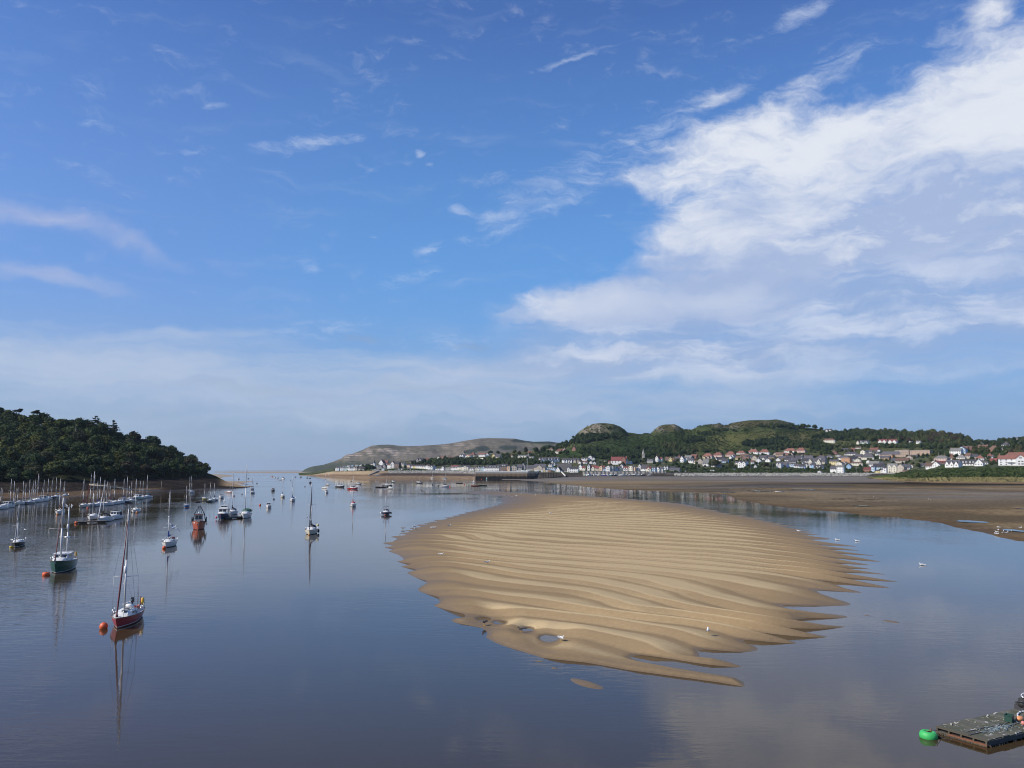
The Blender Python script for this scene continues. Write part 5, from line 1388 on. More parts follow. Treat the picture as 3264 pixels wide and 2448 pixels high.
 (2071.5, 1476, 20, 9, 4, 'S', 'grey', 'slate', dict(dormers=2)), (2093, 1471.5, 10, 11, 8, 'G', 'white', 'maroon'), (2103, 1471, 13, 8, 5, 'S', 'white', 'maroon'), (2137, 1471, 11, 8, 6, 'G', 'yellow', 'brown tile'), (2145, 1471, 7, 8, 3.5, 'G', 'orange', 'brown tile'), (2126, 1468, 11, 6, 5, 'S', 'brown', 'brown tile'), (2156, 1467, 13, 5, 6, 'S', 'brown', 'slate'),
 (2164, 1461, 9, 5, 5, 'G', 'brick', 'maroon'), (2173, 1474, 11, 12, 8, 'G', 'white', 'slate'), (2187, 1473.5, 13, 10, 7, 'T', 'white', 'grey', dict(gables=1)), (2192, 1464, 22, 5, 7, 'S', 'grey', 'grey'), (2211, 1461, 17, 6, 7, 'S', 'brick', 'red tile'), (2201, 1476.5, 15, 9, 6, 'S', 'white', 'slate'),
 (2217, 1479, 13, 7, 4, 'T', 'cream', 'brown tile', dict(gables=2)), (2231, 1480, 17, 10, 9, 'G', 'beige', 'brown tile'), (2249, 1486, 19, 9, 14, 'S', 'white', 'grey'),
 (2254, 1461, 30, 7, 9, 'H', 'beige', 'red tile'), (2244, 1464, 7, 5, 4, 'G', 'yellow', 'red tile'), (2257, 1464, 7, 5, 5, 'G', 'pink', 'red tile'), (2286, 1458, 28, 7, 9, 'H', 'pink', 'red tile'), (2327, 1456, 28, 7, 10, 'H', 'pink', 'red tile'),
 (2294, 1470, 26, 5, 8, 'S', 'white', 'dark'), (2281, 1469.5, 8, 6, 6, 'G', 'white', 'dark'), (2310, 1476, 20, 6, 8, 'S', 'pale blue', 'slate'), (2283, 1489, 32, 5, 3, 'S', 'white', 'slate', dict(chim=0)), (2328, 1463, 9, 5, 5, 'G', 'white', 'slate'), (2334, 1459, 7, 5, 4, 'G', 'white', 'slate'),
 # red roofed row under the meadow
 (2361, 1449, 28, 4.5, 7.5, 'H', 'white', 'red tile'), (2399, 1447, 31, 6.5, 8.5, 'H', 'white', 'red tile', dict(white_chim=True)), (2436, 1449, 30, 7.5, 9, 'H', 'white', 'red tile'), (2517, 1443, 35, 5.5, 8.5, 'H', 'white', 'red tile'), (2551, 1443, 27, 7, 9, 'H', 'pink', 'red tile'),
 # middle town
 (2352, 1465, 18, 4.5, 5.5, 'S', 'yellow', 'brown tile'), (2376, 1469, 20, 6, 7, 'S', 'sandstone', 'brown tile'), (2404.5, 1468, 17, 8, 7.5, 'G', 'beige', 'brown tile'), (2386, 1461, 26, 4, 6, 'S', 'grey', 'slate'), (2372, 1456, 26, 4, 5, 'S', 'brown', 'brown tile'), (2348, 1480, 12, 5, 4, 'S', 'cream', 'slate'),
 (2364.5, 1492, 26, 16, 6, 'T', 'white', 'slate', dict(gables=2)), (2397.5, 1482, 9, 9, 6, 'S', 'white', 'brown tile'), (2417, 1480.5, 15, 13, 6, 'G', 'white', 'slate', dict(white_chim=True)), (2407, 1492, 8, 6, 3.5, 'G', 'white', 'grey'),
 (2447, 1473, 15, 6, 5, 'G', 'white', 'slate'), (2480, 1470, 13, 6, 4, 'G', 'white', 'dark'), (2470, 1455, 10, 7, 5.5, 'G', 'beige', 'brown tile'), (2484, 1455, 24, 6, 7, 'S', 'sandstone', 'brown tile'), (2491, 1453, 6, 4, 3, 'G', 'white', 'brown tile'), (2507, 1451, 20, 4, 3, 'S', 'brick', 'red tile'), (2522, 1453, 7, 5, 4, 'G', 'cream', 'slate'), (2556.5, 1457, 8, 5, 3, 'G', 'cream', 'slate'),
 (2430, 1462, 26, 4, 6, 'S', 'grey', 'slate'), (2456, 1461, 24, 4, 6, 'S', 'sandstone', 'slate'), (2492, 1464, 24, 4, 6, 'S', 'brick', 'slate'), (2518, 1462, 24, 4, 6, 'S', 'grey', 'slate'), (2544, 1462, 22, 4, 6, 'S', 'white', 'slate'), (2433, 1466, 7, 4, 4, 'G', 'white', 'brown tile'), (2510, 1470, 22, 4, 7, 'S', 'white', 'slate'), (2538, 1472, 24, 5, 8, 'S', 'white', 'slate'), (2565, 1474, 18, 4, 9, 'S', 'white', 'dark'), (2525, 1476, 24, 4, 6, 'S', 'grey', 'slate'), (2552, 1478, 14, 4, 6, 'H', 'white', 'slate'),
 (2482.5, 1492, 17, 12, 7, 'T', 'white', 'slate', dict(gables=2)), (2500, 1491, 18, 8, 11, 'S', 'pale blue', 'slate'), (2512, 1486, 17, 6, 5, 'S', 'white', 'grey'), (2526, 1489, 14, 8, 4, 'T', 'pale blue', 'slate'), (2539, 1491, 15, 6, 5, 'S', 'white', 'slate'), (2556, 1496, 18, 9, 6, 'S', 'pale blue', 'slate'), (2575, 1491, 20, 8, 5, 'T', 'white', 'slate'), (2590, 1492, 12, 10, 4, 'S', 'blue', 'slate'),  # pale blue house right of the twin gables has their flank's shade as colour
 (2582, 1478.5, 12, 7, 8, 'G', 'cream', 'slate'), (2594, 1477, 22, 6, 11, 'S', 'cream', 'slate'), (2609, 1483, 12.5, 9, 11, 'G', 'cream', 'slate'), (2574, 1466, 26, 4, 10, 'S', 'white', 'slate'), (2616, 1465, 28, 6, 7, 'H', 'white', 'slate'), (2608, 1498, 28, 7, 9, 'S', 'white', 'dark', dict(dormers=1)), (2622, 1479, 14, 8, 10, 'S', 'beige', 'slate'),
 # hilltop and upper right
 (2642, 1412.5, 34, 9, 5.5, 'H', 'cream', 'brown tile'), (2619, 1413.5, 11, 5, 0.8, 'F', 'white', 'flat'), (2640, 1378.5, 20, 5, 6, 'T', 'white', 'slate'), (2734, 1416.5, 8, 6, 6, 'G', 'cream', 'dark'), (2752, 1415, 28, 5, 7, 'S', 'pale green', 'dark', dict(dormers=2)),
 (2812, 1413.5, 26, 6, 7, 'T', 'white', 'maroon', dict(gables=2)), (2844, 1413.5, 26, 6, 7, 'T', 'white', 'maroon', dict(gables=2)), (2902, 1415, 9, 7, 2, 'T', 'white', 'slate'), (2927, 1415, 14, 6, 4, 'T', 'white', 'grey'), (2912, 1408, 22, 2.5, 3, 'S', 'beige', 'grey'), (2953, 1414, 5, 3.5, 1.5, 'G', 'white', 'grey'), (2992, 1418, 8, 5, 3, 'G', 'yellow', 'brown tile'),
 (2657, 1448, 18, 6, 6, 'H', 'brick', 'brown tile'), (2718, 1438, 12, 5, 5, 'S', 'brick', 'red tile'), (2692, 1438, 22, 4, 5, 'S', 'grey', 'slate'), (2750, 1449, 15, 9, 5, 'G', 'cream', 'slate'), (2711, 1451.5, 36, 4.5, 7, 'H', 'white', 'slate'), (2785, 1435, 26, 3, 5, 'S', 'brick', 'red tile'), (2735, 1430, 16, 3, 3, 'S', 'white', 'brown tile'),
 (2770, 1444, 16, 4, 4, 'S', 'cream', 'slate'), (2790, 1446, 16, 4, 6, 'H', 'grey', 'slate'), (2801, 1440, 8, 4, 3, 'G', 'white', 'slate'), (2765, 1465, 36, 7, 14, 'H', 'cream', 'slate'), (2735, 1460, 22, 5, 8, 'S', 'beige', 'slate'), (2797, 1452, 14, 5, 3, 'S', 'white', 'slate'),
 (2837, 1457, 62, 8, 10, 'H', 'sandstone', 'slate'), (2837, 1459, 14, 9, 1, 'F', 'orange', 'flat'), (2820, 1464, 30, 5, 6, 'S', 'brown', 'slate'), (2825, 1465.5, 14, 6, 1, 'F', 'orange', 'flat'), (2806, 1462, 7, 6, 1.5, 'G', 'white', 'slate'),
 (2884, 1457, 24, 22, 1, 'F', 'sandstone', 'flat', dict(chim=0)), (2863, 1447, 20, 11, 1, 'F', 'beige', 'flat'), (2932, 1453, 58, 17, 1, 'F', 'sandstone', 'flat'), (2912, 1456, 16, 14, 1, 'F', 'beige', 'flat'),
 (2618, 1466, 24, 5, 7, 'H', 'white', 'slate'), (2642, 1459, 16, 4, 5, 'H', 'white', 'slate'), (2671, 1455, 14, 4, 4, 'H', 'white', 'slate'), (2687, 1466, 36, 6, 8, 'H', 'white', 'slate'), (2720, 1468, 26, 6, 7, 'S', 'white', 'dark'),
 (2657, 1483, 27, 12, 5.5, 'S', 'yellow', 'slate'), (2674, 1486, 19, 9, 5, 'G', 'cream', 'slate'), (2690, 1480, 10, 4, 4, 'G', 'cream', 'grey'), (2695, 1473.5, 25, 14, 1, 'F', 'orange', 'flat'), (2714, 1473, 15, 9, 3, 'G', 'cream', 'slate'), (2733, 1476.5, 19, 9, 6, 'G', 'cream', 'grey'), (2729, 1484.5, 37, 8, 4, 'H', 'cream', 'brown tile'),
 (2656, 1506, 20, 11, 8, 'S', 'white', 'slate'), (2678, 1507, 21, 18, 5, 'S', 'white', 'grey'), (2705, 1497, 14, 11, 7, 'G', 'blue', 'slate'), (2611, 1508, 9, 5, 2, 'G', 'white', 'grey'), (2764, 1504, 24, 7, 7, 'S', 'brick', 'maroon', dict(chim=0)),
 (2767, 1477, 11, 6, 4, 'G', 'white', 'slate'), (2785, 1488, 31, 8, 10, 'S', 'white', 'grey'), (2804, 1482, 20, 4, 6, 'S', 'grey', 'slate'), (2782.5, 1504, 11, 15, 3, 'S', 'pale blue', 'slate'), (2800, 1497, 34, 8, 11, 'S', 'pale blue', 'dark'), (2820.5, 1508, 10, 16, 2.5, 'S', 'white', 'slate'), (2798, 1506.5, 18, 5, 1, 'F', 'yellow', 'flat'), (2811, 1507, 8, 8, 2, 'G', 'white', 'slate'),
 (2843.5, 1506.5, 30, 18, 10, 'T', 'cream', 'grey', dict(gables=2)), (2870, 1507, 22, 17, 10, 'G', 'beige', 'grey'), (2890, 1499.5, 19, 9, 10, 'S', 'white', 'slate'), (2885, 1508, 16, 6, 3, 'S', 'brown', 'brown tile'), (2898, 1468, 20, 9, 7, 'G', 'beige', 'brown tile'), (2876, 1476, 40, 7, 9, 'S', 'beige', 'brown tile'), (2850, 1474, 20, 5, 8, 'S', 'grey', 'slate'), (2912, 1462, 20, 4, 8, 'S', 'grey', 'slate'), (2905, 1492, 9, 7, 3, 'G', 'cream', 'slate'),
 # behind the headland
 (2983, 1489, 22, 7, 10, 'G', 'white', 'grey'), (2963, 1494, 24, 8, 10, 'S', 'white', 'brown tile'), (2975, 1478, 11, 5, 4, 'G', 'white', 'slate'), (2940, 1488, 22, 5, 6, 'S', 'grey', 'slate'), (2998, 1469, 38, 8, 9, 'H', 'pink', 'grey'), (3000, 1477, 34, 3, 5, 'S', 'brick', 'maroon'),
 (3034, 1490, 42, 10, 13, 'T', 'white', 'slate', dict(gables=3)), (3086, 1484, 42, 6, 13, 'S', 'white', 'dark', dict(dormers=4)), (3120, 1486, 24, 9, 13, 'G', 'white', 'grey'), (3140, 1480, 16, 5, 3, 'S', 'white', 'grey'),
 (3045, 1451, 34, 13, 9, 'S', 'white', 'grey', dict(chim=1)), (3065, 1447, 22, 15, 8, 'G', 'pale blue', 'slate'), (3076, 1438, 14, 8, 8, 'S', 'brick', 'brown tile'), (3090, 1438, 14, 8, 8, 'S', 'brick', 'brown tile'), (3029, 1457, 16, 5, 6, 'H', 'brick', 'red tile'), (3031, 1466, 20, 5, 6, 'H', 'white', 'brown tile'), (3062, 1463, 24, 5, 8, 'H', 'white', 'grey'), (3084, 1463, 16, 10, 8, 'S', 'beige', 'brown tile'), (3105, 1462, 18, 6, 8, 'S', 'grey', 'slate'),
 (3122, 1467, 24, 6, 9, 'H', 'white', 'red tile'), (3152, 1461, 21, 6, 8, 'H', 'white', 'red tile'), (3166, 1472, 20, 4, 7, 'S', 'brick', 'maroon'), (3163, 1462, 14, 5, 6, 'H', 'pale blue', 'slate'),
 (3205, 1424, 22, 6, 8, 'H', 'white', 'slate'), (3165, 1439, 26, 7, 11, 'H', 'brick', 'brown tile'), (3132, 1431, 28, 7, 6, 'S', 'brick', 'brown tile'), (3190, 1435, 14, 5, 6, 'H', 'grey', 'slate'), (3234, 1401, 20, 4, 5, 'H', 'white', 'grey'), (3256, 1400, 16, 4, 5, 'G', 'white', 'grey'), (3253, 1413, 7, 3.5, 2, 'G', 'white', 'grey'), (3128, 1418, 9, 4, 3, 'G', 'white', 'slate'),
 (3240, 1466, 70, 12, 12, 'H', 'brick', 'red tile'),
]
SHAPE = {'G': 'gable-fronted house', 'S': 'house', 'H': 'hip-roofed house', 'F': 'flat-roofed block', 'T': 'gabled house'}
NTH = ['first', 'second', 'third', 'fourth', 'fifth', 'sixth', 'seventh', 'eighth', 'ninth', 'tenth', 'eleventh', 'twelfth', 'thirteenth', 'fourteenth', 'fifteenth', 'sixteenth', 'seventeenth', 'eighteenth']
def zone(px, y):
    if px < 1310: return 'by the far beach' if y > 1488 else 'behind the far beach houses'
    if px < 1514 and y > 1480: return 'on the seafront left of the quay'
    if px < 1850 and y < 1466: return 'on the wooded bluff'
    if px < 1514: return 'among trees left of the quay'
    if px < 1710 and y > 1480: return 'behind the long quay wall'
    if px < 1845 and y > 1480: return 'beside the timber jetty'
    if px < 1900: return 'on the slope above the quay'
    if px < 2135: return 'along the marina wall' if y > 1488 else 'above the marina front'
    if px < 2335: return 'above the embankment' if y > 1484 else 'left of the red-roofed row'
    if px < 2600: return 'above the embankment' if y > 1484 else ('under the bright meadow' if y < 1452 else 'in the packed town middle')
    if px < 2920: return 'at the embankment end' if y > 1484 else ('below the wooded ridge' if y < 1422 else 'right of the packed town middle')
    return 'behind the headland bushes' if y > 1468 else 'on the far right slope'
def place_houses():
    items = []
    for hs in HOUSES:
        px, yb, w, wh, rh, k, wall, roof = hs[:8]
        items.append((zone(px, yb), f'{wall} {SHAPE[k]} with {roof if roof != "flat" else "level"} roof', px, hs))
    seen = {}
    for z, d, px, hs in items: seen.setdefault((z, d), []).append(px)
    for v in seen.values(): v.sort()
    r = random.Random(77)
    for z, d, px, hs in items:
        _, yb, w, wh, rh, k, wall, roof = hs[:8]; opt = dict(hs[8]) if len(hs) > 8 else {}
        n = seen[z, d]
        label = f'{d} {z}' if len(n) == 1 else f'{NTH[n.index(px)]} from left of the {d}s {z}'.replace(' roofs ', ' roof ')
        if len(n) > 1: label = f'{NTH[n.index(px)]} {d} from left {z}'
        g = town.at(px, yb); s = g.y / F
        if yb > 1500 and 1520 < px < 2130: g = on_y(px, yb, g.y)
        W, Hh, R = w * s, wh * s * 1.03, rh * s
        azp = math.atan((px - CX) / F)
        if k == 'S' or k == 'H' : D = max(6.0, min(11.0, R * 2.4))
        else: D = max(7.0, min(12.0, W * 1.1))
        rot = -(azp + math.radians(r.uniform(10, 26) + (10 if px < 1520 else 0)))
        if px < 1850 and W > 12: rot = -math.radians(19)
        W = W / max(0.8, math.cos(rot + azp))
        if k in 'ST' and abs(rot + azp) > 0.1: W *= 0.94
        col = wall
        chim = opt.pop('chim', 1 if W < 9 else 2)
        building(g, rot, W, D, Hh, R, k, wall, roof, {'F': 'flat_roofed_building'}.get(k, 'house'), label, 'buildings of the waterside town', chim, True, 3.0, **opt)
place_houses()

# ---- special buildings
def tower_house():
    g = town.at(1186, 1493); s = g.y / F
    t = building(g, -0.15, 15 * s, 9, 15 * s, 2 * s, 'S', 'cream', 'slate', 'tower_house', 'tall yellow and white house with pointed grey corner turret by the far beach', None, 1)
    mb = MB(); mb.box((4 * s + 2, -0.5, 8 * s), (3.2, 3.2, 18 * s))
    mb.build('turret', wall_mat('white'), t)
    MB().lathe([(2.6, 0), (1.9, 2.4), (1.3, 4.0), (0.35, 7.4), (0.02, 8.0)], (4 * s + 2, -0.5, 17 * s), 8).build('spire', roof_mat('slate'), t)
tower_house()
def turret_house():
    g = town.at(1479, 1456); s = g.y / F
    t = thing('turret', 'slender white turret with tall dark spire on the bluff', 'tower', g, 0)
    MB().box((0, 1, 3.5 * s), (3.2, 3.2, 15 * s)).build('wall', wall_mat('white'), t)
    MB().lathe([(2.0, 0), (1.5, 1.5), (0.9, 4.5), (0.55, 6.5), (0.03, 8.2)], (0, 1, 11 * s), 8).build('spire', roof_mat('dark'), t)
turret_house()
def steeple():
    g = town.at(2051, 1462); s = g.y / F
    t = thing('church_steeple', 'pale stone church steeple rising out of dark trees under the hill', 'steeple', g, -0.3)
    st = paint('steeple_stone', (0.36, 0.34, 0.30), 0.9, 0, 0.3, 1.0)
    MB().box((0, 0, 7 * s), (8.5 * s, 8.5 * s, 16 * s)).box((0, 0, 15.3 * s), (9.2 * s, 9.2 * s, 0.6 * s)).build('tower', st, t)
    MB().lathe([(4.6 * s, 0), (3.2 * s, 4 * s), (1.9 * s, 9 * s), (0.05, 15.5 * s)], (0, 0, 15.6 * s), 8).build('spire', st, t)
    for x in (-0.2, 0.2):
        MB().box((x * 8 * s, -4.3 * s, 11.5 * s), (1.1 * s, 0.3, 3.4 * s)).build('window', PANE, t)
steeple()
def long_white_house():
    g = town.at(3225, 1484); s = g.y / F
    lab = 'long white two-storey house with red tile roof behind the headland bushes'
    t = building(g, -0.52, 74 * s, 11, 21 * s, 11 * s, 'S', 'white', 'red tile', 'long_house', lab, 'buildings of the waterside town', 0, True, 3.0, door=False)
    L = 74 * s
    gb = MB(); gw = 30 * s
    gb.box((L * 0.34, -2, 9 * s), (gw, 4, 24 * s)); gb.add([(L * .34 - gw / 2, -4, 21 * s), (L * .34 + gw / 2, -4, 21 * s), (L * .34, -4, 33 * s)], [(0, 1, 2)])
    gb.build('gable_wing', wall_mat('white'), t)
    rb = MB()
    for sg in (-1, 1):
        slab(rb, (L * .34 + sg * (gw / 2 + .5), -4.5, 20.4 * s), (L * .34, -4.5, 33.3 * s), (L * .34, 6, 33.3 * s), (L * .34 + sg * (gw / 2 + .5), 6, 20.4 * s), 0.25)
    rb.build('gable_roof', roof_mat('red tile'), t)
    bal = MB().box((-L * 0.02, -1.0, 10.5 * s), (L * 0.3, 2.0, 0.25)).box((-L * .02, -1.95, 12 * s), (L * .3, 0.08, 2.2 * s))
    bal.build('balcony', wall_mat('white'), t)
    for x, z, w in ((.34, 24, 2.6), (.28, 13, 2.0), (.40, 13, 2.0), (.28, 5, 2.0), (.40, 5, 2.4)):
        o = put(bpy.data.objects.new('window', _wm), t); o.location = (L * x, -4.03, z * s); o.scale = (w, 1, 1.5)
    for x in (-.44, -.1, .2):
        o = put(bpy.data.objects.new('chimney', _cm), t); o.location = (L * x, 5.5, 34 * s); o.scale = (1.6, 0.9, 3.0)
long_white_house()

# garden walls on the bluff
for x0, x1, y, lab in ((1464, 1484, 1464, 'left tan garden wall below the white gabled bluff house'), (1500, 1516, 1463, 'middle white garden wall on the bluff'), (1518, 1541, 1463.5, 'long cream garden wall below the red-roofed bluff house')):
    a, b = town.at(x0, y), town.at(x1, y)
    o = MB().box((0, 0, 0.4), ((b - a).length, 0.5, 3.2)).box((0, 0, 2.1), ((b - a).length + .2, 0.7, 0.2)).build('garden_wall', wall_mat('cream'))
    o.location = (a + b) / 2; o.rotation_euler = (0, 0, math.atan2(b.y - a.y, b.x - a.x)); tag(o, lab, 'wall', 'garden walls on the bluff')

# ---- quay
def quay():
    Yq = 1283.0; s = Yq / F
    stone = None
    m, nt, b = material('quay_stone'); 
    tc = nt.n('ShaderNodeTexCoord').outputs['Object']
    x, y, z = nt.sep(tc)
    n1 = nt.noise(nt.mapping(tc, scale=(1, 1, 0.25)), 0.5, 6.0, 0.65).outputs['Fac']
    hgt = nt.math('ADD', z, nt.math('MULTIPLY', nt.math('SUBTRACT', n1, 0.5), 4.0))
    c = nt.mix(nt.ramp(hgt, 3.6, 4.8), (0.022, 0.020, 0.018), (0.27, 0.185, 0.10))
    c = nt.mix(nt.ramp(hgt, 6.5, 8.4), c, (0.44, 0.37, 0.27))
    c = nt.mix(nt.ramp(n1, 0.55, 0.75, 0, 0.6), c, (0.08, 0.06, 0.04))
    nt.put(b.inputs['Base Color'], c); b.inputs['Roughness'].default_value = 0.9
    xa, xb = x_at(1515, Yq), x_at(1681, Yq)
    t = thing('quay_wall', 'long stained stone quay wall standing at the water edge', 'quay', ((xa + xb) / 2, Yq, 0), 0)
    L = xb - xa
    mb = MB().box((0, 27, 4.6), (L, 54, 11.4))
    for k in range(40):
        mb.box((-L / 2 + (k + .5) * L / 40, -0.12, 4.4), (0.5, 0.24, 10.4))
    mb.build('wall', m, t)
    MB().box((0.5, 0.3, 10.85), (L + 1.2, 1.4, 1.9)).build('parapet', paint('pale_concrete', (0.80, 0.77, 0.70), 0.85, 0, 0.2, 0.5), t)
    dk = paint('quay_deck', (0.20, 0.19, 0.17), 0.9, 0, 0.3, 0.2)
    MB().box((0, 27, 10.45), (L - 0.4, 53, 0.3)).build('deck', dk, t)
    timber = paint('tarred_timber', (0.045, 0.038, 0.032), 0.9, 0, 0.4, 1.5)
    rust = paint('weathered_pile', (0.17, 0.135, 0.10), 0.9, 0, 0.5, 1.5)
    # return side with its timber fender piles running inland
    x1, y1 = x_at(1725, 1330) - (xa + xb) / 2, 1330 - Yq
    for k in range(11):
        q = (k + 0.5) / 11
        MB().box((L / 2 + (x1 - L / 2) * q, y1 * q, 4.4), (0.55, 0.9, 9.8)).build('pile', rust if k % 2 else timber, t)
    MB().add([(L / 2, 0, -1), (x1, y1, -1), (x1, y1, 10.2), (L / 2, 0, 10.2), (L / 2, 54, -1), (L / 2, 54, 10.2)], [(0, 1, 2, 3), (3, 2, 5)]).build('side_wall', m, t)
    # quay clutter: boats ashore under covers, cars, mast
    def ashore(px, py, w, h, col, lab, cat, Y=1300):
        p = on_y(px, py, Y); p.z = 10.6
        q = w * Y / F; hh = h * Y / F
        t2 = thing('stored_boat', lab, cat, p, random.uniform(-.3, .3), 'boats stored ashore on the quay')
        rings = []
        for u in np.linspace(-1, 1, 9):
            bw = (1 - abs(u) ** 2.4) * 1.2 + 0.06
            rings.append([(u * q / 2, -bw * k1, hh * k2) for k1, k2 in ((0.25, 0.22), (0.9, 0.52), (1.0, 0.75), (0.35, 1.0))] + [(u * q / 2, bw * k1, hh * k2) for k1, k2 in ((0.35, 1.0), (1.0, 0.75), (0.9, 0.52), (0.25, 0.22))])
        MB().loft(rings, 0, True, True, True).build('hull', paint('cover_' + col.replace(' ', '_'), WALLS.get(col, (0.1, 0.25, 0.2)), 0.5), t2)
        MB().box((-q * .28, 0, hh * .15), (0.15, 1.6, hh * .5)).box((q * .28, 0, hh * .15), (0.15, 1.6, hh * .5)).build('cradle', timber, t2)
    ashore(1653, 1503, 13, 4, 'white', 'white boat laid up ashore at the quay edge, leftmost of three', 'boat')
    ashore(1668, 1502.5, 16, 5, 'pale green', 'pale green covered boat laid up ashore in the middle of the quay edge', 'boat', 1304)
    ashore(1683, 1502, 13, 5, 'white', 'white boat laid up ashore beside the tall quay mast', 'boat', 1308)
    ashore(1711, 1502, 14, 4, 'pale blue', 'pale blue boat laid up ashore right of the quay corner', 'boat', 1330)
    ashore(1750, 1501, 18, 4, 'white', 'white boat laid up ashore by the timber jetty', 'boat', 1330)
    base = on_y(1680.5, 1503, 1306); top = on_y(1681.5, 1461, 1306)
    t3 = thing('flagpole', 'tall pale mast standing on the quay corner', 'mast', (base.x, base.y, 10.5))
    MB().tube((0, 0, 0), (0, 0, top.z - 10.5), 0.34, 0.20, 8).build('pole', paint('aluminium', (0.55, 0.55, 0.54), 0.4, 0.3), t3)
    MB().box((0, 0, 0.2), (1.4, 1.4, 0.5)).build('footing', dk, t3)
    # timber jetty on piles
    Yj = 1268.0
    xj0, xj1 = x_at(1722, Yj), x_at(1776, Yj)
    tj = thing('timber_jetty', 'timber jetty with yellow panels standing on dark piles', 'jetty', ((xj0 + xj1) / 2, Yj, 0))
    Lj = xj1 - xj0
    MB().box((0, 8, 9.9), (Lj, 16, 0.5)).build('deck', rust, tj)
    for k in range(7):
        for d in (0.6, 8, 15):
            MB().box((-Lj / 2 + 1 + (Lj - 2) * k / 6, d, 4.6), (0.5, 0.5, 10.4)).build('pile', timber, tj)
    for k, (x0, w, col) in enumerate(((-9.5, 2.4, 'white'), (-6.2, 2.6, 'yellow'), (-2.9, 3.2, 'cream'), (1.0, 3.0, 'orange'), (4.4, 2.6, 'brown'))):
        MB().box((x0, 3, 11.8), (w, 2.4, 3.2)).box((x0, 1.75, 11.6), (w * .7, 0.06, 2.2)).build('store_hut', wall_mat(col), tj)
    # gangway sloping down to the marina
    a, bb = on_y(1789, 1504, 1290), on_y(1802, 1517, 1262)
    tg = thing('gangway', 'pale sloping gangway leading down beside the boathouse', 'gangway', (a.x, a.y, 0))
    MB().tube((0, 0, a.z), (bb.x - a.x, bb.y - a.y, bb.z), 0.9, 0.9, 4).build('ramp', paint('pale_concrete', (0.6, 0.56, 0.48)), tg)
    MB().tube((0, -.8, a.z + 1.6), (bb.x - a.x, bb.y - a.y - .8, bb.z + 1.6), 0.1, 0.1, 4).build('rail', FRAME, tg)
    # marina basin wall
    Ym = 1281.0
    xm0, xm1 = x_at(1858, Ym), x_at(2123, Ym)
    tm = thing('marina_wall', 'long beige marina basin wall behind the moored boats', 'wall', ((xm0 + xm1) / 2, Ym, 0))
    Lm = xm1 - xm0
    zt, zb = z_at(1503.3, Ym), z_at(1512, Ym)
    MB().box((0, 0.6, (zt - 2) / 2), (Lm, 1.2, zt + 2)).build('wall', paint('marina_concrete', (0.66, 0.57, 0.45), 0.9, 0, 0.25, 0.15), tm)
    MB().box((0, 0.6, zt + 0.12), (Lm + .3, 1.6, 0.25)).build('coping', paint('pale_concrete', (0.6, 0.56, 0.48)), tm)
    for k in range(21):
        x = -Lm / 2 + 3 + (Lm - 6) * k / 20 + random.uniform(-1, 1)
        MB().tube((x, -0.6, -1), (x, -0.6, zt + 1.0), 0.38, 0.34, 7).build('pile', timber, tm)
quay()

# ---- stone embankment along the town
def embankment():
    r = np.random.default_rng(4); V, Fc, off, T = [], [], 0, []
    n = 2600
    for i in range(n):
        px = r.uniform(2150, 2905); t = r.random()
        y = np.interp(px, [2150, 2800, 2905], [1257, 1257, 1236]) + t * 15
        zz = z_at(1516.6, 1257) + t * (z_at(1507.6, 1272) - z_at(1516.6, 1257)) - 0.3
        g = Vector((x_at(px, y, zz), y, zz)); s = r.uniform(0.55, 1.25)
        v = _sph[::1] * np.array([r.uniform(.8, 1.3), r.uniform(.8, 1.2), r.uniform(.6, .95)]) * (1 + r.normal(0, .16, (34, 1))) * s
        V.append(v + np.array(g)); Fc.append(_sphf + off); off += 34; T.append(np.full(34, r.random()))
    me = tri_mesh('embankment_rock', np.concatenate(V), np.concatenate(Fc), 3)
    float_attr(me, 'tone', np.concatenate(T))
    m, nt, b = material('embankment_rock')
    at = nt.n('ShaderNodeAttribute', attribute_name='tone').outputs['Fac']
    nt.put(b.inputs['Base Color'], nt.mix(at, (0.20, 0.195, 0.17), (0.46, 0.44, 0.385))); b.inputs['Roughness'].default_value = 0.9
    o = mesh_obj('embankment_rock', me, None, [m])
    tag(o, 'pale boulder embankment between the mudflat and the town', None, None, 'stuff')
    # lower wall at its left end
    a, bb = town.at(2124, 1512), town.at(2210, 1512)
    o = MB().box((0, 0, -1.0), ((bb - a).length, 1.4, 6.5)).box((0, 0, 2.4), ((bb - a).length + .2, 1.8, 0.3)).build('low_wall', paint('old_stone', (0.15, 0.135, 0.12), 0.9, 0, 0.5, 0.3))
    o.location = (a + bb) / 2; o.rotation_euler = (0, 0, math.atan2(bb.y - a.y, bb.x - a.x)); tag(o, 'low dark stone wall between marina basin and boulder embankment', 'wall')
    # promenade wall
    a, bb = town.at(2182, 1501.2), town.at(2262, 1501.2)
    o = MB().box((0, 0, 0), ((bb - a).length, 0.6, 2.8)).box((0, 0, 1.5), ((bb - a).length + .2, 0.8, 0.2)).build('railway_wall', paint('old_stone_pale', (0.30, 0.27, 0.22), 0.9, 0, 0.5, 0.3))
    o.location = (a + bb) / 2; o.rotation_euler = (0, 0, math.atan2(bb.y - a.y, bb.x - a.x)); tag(o, 'long tan wall along the shore right of the grey building', 'wall')
embankment()

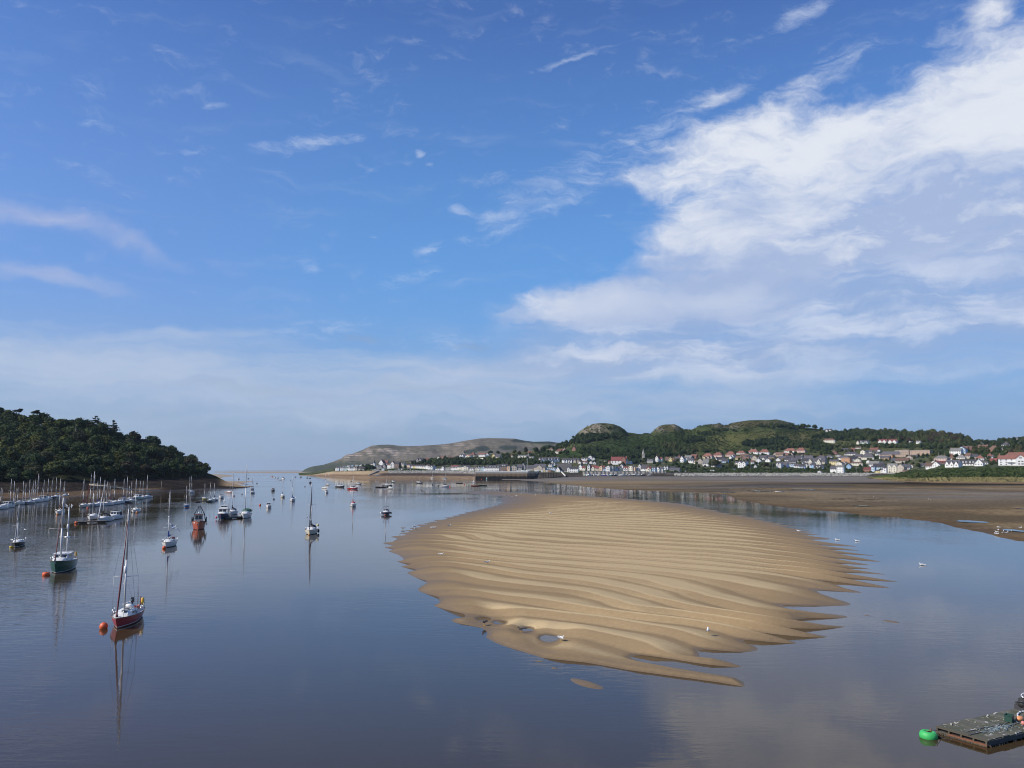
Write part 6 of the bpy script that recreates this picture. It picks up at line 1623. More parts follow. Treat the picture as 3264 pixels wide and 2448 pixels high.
# beach revetment on the far seafront
def revetment():
    r = np.random.default_rng(14); V, Fc, off, T = [], [], 0, []
    for i in range(900):
        px = r.uniform(1238, 1512); g = town.at(px, r.uniform(1500.5, 1508)); s = r.uniform(0.6, 1.5)
        v = _sph * np.array([1.2, 1, .7]) * (1 + r.normal(0, .16, (34, 1))) * s
        V.append(v + np.array(g)); Fc.append(_sphf + off); off += 34; T.append(np.full(34, r.random() * 0.7))
    me = tri_mesh('beach_rock', np.concatenate(V), np.concatenate(Fc), 3)
    float_attr(me, 'tone', np.concatenate(T))
    o = mesh_obj('beach_rock', me, None, [bpy.data.materials['embankment_rock']])
    tag(o, 'grey boulders lining the top of the far beach', None, None, 'stuff')
revetment()

# ---- street furniture and vehicles
POLE = paint('pole_metal', (0.38, 0.38, 0.36), 0.5, 0.2)
def lamp(px, base, top, where):
    g = town.at(px, base); h = (base - top) * g.y / F
    t = thing('lamp_post', f'slim lamp post {where}', 'lamp post', g, random.uniform(-.5, .5), 'lamp posts along the shore')
    MB().tube((0, 0, -1), (0, 0, h), 0.13, 0.08, 6).build('pole', POLE, t)
    MB().tube((0, 0, h), (0.9, 0, h + 0.15), 0.06, 0.05, 5).box((1.1, 0, h + 0.12), (0.7, 0.25, 0.14)).build('lamp_head', POLE, t)
for px, base, top, where in ((1709, 1500, 1476, 'left of the dark gabled building by the quay corner'), (1844, 1518, 1480, 'in front of the white balcony building'), (1962, 1512, 1482, 'before the brick-gabled red-roofed building'), (2066, 1500, 1477, 'under the left end of the upper grey house'), (2103, 1493, 1478, 'above the cream marina house'),
                             (2187, 1500, 1473, 'on the bank right of the long grey building'), (2224, 1502, 1478, 'by the tan shore wall'), (2270, 1500, 1468, 'in front of the large dark spreading tree'), (2392, 1501, 1482, 'right of the white two-gabled house'), (2463, 1497, 1476, 'before the dark trees left of the twin gables'), (2538, 1505, 1488, 'below the pale blue house row'), (2614, 1506, 1488, 'beside the white house with dark roof'),
                             (2730, 1506, 1486, 'left of the low red-roofed shed'), (2888.5, 1508, 1480, 'left one of two before the white house at the embankment end'), (2901, 1508, 1480, 'right one of two before the white house at the embankment end'), (3010, 1452, 1434, 'left of the white house on the right slope'), (2992, 1455, 1440, 'beside the pink hip-roofed house')):
    lamp(px, base, top, where)
def vehicle(px, py, kind, col, label):
    g = town.at(px, py); t = thing('parked_' + kind, label, kind, g, random.uniform(-.4, .4), 'vehicles parked along the shore')
    L, W, H = {'car': (4.2, 1.8, 1.5), 'van': (5.4, 2.1, 2.5), 'caravan': (6.5, 2.4, 2.7)}[kind]
    P = [(-L / 2, 0.35), (-L / 2, H * .62), (-L * .36, H * (.66 if kind == 'car' else .98)), (-L * .22, H), (L * .25, H), (L * .42, H * .62), (L / 2, H * .55), (L / 2, 0.35)]
    if kind != 'car': P = [(-L / 2, 0.4), (-L / 2, H * .94), (-L * .46, H), (L * .30, H), (L * .42, H * .6), (L / 2, H * .5), (L / 2, 0.4)]
    if kind == 'caravan': P = [(-L / 2, 0.6), (-L / 2, H * .8), (-L * .4, H), (L * .4, H), (L / 2, H * .8), (L / 2, 0.6)]
    mb = MB(); n = len(P)
    mb.loft([[(x, -W / 2, z) for x, z in P], [(x, W / 2, z) for x, z in P]], 0, True, False, True)
    mb.build('body', paint('vehicle_' + col, dict(white=(.8, .8, .78), red=(.45, .03, .03), grey=(.3, .3, .32), blue=(.05, .1, .3))[col], 0.3), t)
    MB().box((0, -W / 2 - .01, H * .74), (L * .5, 0.04, H * .24)).box((0, W / 2 + .01, H * .74), (L * .5, 0.04, H * .24)).build('side_window', PANE, t)
    tyre = paint('tyre', (0.02, 0.02, 0.02), 0.8)
    for sx in ((-.32, .32) if kind != 'caravan' else (0,)):
        for sy in (-1, 1):
            MB().tube((sx * L, sy * W * .48, 0.33), (sx * L, sy * W * .38, 0.33), 0.33, 0.33, 10).build('wheel', tyre, t)
for a in ((1273, 1498.5, 'van', 'white', 'left white van parked on the far seafront road'), (1283, 1498.5, 'van', 'white', 'right white van parked on the far seafront road'), (1304, 1498, 'van', 'white', 'white van parked below the pink seaside house'), (1263, 1498.5, 'car', 'grey', 'grey car parked left of the seafront vans'),
          (1368, 1499, 'car', 'white', 'white car parked below the white gabled house right of the terrace'), (1380, 1499.5, 'car', 'white', 'white car parked left of the low white terrace'), (1600, 1503, 'car', 'white', 'white car parked before the brown quay block'), (1612, 1503.5, 'car', 'grey', 'grey car parked near the peach end wall on the quay'),
          (2270, 1503.5, 'caravan', 'white', 'white caravan parked on the bank above the embankment'), (2186, 1503.5, 'car', 'white', 'white car parked right of the long grey building'), (2339, 1499.5, 'caravan', 'white', 'pale caravan among bushes left of the white two-gabled house'), (2716, 1418, 'van', 'white', 'white van parked left of the cream gabled house under the ridge'), (2877, 1420, 'van', 'white', 'white van parked below the two maroon-roofed white houses'),
          (2755, 1501, 'car', 'red', 'red car parked before the low red-roofed shed'), (2743, 1497, 'car', 'blue', 'dark blue car parked above the low red-roofed shed'), (2557, 1504.5, 'car', 'grey', 'small car parked on the bank below the pale blue house')):
    vehicle(*a)
# ================================================================== BOATS
def gel(name, col, rough=0.25): return paint(name, col, rough, 0, 0.12, 0.7)
HULLC = {'white': (0.80, 0.79, 0.75), 'cream': (0.76, 0.70, 0.54), 'red': (0.42, 0.030, 0.030), 'green': (0.012, 0.080, 0.045), 'black': (0.012, 0.013, 0.016), 'navy': (0.014, 0.020, 0.065), 'blue': (0.03, 0.16, 0.42),
         'grey': (0.35, 0.36, 0.37), 'orange': (0.42, 0.085, 0.035), 'yellow': (0.72, 0.55, 0.06), 'pale blue': (0.35, 0.48, 0.60), 'pale green': (0.45, 0.58, 0.48), 'dark grey': (0.06, 0.065, 0.07), 'pink': (0.55, 0.36, 0.34), 'purple': (0.16, 0.10, 0.36), 'teal': (0.08, 0.34, 0.36)}
def hull_mat(c): return gel('hull_' + c.replace(' ', '_'), HULLC[c])
DECK = gel('deck_paint', (0.68, 0.67, 0.62), 0.5)
TEAK = paint('teak', (0.20, 0.125, 0.065), 0.75, 0, 0.3, 2.0)
ALU = paint('mast_alloy', (0.58, 0.585, 0.58), 0.45, 0.15, 0.15, 1.5)
WIRE = paint('rigging_wire', (0.22, 0.22, 0.23), 0.4, 0.6)
STEEL = paint('stainless_rail', (0.50, 0.50, 0.52), 0.25, 0.7)
SMOKE = paint('cabin_glass', (0.018, 0.022, 0.028), 0.08)
BOOT = paint('boot_stripe', (0.72, 0.72, 0.70), 0.4)
FOUL_RED = paint('antifoul_red', (0.22, 0.035, 0.025), 0.7)
FOUL_DARK = paint('antifoul_dark', (0.020, 0.022, 0.030), 0.7)
BUOY_ORANGE = paint('buoy_orange', (0.72, 0.115, 0.030), 0.45, 0, 0.15, 3.0)
RUBBER = paint('fender_black', (0.02, 0.02, 0.024), 0.5)
CANVAS = {c: paint('canvas_' + c.replace(' ', '_'), v, 0.85, 0, 0.25, 3.0) for c, v in dict(blue=(0.020, 0.060, 0.26), navy=(0.012, 0.016, 0.040), black=(0.015, 0.016, 0.018), red=(0.50, 0.035, 0.030), green=(0.018, 0.10, 0.065), white=(0.72, 0.71, 0.68), maroon=(0.16, 0.025, 0.030), grey=(0.26, 0.27, 0.29), teal=(0.06, 0.26, 0.30), orange=(0.6, 0.16, 0.03)).items()}

def hull_stations(L, B, fb, rake, n, stern=0.72, bow_up=0.30):
    """Per station: x, half breadth at deck, sheer height, t."""
    out = []
    for i in range(n + 1):
        t = i / n
        b = B / 2 * (1 - (1 - min(t / 0.58, 1)) ** 2.1)
        if t > 0.58: b *= 1 - (1 - stern) * ((t - 0.58) / 0.42) ** 1.8
        sh = fb * (1 + bow_up * (1 - t) ** 2 + 0.04 * max(0, t - 0.6))
        out.append((L / 2 - L * t, max(b, 0.03), sh, t))
    return out
def hull(parent, L, B, fb, col, foul=None, rake=None, stern=0.72, n=14, stripe=True, bow_up=0.30, name='hull', counter=0.0):
    rake = L * 0.10 if rake is None else rake
    st = hull_stations(L, B, fb, rake, n, stern, bow_up)
    mb = MB()
    lv = [(-0.35, 0.30), (-0.02, 0.72), (0.10, 0.80), (0.17, 0.83), (0.55, 0.94), (1.0, 1.0)]
    rings = []
    for x, b, sh, t in st:
        r = []
        for k, (f, w) in enumerate(lv):
            z = f if k < 4 else 0.17 + (sh - 0.17) * ((f - 0.17) / 0.83)
            fine = 0.45 + 0.55 * min(1, t / 0.45)             # bows are finer near the water
            ww = 1 - (1 - w) * (1.0 + 1.3 * (1 - fine))
            dx = -rake * (1 - max(z, -0.3) / (fb * (1 + bow_up))) * (1 - t) ** 3 + counter * (1 - z / fb) * t ** 6
            r.append((x + dx, max(b * max(ww, 0.06), 0.02), z))
        rings.append(r)
    for k in range(len(lv) - 1):
        mi = 1 if k < 2 else 2 if k == 2 else 0
        for sg in (1, -1):
            R = [[(p[0], sg * p[1], p[2]) for p in r[k:k + 2]] for r in rings]
            mb.loft(R, mi)
    # transom, stem cap
    for k in range(len(lv) - 1):
        a, b = rings[-1][k], rings[-1][k + 1]
        mb.add([(a[0], -a[1], a[2]), (a[0], a[1], a[2]), (b[0], b[1], b[2]), (b[0], -b[1], b[2])], [(0, 1, 2, 3)], 1 if k < 2 else 0)
        a, b = rings[0][k], rings[0][k + 1]
        mb.add([(a[0], -a[1], a[2]), (a[0], a[1], a[2]), (b[0], b[1], b[2]), (b[0], -b[1], b[2])], [(3, 2, 1, 0)], 1 if k < 2 else 0)
    foul = foul or FOUL_DARK
    h = mb.build(name, [hull_mat(col), foul, BOOT if stripe else foul], parent)
    return h, st, rake
def deck(parent, st, rake, fb, mat=None, drop=0.05, lip=True):
    mb = MB()
    rings = []
    for x, b, sh, t in st:
        zz = sh - drop
        rings.append([(x, -b * 0.985, zz), (x, -b * 0.5, zz + 0.05 * b), (x, 0, zz + 0.07 * b), (x, b * 0.5, zz + 0.05 * b), (x, b * 0.985, zz)])
    mb.loft(rings)
    d = mb.build('deck', mat or DECK, parent)
    if lip:
        r = MB()
        for sg in (-1, 1):
            pts = [(x, sg * b, sh + 0.01) for x, b, sh, t in st]
            for a, bb in zip(pts, pts[1:]): r.tube(a, bb, 0.028, 0.028, 4)
        r.build('toe_rail', TEAK, parent)
    return d
def z_deck(st, x):
    xs = [s[0] for s in st][::-1]; zs = [s[2] for s in st][::-1]; bs = [s[1] for s in st][::-1]
    return float(np.interp(x, xs, zs)) - 0.05, float(np.interp(x, xs, bs))
def coachroof(parent, st, xa, xb, h, wf, mat, windows=2, front=0.45, name='cabin'):
    """Rounded cabin from bow side xa to stern side xb."""
    mb = MB(); rings = []
    for u in np.linspace(0, 1, 8):
        x = xa + (xb - xa) * u; z0, b = z_deck(st, x); k = min(1, (u / front) ** 0.6) if u > 0 else 0.0
        w = min(b * 0.9, wf * (0.55 + 0.45 * min(1, u / 0.5)))
        hh = h * k
        rings.append([(x, -w, z0), (x, -w * .90, z0 + hh * .72), (x, -w * .70, z0 + hh * .96), (x, 0, z0 + hh * 1.06), (x, w * .70, z0 + hh * .96), (x, w * .90, z0 + hh * .72), (x, w, z0)])
    mb.loft(rings); n = len(rings[-1])
    mb.add(rings[-1], [tuple(range(n))])
    c = mb.build(name, mat, parent)
    for sg in (-1, 1):
        for k in range(windows):
            u0 = 0.42 + 0.52 * k / windows; u1 = u0 + 0.40 / windows
            pts = []
            for u, f in ((u0, .30), (u1, .30), (u1, .66), (u0, .66)):
                x = xa + (xb - xa) * u; z0, b = z_deck(st, x); w = min(b * 0.9, wf * (0.55 + 0.45 * min(1, u / 0.5))); kk = min(1, (u / front) ** 0.6)
                pts.append((x, sg * (w * (1 - 0.10 * f / .72) + 0.012), z0 + h * kk * f))
            MB().add(pts, [(0, 1, 2, 3)]).build('window', SMOKE, c)
    return c
def box_cabin(parent, xa, xb, z0, w, h, mat, rake_f=0.5, rake_b=0.1, roof=None, panes=3, name='wheelhouse', front_panes=2, roof_over=0.12):
    mb = MB()
    A = [(xa, -w, z0), (xa, w, z0), (xb, w, z0), (xb, -w, z0)]
    Bt = [(xa - rake_f * h, -w * .92, z0 + h), (xa - rake_f * h, w * .92, z0 + h), (xb + rake_b * h, w * .92, z0 + h), (xb + rake_b * h, -w * .92, z0 + h)]
    mb.add(A + Bt, [(0, 1, 5, 4), (1, 2, 6, 5), (2, 3, 7, 6), (3, 0, 4, 7), (4, 5, 6, 7), (3, 2, 1, 0)])
    c = mb.build(name, mat, parent)
    cx = (Bt[0][0] + Bt[2][0]) / 2
    MB().box((cx + .05, 0, z0 + h + .04), (abs(Bt[0][0] - Bt[2][0]) + 2 * roof_over, 2 * w * .92 + 2 * roof_over, 0.09)).build('roof', roof or mat, c)
    def quad(p, q, r, s, off):
        MB().add([Vector(v) + Vector(off) for v in (p, q, r, s)], [(0, 1, 2, 3)]).build('window', SMOKE, c)
    lerp = lambda a, b, t: tuple(x + (y - x) * t for x, y in zip(a, b))
    for k in range(front_panes):
        u0, u1 = 0.08 + k * 0.86 / front_panes, 0.08 + (k + .86) * 0.86 / front_panes
        lo0, lo1 = lerp(A[0], A[1], u0), lerp(A[0], A[1], u1); hi0, hi1 = lerp(Bt[0], Bt[1], u0), lerp(Bt[0], Bt[1], u1)
        quad(lerp(lo0, hi0, .45), lerp(lo1, hi1, .45), lerp(lo1, hi1, .9), lerp(lo0, hi0, .9), (0.015, 0, 0.008))
    for sg, (i, j) in ((-1, (0, 3)), (1, (1, 2))):
        for k in range(panes):
            u0, u1 = 0.07 + k * 0.88 / panes, 0.07 + (k + .82) * 0.88 / panes
            lo0, lo1 = lerp(A[i], A[j], u0), lerp(A[i], A[j], u1); hi0, hi1 = lerp(Bt[i], Bt[j], u0), lerp(Bt[i], Bt[j], u1)
            quad(lerp(lo0, hi0, .45), lerp(lo1, hi1, .45), lerp(lo1, hi1, .88), lerp(lo0, hi0, .88), (0, sg * 0.015, 0))
    return c
def mast(parent, x, z0, h, r=0.075, spread=((0.55, 0.9),), mat=None, lean=0.0, name='mast'):
    m = mat or ALU; r *= 1.3
    mb = MB().tube((x, 0, z0), (x - lean, 0, z0 + h * .5), r, r, 8).tube((x - lean, 0, z0 + h * .5), (x - 1.6 * lean, 0, z0 + h), r, r * 0.72, 8)
    mb.tube((x - 1.6 * lean, 0, z0 + h), (x - 1.6 * lean, 0, z0 + h + 0.45), 0.012, 0.01, 4).box((x - 1.6 * lean, 0, z0 + h + .03), (0.22, 0.10, 0.06))
    o = mb.build(name, m, parent)
    for f, w in spread:
        s = MB()
        for sg in (-1, 1): s.tube((x - lean * f * 1.6, 0, z0 + h * f), (x - lean * f * 1.6 - .1, sg * w, z0 + h * f + .04), 0.03, 0.022, 5)
        s.build('spreader', m, o)
    return o
def rigging(parent, st, L, xm, z0, h, sp, bowx, sternx, r=0.012):
    mb = MB(); top = (xm, 0, z0 + h * 0.98); zd, b = z_deck(st, xm - .25)
    for sg in (-1, 1):
        mb.path([(xm - .2, sg * b * .96, zd), (xm - .1, sg * sp[1], z0 + h * sp[0]), top], r, 4)
        mb.tube((xm - .35, sg * b * .94, zd), (xm, 0, z0 + h * sp[0] * .98), r, r, 4)
    zs, _ = z_deck(st, sternx); mb.tube((sternx, 0, zs + .05), top, r, r, 4)
    zb, _ = z_deck(st, bowx); mb.tube((bowx, 0, zb + .1), top, r, r, 4)
    return mb.build('rigging', WIRE, parent)
def furled(parent, st, bowx, xm, z0, h, mat, r=0.07):
    zb, _ = z_deck(st, bowx)
    a, b = Vector((bowx - .12, 0, zb + .35)), Vector((xm + .03, 0, z0 + h * .93))
    mb = MB(); n = 8
    for k in range(n):
        t0, t1 = k / n, (k + 1) / n
        f = lambda t: r * (0.55 + 0.9 * math.sin(math.pi * min(1, 0.15 + t)) * (1 - .55 * t))
        mb.tube(a.lerp(b, t0), a.lerp(b, t1), f(t0), f(t1), 6, 0, False)
    mb.tube(a - Vector((0, 0, .2)), a, 0.11, 0.11, 7)
    return mb.build('furled_sail', mat, parent)
def boom(parent, xm, zb, length, cover, r=0.13, stand=True):
    mb = MB().tube((xm - .05, 0, zb), (xm - length, 0, zb + .06), 0.05, 0.045, 6)
    o = mb.build('boom', ALU, parent)
    if cover:
        c = MB(); rings = []
        for u in np.linspace(0, 1, 7):
            x = xm - .02 - (length - .15) * u; k = r * (1.25 - .75 * u)
            zz = zb + .08 + k * .7
            rings.append([(x, k * .75 * math.sin(a), zz + k * (1.35 - .5 * u) * math.cos(a)) for a in np.linspace(0, 2 * math.pi, 9)[:-1]])
        c.loft(rings, 0, True, True, True)
        if stand: c.loft([[(xm + .02 + .13 * math.cos(a), .13 * math.sin(a), zb + z) for a in np.linspace(0, 2 * math.pi, 9)[:-1]] for z in (0.0, .5, 1.05)], 0, True, True, True)
        c.build('sail_cover', CANVAS[cover], o)
    return o
def rails(parent, st, L, full=True, r=0.016):
    mb = MB()
    def P(x, up): z, b = z_deck(st, x); return [(x, -b * .94, z + up), (x, b * .94, z + up)]
    xb = L / 2 - .08; z, b = z_deck(st, xb)
    a1, a2 = P(L / 2 - .9, .62)
    mb.path([(a1[0], a1[1], a1[2] - .62), a1, (xb + .1, -.05, z + .68), (xb + .1, .05, z + .68), a2, (a2[0], a2[1], a2[2] - .62)], r, 4)
    mb.tube((xb, 0, z), (xb + .1, 0, z + .68), r, r, 4)
    s1, s2 = P(-L / 2 + 1.0, .62); e1, e2 = P(-L / 2 + .06, .62)
    mb.path([(s1[0], s1[1], s1[2] - .62), s1, e1, e2, s2, (s2[0], s2[1], s2[2] - .62)], r, 4)
    for e in (e1, e2): mb.tube((e[0], e[1], e[2] - .62), e, r, r, 4)
    xs = np.linspace(L / 2 - .9, -L / 2 + 1.0, 6)
    for sg in (0, 1):
        pts = [P(x, .60)[sg] for x in xs]
        for p in pts[1:-1]: mb.tube((p[0], p[1], p[2] - .6), p, r * .8, r * .8, 4)
        mb.path(pts, r * .45, 3)
        if full: mb.path([(p[0], p[1], p[2] - .3) for p in pts], r * .4, 3)
    return mb.build('guard_rail', STEEL, parent)
def cockpit(parent, st, xa, xb, w):
    z, _ = z_deck(st, (xa + xb) / 2)
    well = MB().box(((xa + xb) / 2, 0, z + .075), (abs(xa - xb) * .9, w * 1.15, 0.05)).build('cockpit_sole', paint('cockpit_dark', (0.10, 0.085, 0.065), 0.8), parent)
    MB().box(((xa + xb) / 2, w * .72, z + .15), (abs(xa - xb), 0.14, 0.26)).box(((xa + xb) / 2, -w * .72, z + .15), (abs(xa - xb), 0.14, 0.26)).box((xb, 0, z + .13), (0.14, w * 1.4, 0.22)).build('coaming', DECK, parent)
    MB().tube((xb + .1, 0, z + .3), (xb + 1.0, .25, z + .55), 0.03, 0.022, 5).build('tiller', TEAK, parent)
    return well
def sprayhood(parent, st, x, w, col, h=.75, l=1.2):
    z, _ = z_deck(st, x)
    rings = []
    for u, hh in ((0, .40), (.35, .9), (.8, 1.0), (1, .95)):
        rings.append([(x - l * u, w * math.cos(a) * (0.85 + .15 * u), z + .3 + h * hh * math.sin(a) ** .6) for a in np.linspace(0.02, math.pi - .02, 9)])
    return MB().loft(rings).build('sprayhood', CANVAS[col], parent)
def outboard(parent, x, z, y=0.0):
    MB().box((x - .12, y, z + .28), (0.34, 0.28, 0.42), 0, 0, .8).box((x - .1, y, z - .2), (0.14, 0.12, 0.7)).tube((x - .02, y, z + .2), (x + .42, y, z + .3), .03, .03, 5).build('outboard', RUBBER, parent)
def fender(parent, x, y, z, mat, r=.13, l=.5):
    MB().lathe([(0.02, l / 2 + .06), (r * .8, l / 2), (r, l / 3), (r, -l / 3), (r * .8, -l / 2), (0.02, -l / 2 - .05)], (x, y, z), 8).build('fender', mat, parent)

BOATG = 'boats moored in the estuary'
def TH(px, show):
    """Heading that shows the far-right flank by so many degrees off the line of sight."""
    return -show - math.degrees(math.atan((px - CX) / F))
def place(px, py, head=0.0, L=0.0):
    """Water point under the photo pixel and the yaw that points the bow seaward of the bridge (towards the viewer) plus head degrees."""
    p = on_z(px, py); return p, math.radians(-90 + head)
def yacht(px, py, L, label, hullc='white', head=0.0, mast_h=None, cover=None, furl=None, foul=None, cabin='white', detail=1, hood=None, group=BOATG, B=None, mast_top=None, mast_px=None, spread=None, lean=None, dark_windows=True, name='sailing_boat', ob=False, cat='sailing boat', fb=None):
    loc, rz = place(px, py, head)
    t = thing(name, label, cat, loc, rz, group)
    B = B or L * 0.325; fb = fb or 0.085 * L + .12
    h, st, rake = hull(t, L, B, fb, hullc, foul, None, .70, 14 if detail > 1 else 9)
    deck(t, st, rake, fb, None, .05, detail > 0)
    xm = L * .10
    cm = gel('cabin_' + cabin, dict(white=(.74, .73, .69), cream=(.70, .64, .48), grey=(.45, .46, .48), teal=(.30, .45, .46))[cabin], .4)
    coachroof(t, st, L * .26, -L * .14, .055 * L + .05, B * .33, cm, 3 if detail > 1 else 2 if detail else 1)
    if detail: cockpit(t, st, -L * .15, -L * .42, B * .30)
    zd, _ = z_deck(st, xm); z0 = zd + .055 * L * .9
    if mast_top is not None:
        base = loc + Vector((math.cos(rz) * xm, math.sin(rz) * xm, 0))
        mast_h = z_at(mast_top, base.y) - z0
    mast_h = mast_h or L * 1.15
    sp = spread or ((0.52, B * .30),)
    ln = 0.0
    if lean is not None:
        base = loc + Vector((math.cos(rz) * xm, math.sin(rz) * xm, 0))
        mp = lean
    mast(t, xm, z0, mast_h, .0055 * L + .022 + (.012 if detail == 0 else 0), sp)
    if detail: rigging(t, st, L, xm, z0, mast_h, sp[0], L * .47, -L * .47, 0.011 if detail > 1 else 0.014)
    if furl: furled(t, st, L * .47, xm, z0, mast_h, CANVAS[furl], .0085 * L + .02)
    boom(t, xm, z0 + .55, L * .36, cover, .016 * L + .03)
    if detail > 1: rails(t, st, L)
    elif detail == 1: rails(t, st, L, False, .018)
    if hood: sprayhood(t, st, -L * .10, B * .30, hood)
    if ob: outboard(t, -L / 2, fb * .8, .3)
    return t, st

# ---- near boats, each built for itself
def red_sloop():
    t, st = yacht(401, 1985, 7.6, 'red sloop with furled red sail, nearest boat on the left, tied to an orange buoy', 'red', TH(401, 13), None, None, None, FOUL_RED, 'white', 2, None, None, 2.35, 1622, None, ((0.335, 1.05),))
    L = 7.6; z0, _ = z_deck(st, 0)
    furled(t, st, L * .47, L * .10, z0 + .4, z_at(1640, 79) - z0 - .4, CANVAS['maroon'], .058)
    # radar reflector on the mast, tackle and gear on deck
    MB().lathe([(0.02, .36), (.13, .3), (.15, 0), (.13, -.3), (.02, -.36)], (L * .10 + .16, 0, 4.9), 9).build('radar_reflector', gel('gear_white', (.8, .79, .76)), t)
    MB().tube((-1.0, -.30, z0 + .62), (-1.0, .42, z0 + .62), .17, .17, 9).build('life_raft', gel('gear_white', (.8, .79, .76)), t)
    MB().ball((-1.55, .72, z0 + .42), .20, 8).build('fender', paint('fender_pink', (.75, .22, .13), .5), t)
    MB().tube((-2.2, .2, z0 + .25), (-1.2, .55, z0 + .55), .10, .05, 6).tube((-2.4, -.3, z0 + .2), (-1.7, -.1, z0 + .45), .09, .05, 6).build('sail_bag', CANVAS['red'], t)
    MB().lathe([(.05, .35), (.15, .28), (.16, -.2), (.09, -.35)], (-L / 2 + .1, .62, z0 + .62), 9, 0, .6, 1).build('life_ring', paint('ring_yellow', (.72, .42, .05), .5), t)
    MB().tube((-L / 2 + .1, .2, z0), (-L / 2 + .05, .2, z0 + 2.1), .02, .012, 4).tube((-L / 2 + .1, .42, z0), (-L / 2 + .02, .42, z0 + 1.1), .045, .045, 5).build('ensign_staff', CANVAS['maroon'], t)
    outboard(t, -L / 2 + .5, z0 + .55, -.25)
    MB().box((1.2, .12, z0 + .50), (.5, .42, .08)).box((.2, .1, z0 + .55), (.45, .42, .07)).build('deck_hatch', SMOKE, t)
    MB().box((2.6, 0, z0 + .13), (.25, .22, .16)).tube((3.0, -.2, z0 + .1), (3.5, .05, z0 + .16), .04, .04, 5).build('anchor', paint('galvanised', (.3, .3, .3), .5, .5), t)
    for x, y in ((1.9, .55), (-.4, .85), (-2.6, .75)): fender(t, x, y, z0 + .2, gel('gear_white', (.8, .79, .76)), .09, .35)
    MB().path([(1.0, .3, z0 + .5), (.2, .5, z0 + .52), (-.8, .4, z0 + .55), (-1.5, .1, z0 + .4)], .025, 4).path([(-.3, -.4, z0 + .5), (-1.2, -.2, z0 + .6), (-2, -.4, z0 + .3)], .022, 4).build('rope', paint('rope_blue', (.12, .22, .26), .9), t)
red_sloop()
def buoy(px, py, r, label, mat=None, kind='ball', group='mooring buoys', loc=None):
    p = loc or on_z(px, py)
    t = thing('mooring_buoy', label, 'buoy', p, 0, group)
    m = mat or BUOY_ORANGE
    if kind == 'ball': MB().ball((0, 0, r * .55), r, 10).build('float', m, t)
    elif kind == 'drum': MB().lathe([(0.02, -r * .5), (r * .8, -r * .45), (r, -r * .2), (r, r * .42), (r * .85, r * .62), (0.02, r * .68)], (0, 0, r * .2), 14).build('float', m, t)
    MB().tube((0, 0, r * (1.35 if kind == 'ball' else .8)), (0, 0, r * (1.7 if kind == 'ball' else 1.1)), r * .12, r * .12, 6).build('ring', RUBBER, t)
    return t
buoy(330, 2004, .36, 'large orange ball buoy at the bow of the red sloop')

def green_ketch():
    L, B = 8.8, 3.0
    loc, rz = place(196, 1819, TH(196, 12)); t = thing('motor_sailer', 'green two-masted motor sailer with white wheelhouse and white boot stripe', 'sailing boat', loc, rz)
    h, st, rake = hull(t, L, B, 1.25, 'green', None, 1.0, .80, 14, True, .42)
    deck(t, st, rake, 1.25)
    z, _ = z_deck(st, 0)
    coachroof(t, st, 2.6, .4, .5, 1.0, gel('cabin_white', (.74, .73, .69), .4), 2)
    box_cabin(t, 1.0, -1.9, z, 1.0, 1.0, gel('cabin_white', (.74, .73, .69), .4), .22, .05, None, 3, 'wheelhouse', 3)
    MB().box((-2.6, 0, z + 1.06), (1.5, 2.1, .07)).build('canopy', CANVAS['grey'], t)
    for x in (-3.3, -2.0):
        for y in (-1, 1): MB().tube((x, y, z), (x, y, z + 1.05), .03, .03, 5).build('canopy_post', STEEL, t)
    h1 = z_at(1590, 116) - z; mast(t, .95, z + .3, h1 - .3, .10, ((.50, 1.7),))
    rigging(t, st, L, .95, z, h1, (.50, 1.7), L * .47, -L * .2)
    furled(t, st, L * .47, .95, z, h1, CANVAS['maroon'], .055)
    h2 = z_at(1620, 121) - z; mz = mast(t, -2.9, z + .3, h2 - .3, .085, ((.40, 1.1),), None, 0, 'mizzen_mast')
    MB().lathe([(0.02, .38), (.15, .3), (.17, 0), (.15, -.3), (.02, -.38)], (-2.75, 0, z + h2 * .62), 9).build('radar_reflector', gel('gear_white', (.8, .79, .76)), mz)
    MB().lathe([(0.02, .17), (.34, .13), (.36, -.05), (.02, -.15)], (-2.5, 0, z + h2 * .42), 10).build('radar_dome', gel('gear_white', (.8, .79, .76)), mz)
    boom(t, .95, z + 1.5, 2.4, None); rails(t, st, L)
    MB().lathe([(.05, .35), (.15, .28), (.16, -.2), (.09, -.35)], (-L / 2 + .1, .9, z + .55), 9, 0, .6, 1).build('life_ring', paint('ring_yellow', (.72, .42, .05), .5), t)
    MB().box((L / 2 - .2, 0, z + .35), (.3, .16, .5)).build('anchor', paint('galvanised', (.3, .3, .3), .5, .5), t)
green_ketch()
buoy(147, 1834, .48, 'flat orange drum buoy at the bow of the green motor sailer', None, 'drum')
yacht(56, 1741, 7.2, 'black-hulled sloop with white deck near the left edge of the photo', 'black', TH(56, 8), None, None, 'grey', None, 'white', 2, None, None, None, 1609, None, ((.42, .9),))
buoy(36, 1745, .32, 'small yellow buoy at the bow of the black sloop', paint('buoy_yellow', (.62, .42, .05), .5), 'drum')
t, st = yacht(538, 1741, 7.8, 'white sloop with royal blue sail cover and white radar reflector on mast', 'white', TH(538, 9), None, 'blue', None, None, 'white', 2, None, None, None, 1568, None, ((.26, .95), (.62, .8)))
MB().ball((.95, 0, 5.4), .16, 8).build('radar_reflector', gel('gear_white', (.8, .79, .76)), t)
outboard(t, -3.7, .95, .3); MB().box((-2.9, .3, 1.25), (.5, .5, .4)).box((-3.1, -.4, 1.2), (.4, .3, .35)).build('deck_gear', CANVAS['maroon'], t)
buoy(523, 1749, .34, 'orange ball buoy under the bow of the blue-covered white sloop')

